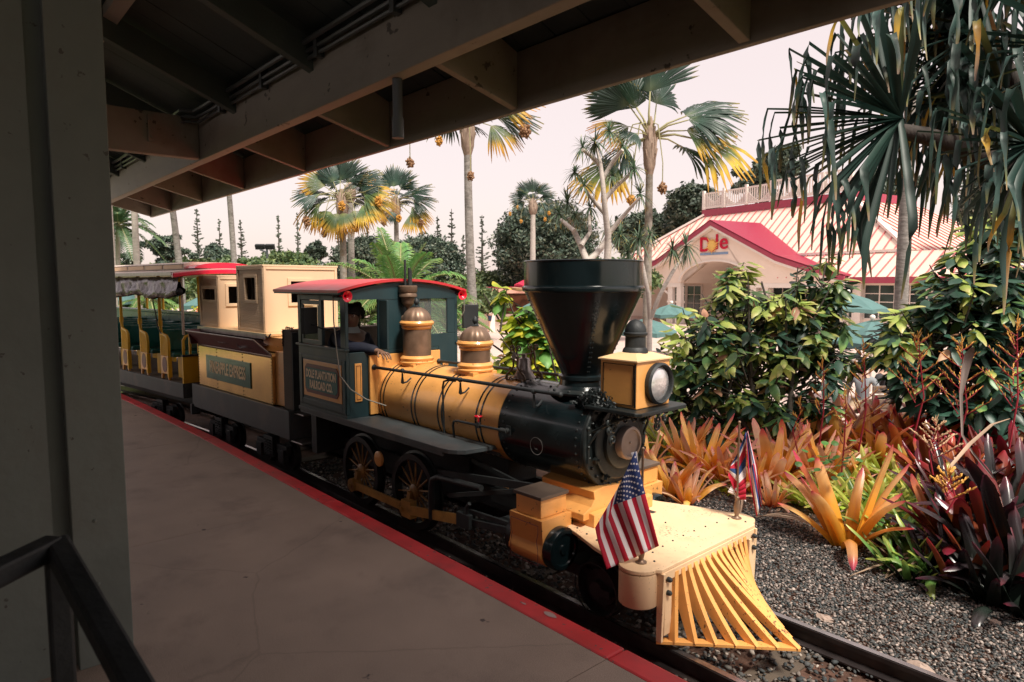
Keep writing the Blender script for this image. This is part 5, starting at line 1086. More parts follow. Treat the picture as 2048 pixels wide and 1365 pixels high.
def dirmat(o, x, n, s=1.0, sy=1.0):
    x = Vector(x).normalized(); n = Vector(n); z = (n - x*n.dot(x)); z = z.normalized() if z.length > 1e-3 else x.orthogonal(); y = z.cross(x)
    return Matrix.Translation(o) @ Matrix(((x.x,y.x,z.x,0),(x.y,y.y,z.y,0),(x.z,y.z,z.z,0),(0,0,0,1))) @ Matrix.Diagonal((s, s*sy, s, 1))
def screen(a, c=0.0):
    """direction that looks like angle a (degrees, 0 right, 90 up) from the camera, c towards the camera"""
    return (cr*math.cos(R(a)) + Vector((0,0,1))*math.sin(R(a)) - hf*c).normalized()
def fan_palm(label, u, v, dist, rad, tw, fronds, yellow, vb=None, bk=None, fruits=(), group='fan palms with yellowing leaves', lean=0.0, name='fan_palm', zb=-1.0, extra=6):
    top = at(u, v, dist); base = Vector((top.x, top.y, zb)) + cr*lean; s = rad*dist/F_/1.26
    t = thing(name, label, 'palm tree', base, 0, group); L = top - base; b = MB(); n = 14; rr = random.Random(int(u)); pts = []; rs = []
    for i in range(n+1):
        f = i/n; pts.append(L*f + cr*(-lean*.3*math.sin(f*math.pi))); rs.append(tw*(1.25-.35*f + .02*rr.random()))
    b.tube(pts, rs, 12); b.build('trunk', bk or bark, t, smooth=60)
    b = MB(); b.lathe([(tw*.95,-.55*s),(tw*1.6,-.40*s),(tw*1.9,-.1*s),(tw*1.2,.15*s),(tw*.4,.3*s)], L, (0,0,1), 12)
    for k in range(16):
        a = k*2.4; b.tube([L+Vector((tw*math.cos(a),tw*math.sin(a),-.45*s+.03*k*s)), L+Vector((tw*2.0*math.cos(a),tw*2.0*math.sin(a),-.25*s+.03*k*s))], [.03*s,.012*s], 4)
    b.build('crown_shaft', fib, t, smooth=40)
    for k, (a, sc, c) in enumerate(fronds):
        d = screen(a, c); n_ = (-hf*.7 + Vector((0,0,1))*.5 + cr*rr.uniform(-.4,.4)) if abs(math.sin(R(a))) > .6 and a > 0 else (Vector((0,0,1))*.8 - hf*.55 + cr*rr.uniform(-.2,.2))
        me = (fansy if (k in yellow) else fans)[k % 3]; link('frond', me, t, 0, dirmat(L, d, n_, s*sc))
    for k in range(extra):
        a = rr.uniform(0, 6.28); e = rr.uniform(.2, 1.2); d = Vector((math.cos(a)*math.cos(e), math.sin(a)*math.cos(e), math.sin(e))); d = d + hf*.5
        link('frond', fans[k % 3], t, 0, dirmat(L, d, (0,0,1), s*.85))
    for (fu, fv, fr_, ripe) in fruits:
        e = at(fu, fv, dist - .3) - base; b = MB(); m = L*.4 + e*.6; m.z = max(L.z, e.z) + .15*s
        pts = [L, (L+m)/2 + Vector((0,0,.12*s)), m, Vector((e.x, e.y, e.z+.3*s)), e]; b.tube(pts, [.02*s,.015*s,.01*s,.008*s,.008*s], 5)
        o = link('fruit_stalk', b.mesh('fruit_stalk', stalk_m), t); b = MB(); R_ = .78*fr_*dist/F_
        for q in range(70):
            w_ = Vector((rr.gauss(0,1), rr.gauss(0,1), rr.gauss(0,1))).normalized()*R_*rr.uniform(.5,1); w_.z *= 1.35; b.ball(e + w_ - Vector((0,0,R_)), R_*.30, 5, 4)
        b.build('fruit_cluster', fruit_m if ripe else fruit_br, o, smooth=60)
    return t
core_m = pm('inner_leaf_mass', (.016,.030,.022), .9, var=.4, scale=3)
def cards(n, centers, rad, size, flat=.0, seed=0, shade=None):
    """n small leaf shaped faces scattered round the centres (numpy), returned as arrays"""
    g = np.random.default_rng(seed); c = np.asarray(centers); k = g.integers(0, len(c), n); d = g.normal(size=(n,3)); d /= np.linalg.norm(d, axis=1)[:,None]
    r_ = np.asarray(rad)[k][:,None] * g.uniform(.55, 1, (n,1)) ** .6; P_ = c[k] + d*r_*np.array([1,1,1-flat])
    nn = d*.8 + g.normal(size=(n,3))*.55 + np.array([0,0,.35]); nn /= np.linalg.norm(nn, axis=1)[:,None]
    a = np.cross(nn, g.normal(size=(n,3))); a /= np.linalg.norm(a, axis=1)[:,None]; bb = np.cross(nn, a); s = size*g.uniform(.6,1.3,(n,1))
    V = np.stack([P_-a*s, P_-bb*s*.45, P_+a*s, P_+bb*s*.45], 1); t = np.repeat(g.uniform(0,1,n), 4); return V.reshape(-1,3), t
def cardmesh(name, mat_, V, t):
    n = len(V)//4; me = bpy.data.meshes.new(name); me.vertices.add(len(V)); me.vertices.foreach_set('co', V.ravel()); me.loops.add(n*4); me.loops.foreach_set('vertex_index', np.arange(n*4)); me.polygons.add(n)
    me.polygons.foreach_set('loop_start', np.arange(0, n*4, 4)); me.polygons.foreach_set('loop_total', np.full(n, 4)); a = me.attributes.new('t', 'FLOAT', 'POINT'); a.data.foreach_set('value', t); me.materials.append(mat_); me.update(); return me
def round_tree(label, u, v, dist, ru, rv, ncl=60, n=9000, size=.16, mat_='far', name='round_tree', cat='tree', zb=-1.0, group=None, seed=1, flat=.2, clr=.22, gap=0.0, trunk=True, core=True):
    c = at(u, v, dist); a = ru*dist/F_; h = rv*dist/F_; t = thing(name, label, cat, (c.x, c.y, zb), 0, group); g = np.random.default_rng(seed); cc = np.array([0,0,c.z-zb])
    d = g.normal(size=(ncl,3)); d /= np.linalg.norm(d, axis=1)[:,None]; sh = g.uniform(.55,.95,(ncl,1)) if not gap else g.uniform(.2,1,(ncl,1)); P_ = cc + d*sh*np.array([a*(1-clr*.7),a*(1-clr*.7),h*(1-clr*.7)])
    V, tt = cards(n, P_, np.full(ncl, min(a,h)*clr)*g.uniform(.7,1.25,ncl), size, flat, seed)
    if core:
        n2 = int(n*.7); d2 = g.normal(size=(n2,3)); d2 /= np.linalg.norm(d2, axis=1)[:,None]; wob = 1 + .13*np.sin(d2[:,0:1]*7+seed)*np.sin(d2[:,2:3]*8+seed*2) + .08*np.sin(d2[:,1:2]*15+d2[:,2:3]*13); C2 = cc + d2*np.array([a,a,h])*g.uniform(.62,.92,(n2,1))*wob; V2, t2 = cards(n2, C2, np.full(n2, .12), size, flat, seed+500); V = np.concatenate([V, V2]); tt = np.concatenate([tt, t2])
    tt = np.clip(tt, 0, 1)
    V[:,2] = np.maximum(V[:,2], .02); link('crown', cardmesh('crown', leafmat[mat_], V, tt), t)
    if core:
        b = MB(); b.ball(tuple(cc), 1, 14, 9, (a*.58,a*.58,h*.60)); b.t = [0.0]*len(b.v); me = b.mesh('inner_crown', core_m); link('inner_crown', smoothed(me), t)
    if trunk:
        b = MB(); b.tube([(0,0,0),(a*.03,0,(c.z-zb)*.6),(0,0,c.z-zb+h*.2)], [a*.07+.08,a*.05+.06,.05], 8)
        for k in range(7):
            q = P_[k*3 % ncl]; b.tube([(0,0,max(.3,(c.z-zb)*.55)), tuple((np.array([0,0,(c.z-zb)*.8])+q)/2), tuple(q)], [a*.04+.04,a*.02+.03,.02], 6)
        b.build('trunk', bark_dk, t, smooth=60)
    return t
def feather(b, base, d, L, droop, width, nl=34, up=Vector((0,0,1)), rr=random, lw=.018, vshape=.25):
    """a feather leaf: rachis with leaflets on both sides"""
    d = Vector(d).normalized(); pts = []; n = 12
    for i in range(n+1):
        f = i/n; pts.append(Vector(base) + d*L*f + Vector((0,0,-1))*droop*L*f*f)
    b.mat(1); b.tube(pts, [.016*(1-.8*i/n)+.003 for i in range(n+1)], 4, False); b.mat(0)
    for i in range(nl):
        f = .12 + .88*i/nl; k = min(n-1, int(f*n)); q = f*n-k; p = pts[k].lerp(pts[k+1], q); tg = (pts[k+1]-pts[k]).normalized(); s = tg.cross(up); s = s.normalized() if s.length > 1e-3 else Vector((1,0,0)); u2 = s.cross(tg)
        wl = width*math.sin(math.pi*(.12+.86*f))**.6
        for sg in (-1, 1):
            dd = (s*sg*.8 + tg*.62 + u2*vshape*rr.uniform(.4,1.4)).normalized(); e = p + dd*wl + Vector((0,0,-.35*wl*rr.uniform(.5,1.2))); m = p + dd*wl*.5
            nn = tg*lw*.5; b.add([p-nn, p+nn, m+nn*1.6, m-nn*1.6, e], [(0,1,2,3),(3,2,4)], [0,0,.5,.5,1])
    return b
def feather_palm(name, label, u, v, dist, L, n, m_, trunk_r, mat_='coco', e0=-.3, e1=1.3, droop=.5, width=.35, zb=-1.0, nl=34, top_trunk=True, lean=0, bk=None, group=None, lw=.018, cat='palm tree', seed=3, trunk_pts=None, side=None):
    top = at(u, v, dist); base = Vector((top.x, top.y, zb)) + cr*lean; t = thing(name, label, cat, base, 0, group); L0 = top-base; rr = random.Random(seed)
    if trunk_r:
        b = MB(); k = 12; b.tube([L0*(i/k) + cr*(lean*.25*math.sin(math.pi*i/k)) for i in range(k+1)], [trunk_r*(1.3-.45*i/k) for i in range(k+1)], 10); b.build('trunk', bk or bark_pale, t, smooth=60)
    for k in range(n):
        a = k*2.399+seed; e = e0 + (e1-e0)*((k+.5)/n); d = Vector((math.cos(a)*math.cos(e), math.sin(a)*math.cos(e), math.sin(e)))
        if side is not None: d = d + side*.4
        b = MB(); feather(b, L0, d, L*rr.uniform(.85,1.1), droop*rr.uniform(.7,1.2)*math.cos(e)+.12, width, nl, rr=rr, lw=lw); link('frond', b.mesh('frond', [leafmat[m_], stalk_m]), t)
    return t
# ================================================================ bromeliad bed
def brom_mesh(key, var):
    rr = random.Random(var*7+1); bend = (.35, .75, 1.25, .12, 1.9)[var]; n = 12; pts = []; x = z = 0; e = R(84 - 6*bend)
    for i in range(n+1):
        pts.append((x, 0, z)); e -= R(bend*62/n)*(.35+1.3*i/n); x += math.cos(e)/n; z += math.sin(e)/n
    wid = [.066*(.85+.25*math.sin(min(1,i/n*1.4)*math.pi)) for i in range(n+1)]; wid[-3] *= .93; wid[-2] *= .78; wid[-1] = .012
    b = strap(pts, wid, .55, (0,1,0), 5); me = b.mesh('leaf', leafmat[key]); return smoothed(me)
bmesh_ = {}
def bleaf(key, var):
    if (key, var) not in bmesh_: bmesh_[(key, var)] = brom_mesh(key, var)
    return bmesh_[(key, var)]
def bromeliad(label, u, v, L, keys, n=14, flatb=0.0, wide=1.0, seed=None, group='bromeliads in the garden bed', z=None, dist=None, cat='bromeliad', drop=None):
    P_ = onz(u, v, -.33) if dist is None else at(u, v, dist)
    if z is not None: P_ = onz(u, v, z)
    P_.z = hground(P_.x, P_.y) - .01 if dist is None and z is None else P_.z
    rr = random.Random(seed or int(u*3+v)); t = thing('bromeliad', label, cat, P_, 0, group)
    for k in range(n):
        f = (k+.5)/n; az = k*2.399 + rr.uniform(-.25,.25); lean = (.05 + .66*f + flatb)*rr.uniform(.8,1.15); s = L*rr.uniform(.72,1.08)*(1-.12*f)
        key = keys[rr.randrange(len(keys))]; var = rr.choice((0,0,1,3,1)) if f < .65 else rr.choice((0,1,1,2,4))
        M = Matrix.Translation((.03*math.cos(az), .03*math.sin(az), 0)) @ Matrix.Rotation(az, 4, 'Z') @ Matrix.Rotation(lean*.75, 4, 'Y') @ Matrix.Rotation(rr.uniform(-.3,.3), 4, 'X') @ Matrix.Diagonal((s, s*wide*rr.uniform(.85,1.15), s, 1))
        link('leaf', bleaf(key, var), t, 0, M)
    return t
O, OP, RU, MA, DK, LI, GR = 'bo','bop','br','bm','bd','by','bg'
bed = [
 ('orange bromeliad with a pale folded leaf, nearest the steam cylinder', 1340, 985, .48, (O,O,OP), 12),
 ('tall orange bromeliad standing behind the small one beside the cylinder', 1405, 955, .66, (O,O,O,OP), 14),
 ('orange bromeliad with pink leaf ends rising behind the Hawaiian flag', 1545, 968, .66, (O,OP,O), 15),
 ('big orange bromeliad with a pink tipped cup standing alone at the gravel edge', 1692, 1078, .74, (O,O,O,RU), 11),
 ('orange bromeliad half hidden behind the headlight shelf', 1296, 935, .42, (O,OP), 11),
 ('orange bromeliad between the flag and the lime rosettes, at the back', 1600, 905, .66, (O,O,OP), 13),
 ('orange bromeliad below the cacao trunk, leaning left', 1490, 915, .58, (O,OP), 13),
 ('peach orange bromeliad in the second row with two red stalks in it', 1672, 915, .78, (O,OP,O), 15),
 ('rust orange bromeliad in front of the brown chair', 1750, 905, .74, (O,RU,O), 15),
 ('rust red bromeliad right of the brown chair', 1815, 900, .76, (RU,O,RU), 15),
 ('rust bromeliad in front of the grey palm trunk', 1880, 905, .78, (RU,RU,MA), 15),
 ('tall mauve bromeliad at the back beside the dead leaf stalk', 1950, 915, .80, (RU,MA,RU), 15),
 ('mauve and pink bromeliad at the far right of the back row', 2035, 925, .86, (MA,RU,MA), 15),
 ('lime star shaped bromeliad behind the orange cup plant', 1640, 1012, .40, (LI,LI), 18),
 ('lime bromeliad rosette hugging the big orange one on its left', 1722, 985, .42, (LI,LI,GR), 16),
 ('pale lime bromeliad under the rust row', 1775, 955, .44, (LI,LI), 16),
 ('yellow green bromeliad right of the big orange one', 1775, 1020, .42, (LI,GR), 16),
 ('yellow green bromeliad in the middle of the bed', 1828, 985, .42, (LI,LI,GR), 15),
 ('green bromeliad at the shaded foot of the lime group', 1800, 1075, .40, (GR,LI), 16),
 ('deep green bromeliad under the maroon leaves', 1858, 1045, .42, (GR,GR,LI), 15),
 ('small green bromeliad closest to the dark gravel edge', 1830, 1110, .34, (GR,GR), 13),
 ('maroon bromeliad with crimson leaf ends above the lime group', 1862, 985, .58, (MA,MA,RU), 16),
 ('maroon bromeliad carrying a yellow flower spray', 1905, 1040, .62, (MA,MA,DK), 16),
 ('crimson bromeliad behind the yellow flower spray', 1925, 975, .66, (MA,MA), 16),
 ('rust and maroon bromeliad spreading low over the gravel', 1895, 1095, .56, (RU,MA,MA), 13),
 ('purple bromeliad at the right edge of the middle row', 2005, 1010, .70, (MA,DK,MA), 16),
 ('dark purple bromeliad with broad blue grey leaves', 1990, 1085, .72, (DK,DK,MA), 15),
 ('blackish bromeliad at the bottom right of the bed', 2065, 1120, .78, (DK,DK), 15),
 ('dark bromeliad low in the shade at the gravel edge', 1960, 1150, .52, (DK,DK,MA), 13),
 ('crimson edged bromeliad behind the dark broad leaved one', 2035, 1000, .82, (MA,MA,DK), 17),
 ('maroon bromeliad squeezed between purple and rust ones', 1965, 945, .74, (MA,RU,MA), 17),
 ('lime bromeliad at the back, below the thin red stalks', 1690, 945, .46, (LI,LI,GR), 16),
 ('pale green bromeliad right behind the orange cup plant', 1735, 1030, .46, (GR,LI), 16),
 ('rust bromeliad at the back between brown chair and palm trunk', 1850, 935, .70, (RU,MA,RU), 15),
 ('dark leaved bromeliad low in front of the purple ones', 1925, 1120, .66, (DK,MA,DK), 16),
 ('purple black bromeliad filling the lower right corner', 2030, 1165, .80, (DK,DK,MA), 17),
 ('orange bromeliad in the gap behind the lime star', 1655, 960, .62, (O,O,OP), 12),
 ('small orange bromeliad behind the far cylinder box', 1370, 930, .55, (O,OP,O), 13),
 ('dark bromeliad beyond the right end of the bed', 2110, 1040, .80, (DK,MA), 14),
]
spots = [(1375,1000,.40,(OP,O)),(1450,965,.50,(O,OP)),(1500,980,.42,(OP,O)),(1570,940,.6,(O,OP)),(1625,955,.5,(O,OP)),(1598,1000,.34,(LI,)),(1660,985,.42,(LI,OP)),(1750,940,.6,(O,RU)),(1800,1010,.46,(LI,)),(1700,1020,.40,(LI,)),(1755,1065,.42,(GR,LI)),(1850,1020,.5,(LI,MA)),(1880,1000,.6,(MA,RU)),(1840,1085,.46,(GR,MA)),(1790,1115,.36,(GR,)),(1930,1010,.66,(MA,RU)),(1980,1050,.66,(MA,DK)),(1870,1140,.46,(DK,GR)),(1920,1160,.52,(DK,MA)),(1985,1190,.56,(DK,)),(2050,1210,.6,(DK,)),(1820,1140,.34,(DK,GR)),(1985,960,.74,(MA,RU)),(1745,985,.5,(LI,O)),(1810,940,.62,(RU,O)),(1545,1005,.30,(OP,))]
words = {O: 'orange', OP: 'peach pink', RU: 'rust', MA: 'maroon', DK: 'dark purple', LI: 'lime', GR: 'deep green'}
refs = [((1340,985),'the folded leaf plant by the cylinder'),((1405,955),'the tall orange one by the cylinder'),((1545,968),'the Hawaiian flag'),((1692,1078),'the big orange cup plant'),((1640,1012),'the lime star rosette'),((1768,900),'the brown chair'),((1836,900),'the grey palm trunk'),((1898,1000),'the yellow flower spray'),((1945,905),'the dead leaf stalk'),((2030,1000),'the right edge of the picture'),((1960,1150),'the dark gravel edge')]
seen_ = set()
for u, v, L, ks in spots:
    near = sorted(refs, key=lambda q: math.hypot(q[0][0]-u, q[0][1]-v)); lb = words[ks[0]] + (' and ' + words[ks[1]] if len(ks) > 1 else '') + ' bromeliad ' + ('left of ' if u < near[0][0][0] else 'right of ') + near[0][1]
    if lb in seen_: lb = 'smaller ' + lb
    seen_.add(lb); bed.append((lb, u, v, L, ks if len(ks) > 1 else ks*2, 12))
for lb, u, v, L, ks, n in bed: bromeliad(lb, u, v, L*1.12, ks, n+4, .35 if ks[0] in (LI, GR) else 0.0, .85 if ks[0] in (LI, GR) else 1.05)
marks = ['under the headlight shelf','left of the first thin stalk','below the cacao trunk','beside the Hawaiian flag pole','between flag and thin red stalks','under the thin red stalk','behind the peach plants','under the two short stalks','left of the brown chair legs','right of the brown chair legs','at the foot of the grey palm trunk','behind the cream flower spray','behind the dead leaf stalk','at the right end']
for k in range(14):
    u = 1300 + k*58 + random.uniform(-15,15); v = random.uniform(868, 890); bromeliad('leafy bromeliad at the back of the bed, ' + marks[k], u, v, random.uniform(.42,.6), [(O,OP),(GR,O),(RU,O)][k % 3] if u < 1800 else (RU,MA,GR), 10, .1, 1.0, k+50, 'background bromeliads behind the bed')
# flower stalks
fl_y = pm('flower_yellow', (.70,.38,.08), .5, var=.2, scale=30); fl_r = pm('flower_crimson', (.30,.018,.035), .45, var=.2); fl_p = pm('flower_cream', (.66,.45,.27), .6, var=.15, scale=30)
def spike(label, u, v, dist, h, spread, m1, m2, nb=14, twig=.11, fine=False):
    top = at(u, v, dist); t = thing('flower_stalk', label, 'flower', (top.x, top.y, top.z-h), 0, 'branched bromeliad flower stalks'); rr = random.Random(int(u)); b = MB()
    stem = [(0,0,0),(.01,0,h*.4),(0,.01,h*.8),(0,0,h)]; b.tube([(x_*6*math.sin(h*9), y_*4, z_) for x_, y_, z_ in stem], [.0075,.0065,.005,.002], 6); b.build('stem', m2, t, smooth=60); b = MB(); b.mat(0)
    for k in range(nb):
        f = .30 + .68*k/nb; a = k*2.4; L = spread*(1.15-f)*rr.uniform(.7,1.1)*1.6; z = h*f; d = Vector((math.cos(a), math.sin(a), .75)); d.normalize(); p = Vector((0,0,z)); e = p + d*L + Vector((0,0,.05*L))
        b.mat(1); b.tube([p, p.lerp(e,.5)+Vector((0,0,-.01)), e], [.0045,.0038,.002], 5); b.mat(0); m = 7 if not fine else 14
        for q in range(m):
            s = p.lerp(e, .25+.75*q/m); dd = (d + Vector((rr.uniform(-.7,.7), rr.uniform(-.7,.7), rr.uniform(0,.7)))).normalized()*(twig*.28 if not fine else .02)
            b.tube([s, s+dd*.6, s+dd], [.0028,.0042,.001] if not fine else [.004,.006,.003], 4)
    for q in range(6): p = Vector((0,0,h*(.9+.02*q))); b.tube([p, p+Vector((rr.uniform(-.02,.02),rr.uniform(-.02,.02),.05))], [.005,.001], 4)
    b.build('flowers', [m1, m2], t, smooth=60); return t
spike('thin red and orange flower stalk left of the brown chair, in front of the bush', 1645, 722, 5.9, .75, .15, fl_y, fl_r, 10)
spike('short orange flower stalk between the two taller red ones', 1690, 782, 5.5, .72, .12, fl_y, fl_r, 8)
spike('tall red branched flower stalk just left of the brown chair', 1727, 685, 5.7, .95, .2, fl_y, fl_r, 14)
spike('bright red branched flower stalk in front of the palm trunk', 1838, 668, 5.4, .85, .26, fl_y, fl_r, 18)
spike('wide red flower stalk with many yellow twigs beside the dead leaf stalk', 1925, 680, 5.3, .90, .28, fl_y, fl_r, 18)
spike('tall red flower stalk at the right edge of the picture', 2035, 640, 5.0, .98, .28, fl_y, fl_r, 20)
spike('small orange flower stalk above the peach bromeliad', 1600, 800, 6.2, .5, .10, fl_y, fl_r, 8)
spike('cream feathery flower spray over the rust bromeliads', 1872, 840, 5.0, .42, .20, fl_p, fl_r, 16, .09, True)
spike('small yellow flower spray low among the maroon leaves', 1898, 945, 4.2, .26, .16, fl_y, fl_r, 12, .08, True)
# dead leaf curled on a stick, dry leaves on the ground
dl = thing('dead_leaf_stalk', 'tall dead grey leaf with a curled tip standing in the bed', 'dead leaf', at(1945, 905, 4.6))
o0 = at(1945, 905, 4.6); pts = [at(u, v, d)-o0 for u, v, d in ((1990,960,4.7),(1945,905,4.6),(1924,870,4.6),(1921,790,4.6),(1928,740,4.58),(1936,705,4.55),(1944,695,4.5))]
b = strap(pts, [.006,.007,.008,.012,.028,.034,.014], .5, cr, 4); link('blade', smoothed(b.mesh('blade', pm('grey_dead_leaf', (.24,.19,.17), .8, var=.3, scale=20, stretch=(1,1,.2)))), dl)
pts = [at(u, v, d)-o0 for u, v, d in ((2020,838,4.7),(1985,850,4.6),(1940,890,4.55),(1905,930,4.5),(1895,945,4.4))]; b = strap(pts, [.004,.012,.016,.012,.004], .4, None, 3); link('blade', smoothed(b.mesh('blade', leafmat['dead'])), dl)
dry = [((1640,1058),(1790,1120),.5,'long dry curved leaf lying along the gravel edge'),((1510,1040),(1640,1060),.4,'dry leaf strip between the deck and the orange cup plant'),((1770,1155),(1850,1112),.3,'pale dry leaf blade propped over the dark gravel edge'),((1440,985),(1480,1035),.35,'dry leaf strip beside the Hawaiian flag'),((1375,930),(1430,990),.3,'folded tan leaf in front of the tall orange bromeliad'),((1400,1000),(1520,960),.4,'thin dry strip arching over bare soil'),((1560,1010),(1610,975),.3,'small dry blades under the lime star'),((1655,1045),(1720,1000),.3,'grey dry blades under the orange cup plant'),((1860,1120),(1700,1150),.3,'thin dry stalk lying on the shaded gravel')]
for (a, c_, lift, lb) in dry:
    A = onz(*a, -.37); B = onz(*c_, -.37); A.z = hground(A.x, A.y)+.03; B.z = hground(B.x, B.y)+.03; t = thing('dry_leaf', lb, 'dry leaf', A, 0, 'dry leaves on the bed')
    for k in range(3 if lift > .3 else 2):
        D = (B-A); sdv = Vector((-D.y, D.x, 0)).normalized()*random.uniform(-.06,.06); pts = [D*f + sdv*math.sin(f*3.1)*2 + Vector((0,0,.05*math.sin(f*3.1)*lift*3+.008*k)) for f in (0,.2,.4,.6,.8,1)]
        b = strap(pts, [.003,.010,.014,.012,.009,.002], .6, None, 3); link('blade', smoothed(b.mesh('blade', leafmat['dead'])), t)
# loose litter: bits of dead leaf on the soil
cs = [];
for k in range(900):
    x = random.uniform(-5.5, -.3); y = 5.0 + abs(random.gauss(0, .9)) + (.45 if x < -2 else 0); cs.append((x, y, hground(x, y)+.012))
V, tt = cards(1800, np.array(cs), np.full(900, .02), .03, .7, 5); link_ = link('leaf_litter', cardmesh('leaf_litter', leafmat['dead'], V, tt)); tag(link_, kind='stuff')
cs = [];
for k in range(500):
    x = random.uniform(-6.5, -3.2); y = random.uniform(5.4, 8.0); cs.append((x, y, hground(x, y)+.03))
V, tt = cards(5000, np.array(cs), np.full(500, .05), .035, .5, 6); tag(link('low_groundcover', cardmesh('low_groundcover', leafmat['yel'], V, tt)), kind='stuff')
# trifoliate green weed among the rosettes
wd = thing('clover_weed', 'blue green round leaved weed growing between the orange and lime bromeliads', 'weed', onz(1640, 960, -.33)); rr = random.Random(5); o0 = wd.location
for k in range(26):
    u = rr.gauss(1650, 34); v = rr.gauss(925, 20); p = at(u, v, 4.9+rr.uniform(-.2,.2)) - o0; b = MB();
    n_ = Vector((rr.uniform(-.4,.4), rr.uniform(-.6,.2), 1)).normalized(); b.lathe([(.026,0),(.0,.004)], p, n_, 10, False); link('leaf', b.mesh('leaf', leafmat['yelg']), wd)
for k in range(6):
    b = MB(); b.tube([Vector((0,0,-.05)), at(1600+k*22, 950-k*9, 4.9)-o0], .003, 4); link('stem', b.mesh('stem', stalk_m), wd)
# feathery young fern behind the headlight bracket
fe = thing('fern', 'small yellow green fern behind the headlight bracket', 'fern', onz(1322, 905, -.33)); o0 = fe.location
for k in range(9):
    d = Vector((math.cos(k*.9), math.sin(k*.9), 1.1+.2*(k % 3))); b = MB(); feather(b, (0,0,0), d, .62, .25, .12, 22, lw=.012); link('frond', b.mesh('frond', [leafmat['by'], stalk_m]), fe)
# ================================================================ cacao bushes
def leafmesh(key, L=1.0, wr=.20, droop=.25, n=7):
    pts = [(f, 0, -droop*f*f + .02*math.sin(f*9)) for f in np.linspace(0, 1, n)]; wid = [wr*max(.02, math.sin(math.pi*min(.985, f**.85)))**.75 for f in np.linspace(0.0, 1, n)]
    b = strap(pts, wid, .35, (0,1,0), 3); return smoothed(b.mesh('leaf', leafmat[key]))
lm = {}
def lmesh(key, var, wr=.20):
    if (key, var, wr) not in lm: lm[(key, var, wr)] = leafmesh(key, 1, wr*(1+.12*var), .12+.22*var)
    return lm[(key, var, wr)]
def join_leaves(name, items, parent, mats):
    """remaining leaves joined as one object; items are (mesh, matrix, material index)"""
    V = []; Fq = []; T_ = []; M_ = []; off = 0; cache = {}
    for me, M, mi in items:
        if me.name not in cache:
            co = np.zeros(len(me.vertices)*3); me.vertices.foreach_get('co', co); t = np.zeros(len(me.vertices)); me.attributes['t'].data.foreach_get('value', t); cache[me.name] = (co.reshape(-1,3), t, np.array([tuple(p.vertices) for p in me.polygons]))
        co, t, fs = cache[me.name]; A = np.array(M); V.append(co @ A[:3,:3].T + A[:3,3]); T_.append(t); Fq.append(fs+off); M_.append(np.full(len(fs), mi)); off += len(co)
    V = np.concatenate(V); Fq = np.concatenate(Fq); me = bpy.data.meshes.new(name); me.vertices.add(len(V)); me.vertices.foreach_set('co', V.ravel()); me.loops.add(Fq.size); me.loops.foreach_set('vertex_index', Fq.ravel()); me.polygons.add(len(Fq))
    me.polygons.foreach_set('loop_start', np.arange(0, Fq.size, 4)); me.polygons.foreach_set('loop_total', np.full(len(Fq), 4)); me.polygons.foreach_set('use_smooth', np.ones(len(Fq), bool)); me.polygons.foreach_set('material_index', np.concatenate(M_))
    a = me.attributes.new('t', 'FLOAT', 'POINT'); a.data.foreach_set('value', np.concatenate(T_))
    for m in mats: me.materials.append(m)
    me.update(); o = link(name, me, parent); tag(o, kind='stuff'); return o
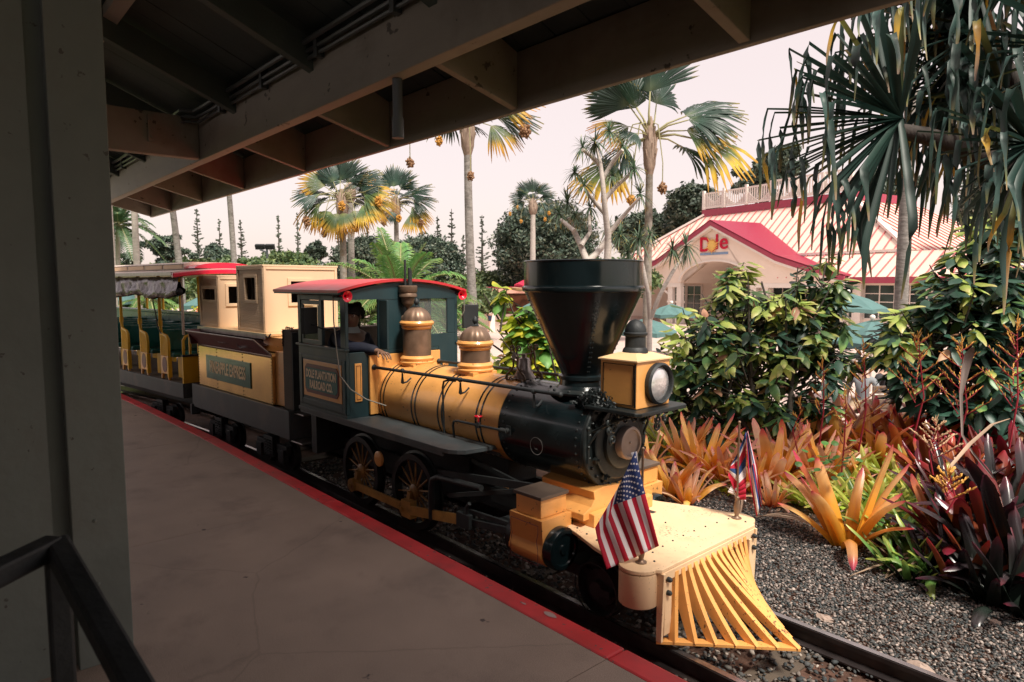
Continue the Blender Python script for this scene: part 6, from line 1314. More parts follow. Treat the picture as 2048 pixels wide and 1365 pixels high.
def bush(name, label, cat, blobs, dist, base, L, nwh, per, weights, wr=.20, seed=1, nparts=280, depth=.7, droopy=.75, trunks=3, depthr=1.0, inner=0):
    rr = random.Random(seed); t = thing(name, label, cat, base); items = []; keys = list(weights); br = MB()
    tot = sum(b_[2]*b_[3] for b_ in blobs)
    for (u, v, ru, rv) in blobs:
        c = at(u, v, dist) - base; a = ru*dist/F_; h = rv*dist/F_
        for k in range(max(3, int(nwh*ru*rv/tot))):
            d = Vector((rr.gauss(0,1), rr.gauss(0,1), rr.gauss(0,1)+.15)).normalized(); q = rr.uniform(.62,1.0) if rr.random() > .25 else rr.uniform(.2,.6); p = c + (cr*d.x*a + hf*d.y*a*depthr + Vector((0,0,1))*d.z*h)*q
            od = (cr*d.x + hf*d.y + Vector((0,0,1))*d.z*.8); hd = Vector((od.x, od.y, 0)); br.tube([p-od*.35-Vector((0,0,.2)), p], [.012,.005], 4); hue = rr.random() - .25*(d.z > .15) - .22*(d.x < -.1)  # top and left whorls get paler leaves, light painted by leaf choice
            for j in range(per):
                az = j*2.399 + rr.uniform(-.3,.3); e = rr.uniform(-1.0,.35) if j > 1 else rr.uniform(-.1,.7); dd = Vector((math.cos(az)*math.cos(e), math.sin(az)*math.cos(e), math.sin(e)*droopy)) + hd*.55; dd.normalize()
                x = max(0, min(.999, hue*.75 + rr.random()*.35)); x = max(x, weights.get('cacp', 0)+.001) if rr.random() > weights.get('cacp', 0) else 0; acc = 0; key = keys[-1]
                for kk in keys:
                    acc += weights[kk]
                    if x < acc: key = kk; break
                s = L*rr.uniform(.55,1.15); nrm = Vector((rr.uniform(-.35,.35), rr.uniform(-.35,.35), 1)) + hd*.3; po = p - Vector((0,0,.015*j)) + dd*.02; items.append((lmesh(key, rr.choice((0,1,2)), wr), dirmat(po, dd, nrm, s), keys.index(key), key, (base+p-CAM).dot(fw) - s*.8 + rr.uniform(0,.2)))
    items.sort(key=lambda q: q[4])
    for it in items[:nparts]: link('leaf', it[0], t, 0, it[1])
    if len(items) > nparts: join_leaves('foliage', [(i[0], i[1], i[2]) for i in items[nparts:]], t, [leafmat[k] for k in keys])
    for k in range(trunks):
        c = at(*blobs[k % len(blobs)][:2], dist) - base; br.tube([(.1*k-.1,.05*k,0), (c*.45+Vector((.05*k,0,-.1))), c], [.04,.03,.012], 7)
        for j in range(8):
            d = Vector((rr.gauss(0,1), rr.gauss(0,1), rr.gauss(0,.7))).normalized(); br.tube([c*.6, c*.8+d*.25, c+d*.6], [.02,.014,.006], 5)
    br.build('branches', bark_dk, t, smooth=60); return t
W1 = {'cacp': .025, 'cacy': .22, 'cacm': .30, 'cac': .70}
bush('cacao_bush', 'big leafy cacao bush with yellow green young and sunlit leaves between headlight and building', 'bush', [(1480,640,95,95),(1400,700,95,90),(1590,640,110,105),(1530,740,170,90),(1650,700,75,65),(1480,820,140,60),(1645,560,45,60),(1465,555,50,50),(1545,625,70,55),(1370,790,60,70),(1590,830,70,55)], 7.6, onz(1540, 935, -.36), .185, 470, 8, W1, seed=4, nparts=290)
W2 = {'cacp': .015, 'cacy': .03, 'cacm': .15, 'cac': .9}
bush('cacao_bush', 'dark shaded cacao bush at the right edge around the palm trunk', 'bush', [(1960,600,120,110),(1860,660,110,80),(1900,750,130,90),(2020,480,80,80),(2050,700,100,120),(1960,520,70,60),(1800,690,60,50),(1980,840,120,70),(1900,560,50,40),(2120,600,90,160)], 6.9, onz(1960, 960, -.36), .21, 440, 8, W2, seed=9, nparts=290)
W3 = {'cacp': .03, 'yel': .42, 'yelg': .6}
bush('broadleaf_shrub', 'yellow green broad leaved shrub between the bell and the cab', 'bush', [(1055,650,42,58),(1088,700,40,60),(1012,590,14,22),(1100,740,40,40),(1012,725,26,36),(1150,760,60,30)], 7.2, onz(1060, 900, -.36), .19, 110, 7, W3, .30, 6, 240, trunks=2)
bush('croton_shrub', 'low green shrub with orange leaves seen under the smokestack rail', 'bush', [(1120,790,70,40),(1210,780,60,40),(1010,780,60,30),(1270,760,45,60)], 6.6, onz(1150, 930, -.36), .15, 50, 6, {'cacp': .12, 'yel': .3, 'yelg': .6}, .22, 8, 150, trunks=1)
# ================================================================ screwpine (pandanus) filling the upper right corner
pn = thing('screwpine', 'dark screwpine with long drooping strap leaves hanging in the upper right corner', 'tree', (0,0,0)); base = at(2500, 900, 5.2); base.z = -.36; pn.location = base
def pan_trunk(pp, rs): b = MB(); b.tube([p-base for p in pp], rs, 12); b.build('trunk', pm('ringed_bark', (.045,.036,.03), .85, var=.3, scale=6, bump=1, bscale=12, stretch=(4,1,1)), pn, smooth=60)
pan_trunk([base, at(2450,700,5.15), at(2250,470,5.0), at(2120,375,4.9), at(2000,330,4.8), at(1920,292,4.75), at(1850,272,4.7), at(1800,262,4.7)], [.13,.12,.10,.09,.08,.07,.06,.05])
pan_trunk([at(2120,375,4.9), at(2080,250,5.0), at(2010,140,5.0), at(1960,60,5.0)], [.08,.07,.065,.05]); pan_trunk([at(2250,470,5.0), at(2260,260,4.8), at(2200,100,4.6)], [.08,.07,.05])
pan_trunk([at(2120,375,4.9), at(2100,330,4.5), at(2060,310,4.3)], [.06,.05,.045])
rr = random.Random(12)
def pan_leaf(c, d, L1, L2, w_, key, kink=1.0):
    pts = []; n1 = 7
    for i in range(n1+1): f = i/n1; pts.append(c + d*L1*f + Vector((0,0,-.06*L1*f*f)))
    e = pts[-1]; hd = Vector((d.x, d.y, 0)); hd = hd.normalized()*.12 if hd.length > .01 else hd
    if kink: 
        sx_, sp_ = rr.uniform(-.06,.06), rr.uniform(0,3)
        for i in range(1, 8): f = i/7; pts.append(e + hd*L2*min(f,.25) + Vector((sx_*math.sin(f*2.2+sp_)-sx_*math.sin(sp_), sx_*.6*f*f, -L2*f)))
    n = len(pts); wid = [w_*(.8+.4*math.sin(math.pi*min(1,i/n*1.1))) if i < n*.62 else w_*max(.05, 1-((i-n*.62)/(n*.38))**1.3) for i in range(n)]
    b = strap([p-base for p in pts], wid, .5, None if abs(d.z) < .9 else cr, 3); link('leaf', smoothed(b.mesh('leaf', leafmat[key])), pn)
heads = [(1800,240,4.7,84,(95,262),(.72,1.10)), (1965,60,5.0,56,(95,275),(.8,1.2)), (2060,290,4.3,44,(120,290),(.40,.75)), (2180,100,4.6,50,(120,265),(.7,1.15)), (1950,-60,4.9,50,(150,285),(.6,1.1)), (2090,120,5.2,46,(90,285),(.5,.95)), (1900,160,5.3,70,(60,300),(.6,1.0)), (2010,200,4.9,44,(90,300),(.5,.9))]
for (u, v, dist, n, (a0, a1), (l0, l1)) in heads:
    c = at(u, v, dist)
    for k in range(n):
        a = a0 + (a1-a0)*((k*.618) % 1.0); d = screen(a, rr.uniform(-.75,.75)); L1 = rr.uniform(l0, l1)*(.85 if a > 200 else 1); key = 'pandy' if rr.random() < .10 else 'pand'
        pan_leaf(c, d, L1*.9, rr.uniform(.22,.55), rr.uniform(.014,.026), key, 1 if rr.random() < .85 else 0)
# ================================================================ fan palms
fan_palm('fan palm rising beside the red roofed building, trunk blotched with lichen, fruit hanging both sides', 1300, 275, 17.5, 170, .098,
  [(92,1.15,.1),(78,.95,-.2),(118,1.0,.1),(128,1.0,.2),(176,.55,.8),(205,.75,.3),(212,1.15,.1),(30,1.1,.0),(22,1.05,.3),(8,.95,.2),(-4,1.25,.1),(160,.7,.4),(-12,1.0,-.3)], (6,9,10,11), extra=1, bk=bark_br, fruits=((1325,368,11,False),(1240,362,12,True),(1263,392,11,True)))
fan_palm('tall fan palm with pale spotted trunk whose crown is cut off by the shelter eave', 935, 245, 17.0, 150, .102,
  [(95,1,.1),(60,1.1,.2),(120,1.1,.1),(150,1.0,.3),(30,1.0,.1),(-12,.75,.3),(10,1.0,-.2),(170,.8,.2)], (4,5), lean=.25, fruits=((941,345,9,False),(878,275,9,True),(820,317,10,False),(1050,250,14,False)))
fan_palm('bushy fan palm with yellowing fronds above the locomotive cab, left of two', 684, 402, 19, 98, .095,
  [(92,.9,.1),(70,.9,.2),(112,.9,.2),(140,1.0,.1),(165,1.0,.2),(190,1.0,.2),(215,.95,.2),(20,1.05,.1),(5,1.1,.2),(-15,1.05,.3),(40,1.0,.1),(262,.85,.9),(285,.8,.8),(230,.75,.4),(-40,.8,.4),(178,.9,-.3),(30,.9,-.4)], (3,5,6,7,8,9,11,12,13,14), bk=bark_br, fruits=((612,436,9,False),(648,460,8,False),(684,405,9,True),(757,396,10,True),(712,452,7,True)))
fan_palm('darker fan palm just right of the bushy one above the cab', 792, 408, 24, 76, .09,
  [(95,1,.1),(70,.95,.2),(115,.95,.2),(30,1.05,.1),(10,1.1,.2),(-12,1.0,.2),(-35,1.1,.2),(150,.9,.2),(175,.9,.2),(205,.8,.3),(250,.6,.6)], (5,6,8,9), fruits=((768,440,7,False),(797,432,7,True),(842,440,6,False)))
fan_palm('small distant fan palm in front of the round dark tree, near the smokestack', 1066, 408, 34, 50, .13,
  [(92,1,.1),(60,1,.1),(120,1,.2),(30,1,.1),(150,1,.1),(5,.9,.2),(175,.9,.2),(-25,.8,.3),(205,.8,.2)], (), bk=bark_pale, fruits=((1020,425,4,True),(1042,440,4,True),(1090,436,4,True),(1035,412,4,True),(1098,424,4,True)))
fan_palm('grey ringed palm trunk standing among the dark leaves at the right', 1838, -120, 9.6, 260, .082, [(95,1,0),(30,1,.1),(150,1,.1),(0,1,.1),(180,1,.1)], (), extra=3, group=None)
fan_palm('second pale trunk close behind the bushy fan palm', 700, 380, 21, 60, .10, [(100,1,0),(40,.9,0),(140,.9,0)], (1,), extra=3)
# coconut and feather palms at the left
feather_palm('coconut_palm', 'coconut palm with a full green crown above the coach roof', 236, 452, 26, 1.9, 24, 'coco', .085, e0=-.35, e1=1.3, droop=.65, width=.38, lean=-.15, nl=26, lw=.05, zb=-1.0)
feather_palm('royal_palm', 'smooth pale palm trunk left of the coconut palm, cut by the grey wall', 207, 250, 17, 2.0, 12, 'coco', .11, bk=bark_pale, nl=24, lw=.05, group='bare palm trunks behind the coach')
feather_palm('royal_palm', 'straight whitish palm trunk just right of the coconut palm', 260, 240, 20, 2.0, 12, 'coco', .085, bk=bark_pale, nl=24, lw=.05, group='bare palm trunks behind the coach')
feather_palm('royal_palm', 'leaning palm trunk coming out of the shelter eave above the coach', 328, 300, 20, 2.0, 12, 'coco', .09, lean=.40, nl=24, lw=.05, bk=bark, group='bare palm trunks behind the coach')
feather_palm('royal_palm', 'slim grey palm trunk between the two thin pines', 446, 250, 22, 2.0, 12, 'coco', .085, lean=.25, nl=24, lw=.05, bk=bark, group='bare palm trunks behind the coach')
feather_palm('date_palm', 'bright green feathery palm right behind the locomotive cab', 800, 610, 9.5, 1.45, 30, 'areca', .07, e0=-.1, e1=1.35, droop=.55, width=.30, nl=36, lw=.014, cat='palm')
feather_palm('date_palm', 'second feathery green palm behind the cab window on the left', 715, 640, 10.5, 1.15, 24, 'areca', .06, e0=-.1, e1=1.3, droop=.55, width=.28, nl=32, lw=.014, cat='palm', seed=8)
feather_palm('date_palm', 'feathery palm arching right of the cab towards the sand dome', 892, 650, 10.5, .95, 20, 'areca', .05, e0=-.2, e1=1.2, droop=.7, width=.26, nl=32, lw=.014, cat='palm', seed=11)
feather_palm('date_palm', 'young feathery palm seen through the middle of the coach', 300, 605, 18, 1.1, 18, 'areca', .06, e0=-.2, e1=1.2, droop=.7, width=.22, nl=26, lw=.02, cat='palm', seed=13)
# branching dracaena-like trees behind the smokestack
def tuft_tree(label, dist, segs, tufts, r0, zb=-1.0, lf=.42, seed=1):
    p0 = at(*segs[0][0], dist); base = Vector((p0.x, p0.y, zb)); t = thing('dragon_tree', label, 'tree', base, 0, 'branching trees with spiky leaf tufts'); b = MB(); rr = random.Random(seed)
    b.tube([(0,0,0), p0-base], [r0*1.2, r0], 8)
    for sg in segs:
        pts = [at(u, v, dist + .25*math.sin(i*1.3+seed)) - base for i, (u, v) in enumerate(sg)]; q = sg[0]; rs = [r0*max(.28, 1-.13*i-(.3 if q != segs[0][0] else 0)) for i in range(len(pts))]; b.tube(pts, rs, 8)
    b.build('trunk', bark_pale, t, smooth=60)
    for (u, v, sc) in tufts:
        c = at(u, v, dist + rr.uniform(-.5,.5)) - base; b = MB()
        for k in range(46):
            a = k*2.399; e = rr.uniform(-1.1, 1.35); d = Vector((math.cos(a)*math.cos(e), math.sin(a)*math.cos(e), math.sin(e))); L = lf*sc*rr.uniform(.7,1.1)
            pts = [c + d*L*f + Vector((0,0,-.55*L*f*f*math.cos(e))) for f in (0,.35,.7,1)]; strap(pts, [.010,.015,.011,.001], .3, None, 3, b)
        link('leaf_tuft', smoothed(b.mesh('leaf_tuft', leafmat['tuft'])), t)
tuft_tree('tall grey branching tree with spiky leaf tufts, right behind the smokestack rim', 15, [[(1215,525),(1216,470),(1210,420),(1205,360),(1200,320),(1190,290)],[(1212,430),(1190,405),(1170,380)],[(1216,470),(1240,440),(1262,415),(1280,395)],[(1205,360),(1225,325),(1245,300)],[(1208,400),(1235,370),(1265,345)],[(1200,330),(1180,310),(1165,300)]],
  [(1190,285,1.1),(1245,292,1),(1165,295,.9),(1280,388,1),(1268,338,1),(1168,372,1),(1218,262,1),(1150,345,.8),(1225,352,.8)], .085)
tuft_tree('lower grey branching tree leaning left behind the smokestack', 15.5, [[(1175,525),(1162,492),(1148,462),(1138,435)],[(1162,492),(1180,465),(1178,430)],[(1148,462),(1122,440)],[(1175,525),(1200,500),(1215,475)]], [(1135,405,1.3),(1180,415,1),(1118,428,1),(1216,460,1),(1150,430,.9)], .08, seed=5)
tuft_tree('spiky tufted tree in front of the building gable, beside the lichen blotched palm', 14, [[(1300,640),(1320,590),(1345,545),(1372,505)],[(1300,640),(1296,585),(1285,530),(1275,490)]], [(1372,492,1.15),(1278,478,1.2),(1255,505,1),(1345,500,.9),(1300,470,.9),(1240,470,.9)], .05, seed=9)
# ================================================================ distant trees
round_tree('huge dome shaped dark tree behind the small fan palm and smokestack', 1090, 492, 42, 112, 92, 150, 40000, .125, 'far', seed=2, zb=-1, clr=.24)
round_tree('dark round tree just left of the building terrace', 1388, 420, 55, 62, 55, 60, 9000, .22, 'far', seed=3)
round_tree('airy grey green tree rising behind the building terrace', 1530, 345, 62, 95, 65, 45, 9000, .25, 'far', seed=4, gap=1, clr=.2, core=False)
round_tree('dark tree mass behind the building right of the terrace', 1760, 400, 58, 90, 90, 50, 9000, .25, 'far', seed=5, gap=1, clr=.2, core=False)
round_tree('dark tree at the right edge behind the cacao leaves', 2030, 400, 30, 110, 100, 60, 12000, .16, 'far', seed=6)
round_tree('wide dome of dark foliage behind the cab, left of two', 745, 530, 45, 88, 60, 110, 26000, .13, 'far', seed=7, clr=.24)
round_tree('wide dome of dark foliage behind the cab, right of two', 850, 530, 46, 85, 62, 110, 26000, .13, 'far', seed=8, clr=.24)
round_tree('low dark tree behind the large cream cabin', 575, 545, 50, 70, 45, 60, 9000, .2, 'farl', seed=10, clr=.26)
round_tree('small twiggy tree sticking up behind the cream cabin', 630, 505, 52, 26, 26, 26, 2500, .2, 'far', seed=11, gap=1, core=False)
round_tree('low hedge like tree right of the spotted palm trunk', 970, 585, 44, 85, 45, 70, 9000, .18, 'farl', seed=12, clr=.28)
round_tree('green shrub row above the coach roof', 400, 545, 40, 95, 28, 50, 7000, .16, 'farl', seed=13, clr=.35)
round_tree('flat topped spreading tree above the coach, lacy against the sky', 330, 500, 34, 68, 44, 30, 5000, .15, 'far', seed=14, gap=1, clr=.26, core=False, flat=.6)
round_tree('spreading dark tree behind the coconut palm', 245, 540, 36, 66, 48, 36, 6000, .16, 'far', seed=15, gap=1, clr=.24, core=False, flat=.5)
round_tree('distant tree filling the gap left of the thin pines', 425, 520, 48, 40, 40, 26, 3500, .2, 'far', seed=16, gap=1, core=False)
round_tree('dark trees behind the left wing of the building', 1290, 470, 60, 75, 48, 60, 9000, .25, 'far', seed=17)
round_tree('tree line behind the dome trees, far away', 700, 565, 70, 160, 40, 70, 9000, .3, 'far', seed=18)
for k, (u, v, ru, rv) in enumerate(((500,560,120,45),(280,580,110,45),(900,600,120,38),(1230,560,90,45),(150,570,120,60))):
    round_tree(['green garden hedge behind the cream cabins','green garden hedge behind the coach posts','hedge behind the feathery palms','hedge left of the building','hedge hidden behind the grey wall'][k], u, v, 30, ru, rv, 70, 9000, .13, 'farl', 'garden_hedge', 'hedge', seed=30+k, clr=.3, trunk=False)
# Norfolk pines
def norfolk(label, u, vt, vb, w_, dist, seed, dens=1.0):
    top = at(u, vt, dist); t = thing('norfolk_pine', label, 'pine tree', (top.x, top.y, -1), 0, 'slim pines on the skyline'); H_ = top.z+1; low = at(u, vb, dist).z+1; W_ = 1.9*w_*dist/F_; rr = random.Random(seed)
    b = MB(); b.tube([(0,0,0),(0,0,H_*.5),(0,0,H_)], [.16,.10,.02], 6); b.build('trunk', bark_dk, t, smooth=60)
    z = max(.5, low*.3); b = MB(); nd = MB(); k_ = dist/60
    while z < H_-.08:
        f = (H_-z)/(H_-low*.3); R_ = W_*(.12+.88*min(1,f*1.1))
        for k in range(7):
            if rr.random() > .8*dens: continue
            a = rr.uniform(0, 6.283); R2 = R_*rr.uniform(.45,1.15); p = Vector((0,0,z+rr.uniform(-.16,.16)*k_)); dd = Vector((math.cos(a),math.sin(a),0)); e = p+dd*R2+Vector((0,0,R2*rr.uniform(.0,.35))); m = p.lerp(e,.55)-Vector((0,0,.10*R2))
            b.tube([p, m, e], [.018,.012,.005], 3)
            for q in range(int(8+R2*14)):
                c = m.lerp(e, rr.random()) if rr.random() < .7 else p.lerp(m, rr.uniform(.3,1)); w2 = rr.uniform(.06,.12)*k_; x_ = Vector((rr.gauss(0,1), rr.gauss(0,1), rr.gauss(0,.5))).normalized()*w2; y_ = Vector((0,0,1))*w2*rr.uniform(.3,.8)
                nd.add([c-x_, c+y_, c+x_, c-y_], [(0,1,2,3)], [rr.random()]*4)
        z += rr.uniform(.22,.50)*k_
    b.build('branches', bark_dk, t); link('needles', nd.mesh('needles', leafmat['pine']), t)
for k, (u, vt, vb, w_, d, lb) in enumerate(((393,420,530,13,48,'slim pine between the leaning trunk and the slim grey trunk'),(438,440,530,10,55,'small pine left of the slim grey trunk'),(481,442,530,12,52,'pine with a dense dark tip right of the slim grey trunk'),(556,430,535,8,66,'faint thin pine above the small cabin'),(594,425,535,7,66,'narrow pointed pine above the large cabin'),(676,440,540,9,60,'pine half hidden behind the bushy fan palm trunk'),(735,450,540,8,64,'thin pine between the two fan palms'),(816,462,530,7,66,'tiny pine tip behind the right dome tree'),(844,458,530,7,66,'second tiny pine tip behind the right dome tree'),(875,432,545,11,56,'tall pine left of the pale spotted trunk, farther left of two'),(903,418,580,15,50,'tallest pine just left of the spotted palm trunk'),(926,470,580,10,56,'dark pine partly behind the spotted palm trunk'),(964,430,600,15,50,'full pine just right of the spotted palm trunk'),(997,440,560,8,60,'pine at the edge of the huge dome tree'))):
    norfolk(lb, u, vt, vb, w_, d, 60+k)
# floodlights
fl = thing('floodlight_pole', 'pole with two small floodlights behind the cream cabin', 'floodlight', at(535, 560, 33)); o0 = fl.location.copy(); b = MB(); b.tube([(0,0,-3),at(534,500,33)-o0], .06, 8); b.tube([at(534,505,33)-o0, at(520,500,33)-o0], .04, 6); b.build('pole', Mt['grey'], fl)
for u in (520, 540):
    b = MB(); c = at(u, 494, 33)-o0; b.box(-.22,.22,-.08,.08,-.12,.12, Matrix.Translation(c) @ Matrix.Rotation(R(50), 4, 'Z') @ Matrix.Rotation(R(25), 4, 'X')); link('lamp_head', b.mesh('lamp_head', Mt['iron']), fl)
# ================================================================ the pavilion with the red gable
BM = Matrix.Translation((-22.43, 35.78, 0)) @ Matrix.Rotation(R(-11.6), 4, 'Z')
bl = thing('visitor_pavilion', 'cream pavilion with pale metal roof, dark red gable edges and a red Dole sign', 'building', (-22.43, 35.78, 0), R(-11.6))
mwall = pm('cream_wall', (.84,.72,.62), .7, var=.04, scale=1); mtrim = pm('white_trim', (.80,.74,.68), .6, var=.03); mroof = pm('pale_metal_roof', (.80,.60,.50), .45, var=.05, scale=.8); mseam = pm('pinkish_seam', (.60,.16,.16), .5)
mred = pm('crimson_roof', (.28,.012,.045), .45, var=.1); mfas = pm('crimson_fascia', (.36,.05,.09), .5, var=.08); mglass = pm('dark_window', (.03,.045,.045), .12, var=.4, scale=1.5, coat=.5)
def BB(name, *bxs, m=None, par=None):
    b = MB()
    for q in bxs: b.box(*q)
    return link(name, b.mesh(name, m or mwall), par or bl)
def roof_face(name, A, B, ua, ub, wpan=.55, par=None, m=None):
    """A-B eave line, ua and ub the upper ends above A and B; panels with raised seams, each an object"""
    A, B, ua, ub = map(Vector, (A, B, ua, ub)); e = (B-A); L = e.length; e.normalize(); nrm = e.cross(ua-A).normalized(); nrm = nrm if nrm.z > 0 else -nrm; upd = nrm.cross(e); upd = upd if upd.z > 0 else -upd
    ha = (ua-A).dot(upd); sa = (ua-A).dot(e); sb = L-(ub-B).dot(-e)*-1 if False else (ub-A).dot(e); hb = (ub-A).dot(upd)
    rf_ = BB(name, m=m or mroof); bpy.data.objects.remove(rf_)
    b = MB(); b.add([A-nrm*.06,B-nrm*.06,ub-nrm*.06,ua-nrm*.06,A-nrm*.02,B-nrm*.02,ub-nrm*.02,ua-nrm*.02], [(3,2,1,0),(4,5,6,7),(0,1,5,4),(1,2,6,5),(2,3,7,6),(3,0,4,7)]); rf_ = link(name, b.mesh(name, m or mroof), par or bl)
    def h(s):
        if sa > 0 and s < sa: return max(.02, ha*s/sa)
        if sb < L and s > sb: return max(.02, hb*(L-s)/(L-sb))
        return ha
    s = 0
    while s < L-.02:
        s2 = min(L, s+wpan); b = MB(); P = lambda ss, hh, q: A+e*ss+upd*hh+nrm*q
        a1, a2 = h(s+.001), h(s2-.001); b.add([P(s+.03,0,-.018),P(s2-.03,0,-.018),P(s2-.03,a2,-.018),P(s+.03,a1,-.018),P(s+.03,0,.0),P(s2-.03,0,.0),P(s2-.03,a2,.0),P(s+.03,a1,.0)], [(3,2,1,0),(4,5,6,7),(0,1,5,4),(1,2,6,5),(2,3,7,6),(3,0,4,7)])
        b.mat(1); b.add([P(s-.03,0,-.018),P(s+.029,0,-.018),P(s+.029,a1,-.018),P(s-.03,a1,-.018),P(s-.03,0,.05),P(s+.029,0,.05),P(s+.029,a1,.05),P(s-.03,a1,.05)], [(3,2,1,0),(4,5,6,7),(0,1,5,4),(1,2,6,5),(2,3,7,6),(3,0,4,7)])
        link('roof_panel', b.mesh('roof_panel', [m or mroof, mseam]), rf_); s = s2
    return rf_
# lower (porch) and upper roofs
roof_face('porch_roof', (4.6,0,1.87), (17,0,1.87), (4.6,1.7,3.12), (13,1.7,3.12), .55); roof_face('porch_roof', (-14,0,1.87), (-4.6,0,1.87), (-11,1.7,3.12), (-4.6,1.7,3.12), .55)
roof_face('main_roof', (-11,1.7,3.2), (10.6,1.7,3.2), (-5.7,5.0,6.35), (5.4,5.0,6.35), .55)
roof_face('side_roof', (10.6,1.7,3.2), (10.6,15,3.2), (5.4,5.0,6.35), (5.4,11,6.35), .6)
roof_face('porch_roof', (-14,14,1.87), (-14,0,1.87), (-11,12,3.12), (-11,1.7,3.12), .6)
roof_face('main_roof', (-11,15,3.2), (-11,1.7,3.2), (-5.7,11,6.35), (-5.7,5.0,6.35), .6)
BB('eave_fascia', (8.85,17,-.08,-.01,1.60,1.90), (-14,-8.85,-.08,-.01,1.60,1.90), (-14.08,-14.01,-.08,14,1.60,1.90), m=mfas)
BB('ridge_band', (-5.8,5.5,4.86,4.99,6.28,6.74), (5.51,5.6,4.86,11,6.28,6.74), (-5.9,-5.81,4.86,11,6.28,6.74), m=mfas); BB('roof_deck', (-5.7,5.4,5.1,11,6.36,6.45), m=mtrim)
BB('hip_cap', (-10.9,10.5,1.6,1.72,3.13,3.25), m=mtrim)
b = MB(); b.bar((10.6,1.7,3.28),(5.45,4.95,6.42),.25,.14); link('hip_cap', b.mesh('hip_cap', mtrim), bl); b = MB(); b.bar((-11,1.7,3.28),(-5.75,4.95,6.42),.25,.14); link('hip_cap', b.mesh('hip_cap', mtrim), bl); b = MB(); b.bar((17,0,1.95),(13,1.7,3.2),.2,.1); link('hip_cap', b.mesh('hip_cap', mtrim), bl)
# terrace railing on the roof
rl = BB('terrace_railing', (-5.8,0,4.86,4.93,7.80,7.90), (-5.8,0,4.86,4.93,6.80,6.92), (0,5.5,4.86,4.93,7.95,8.05), (0,5.5,4.86,4.93,6.80,6.92), m=mtrim)
for x in (-5.75,-3.9,-2.0,0,1.8,3.6,5.4): BB('railing_post', (x-.09,x+.09,4.80,4.97,6.75,8.05), m=mtrim, par=rl)
for k in range(60):
    x = -5.6 + k*.185
    if any(abs(x-q) < .14 for q in (-5.75,-3.9,-2.0,0,1.8,3.6,5.4)): continue
    BB('baluster', (x-.04,x+.04,4.875,4.915,6.92,7.80 if x < 0 else 7.95), m=mtrim, par=rl)
b = MB()
for (xa, xb) in ((-5.65,-4.0),(-3.8,-2.1),(-1.9,-.1),(.1,1.7),(1.9,3.5),(3.7,5.3)):
    n = 10; top_ = [(xa+(xb-xa)*i/n, 6.96 + .62*(abs(2*i/n-1))**1.5 + (.3 if xa < -5 else 0)) for i in range(n+1)]; b.prism([(xb,6.93),(xa,6.93)]+top_, 4.93, 4.96, 'xz')
m_ = b.mesh('railing_panel', mtrim); fixn(m_); link('railing_panel', m_, rl)
# gable front with segmental arch
prof = [(0,5.05),(4.7,2.83),(6.6,2.25),(8.75,1.72)]
outer = [(-x, z) for x, z in prof[::-1]] + prof[1:]
arch = [(2.75*math.cos(a), 1.62+1.28*math.sin(a)) for a in np.linspace(0, math.pi, 15)]
b = MB(); left = [(-8.6,1.62)] + [(-x, z-.12) for x, z in prof[::-1]] + [(0,4.93)]; poly = [(-8.6,1.60),(-2.76,1.60)] + arch[::-1] + [(2.76,1.60),(8.6,1.60)] + [(x, z-.10) for x, z in prof[::-1]] + [(-x, z-.10) for x, z in prof[1:]]
bm = bmesh.new(); vs = [bm.verts.new((x, 0, z)) for x, z in poly]; f_ = bm.faces.new(vs); bmesh.ops.triangulate(bm, faces=[f_]); ret = bmesh.ops.extrude_face_region(bm, geom=bm.faces[:]); bmesh.ops.translate(bm, vec=(0,.25,0), verts=[v for v in ret['geom'] if isinstance(v, bmesh.types.BMVert)]); bmesh.ops.recalc_face_normals(bm, faces=bm.faces)
me = bpy.data.meshes.new('gable_wall'); bm.to_mesh(me); bm.free(); me.materials.append(mwall); gw = link('gable_wall', me, bl)
b = MB()
for (x0,z0),(x1,z1) in zip(arch[:-1], arch[1:]): b.bar((x0*1.04,-.03,z0+.06),(x1*1.04,-.03,z1+.06),.10,.14,(0,1,0))
link('arch_trim', b.mesh('arch_trim', mtrim), gw)
b = MB()
for (x0,z0),(x1,z1) in zip(arch[:-1], arch[1:]): b.add([(x0,.25,z0),(x1,.25,z1),(x1,4.1,z1),(x0,4.1,z0)], [(0,1,2,3)])
link('porch_vault', b.mesh('porch_vault', mwall), bl)
for s in (-1, 1):
    for k in range(3):
        (x0,z0),(x1,z1) = prof[k], prof[k+1]; d = Vector((x1-x0,0,z1-z0)); n_ = Vector((-d.z,0,d.x)).normalized()
        def pr_(off0, off1, y0, y1, name, m):
            b = MB(); pts = [(s*x0, z0+off0),(s*x1, z1+off0),(s*x1, z1+off1),(s*x0, z0+off1)]; b.prism(pts, y0, y1, 'xz'); m_ = b.mesh(name, m); fixn(m_); return link(name, m_, gw)
        pr_(-.02, .30, -.42, -.30, 'gable_fascia', mfas); pr_(-.16, -.022, -.38, -.06, 'gable_soffit', mtrim)
        # red roof slope running back from the gable
        b = MB(); ya = -.42
        back = lambda z: (z-1.87)/1.25*1.7 if z < 3.15 else 1.7 + (z-3.2)/3.15*3.3
        P4 = [(s*x0, ya, z0+.31), (s*x1, ya, z1+.31), (s*x1, back(z1+.31)+.1, z1+.31), (s*x0, back(z0+.31)+.1, z0+.31)]; Q4 = [(x, y, z-.08) for x, y, z in P4]
        b.add(P4+Q4, [(0,1,2,3),(7,6,5,4),(0,4,5,1),(1,5,6,2),(2,6,7,3),(3,7,4,0)]); m_ = b.mesh('gable_roof', mred); fixn(m_); link('gable_roof', m_, bl)
BB('beam', (-8.6,-2.76,-.02,.25,1.35,1.598), (2.76,8.6,-.02,.25,1.35,1.598), m=mtrim)
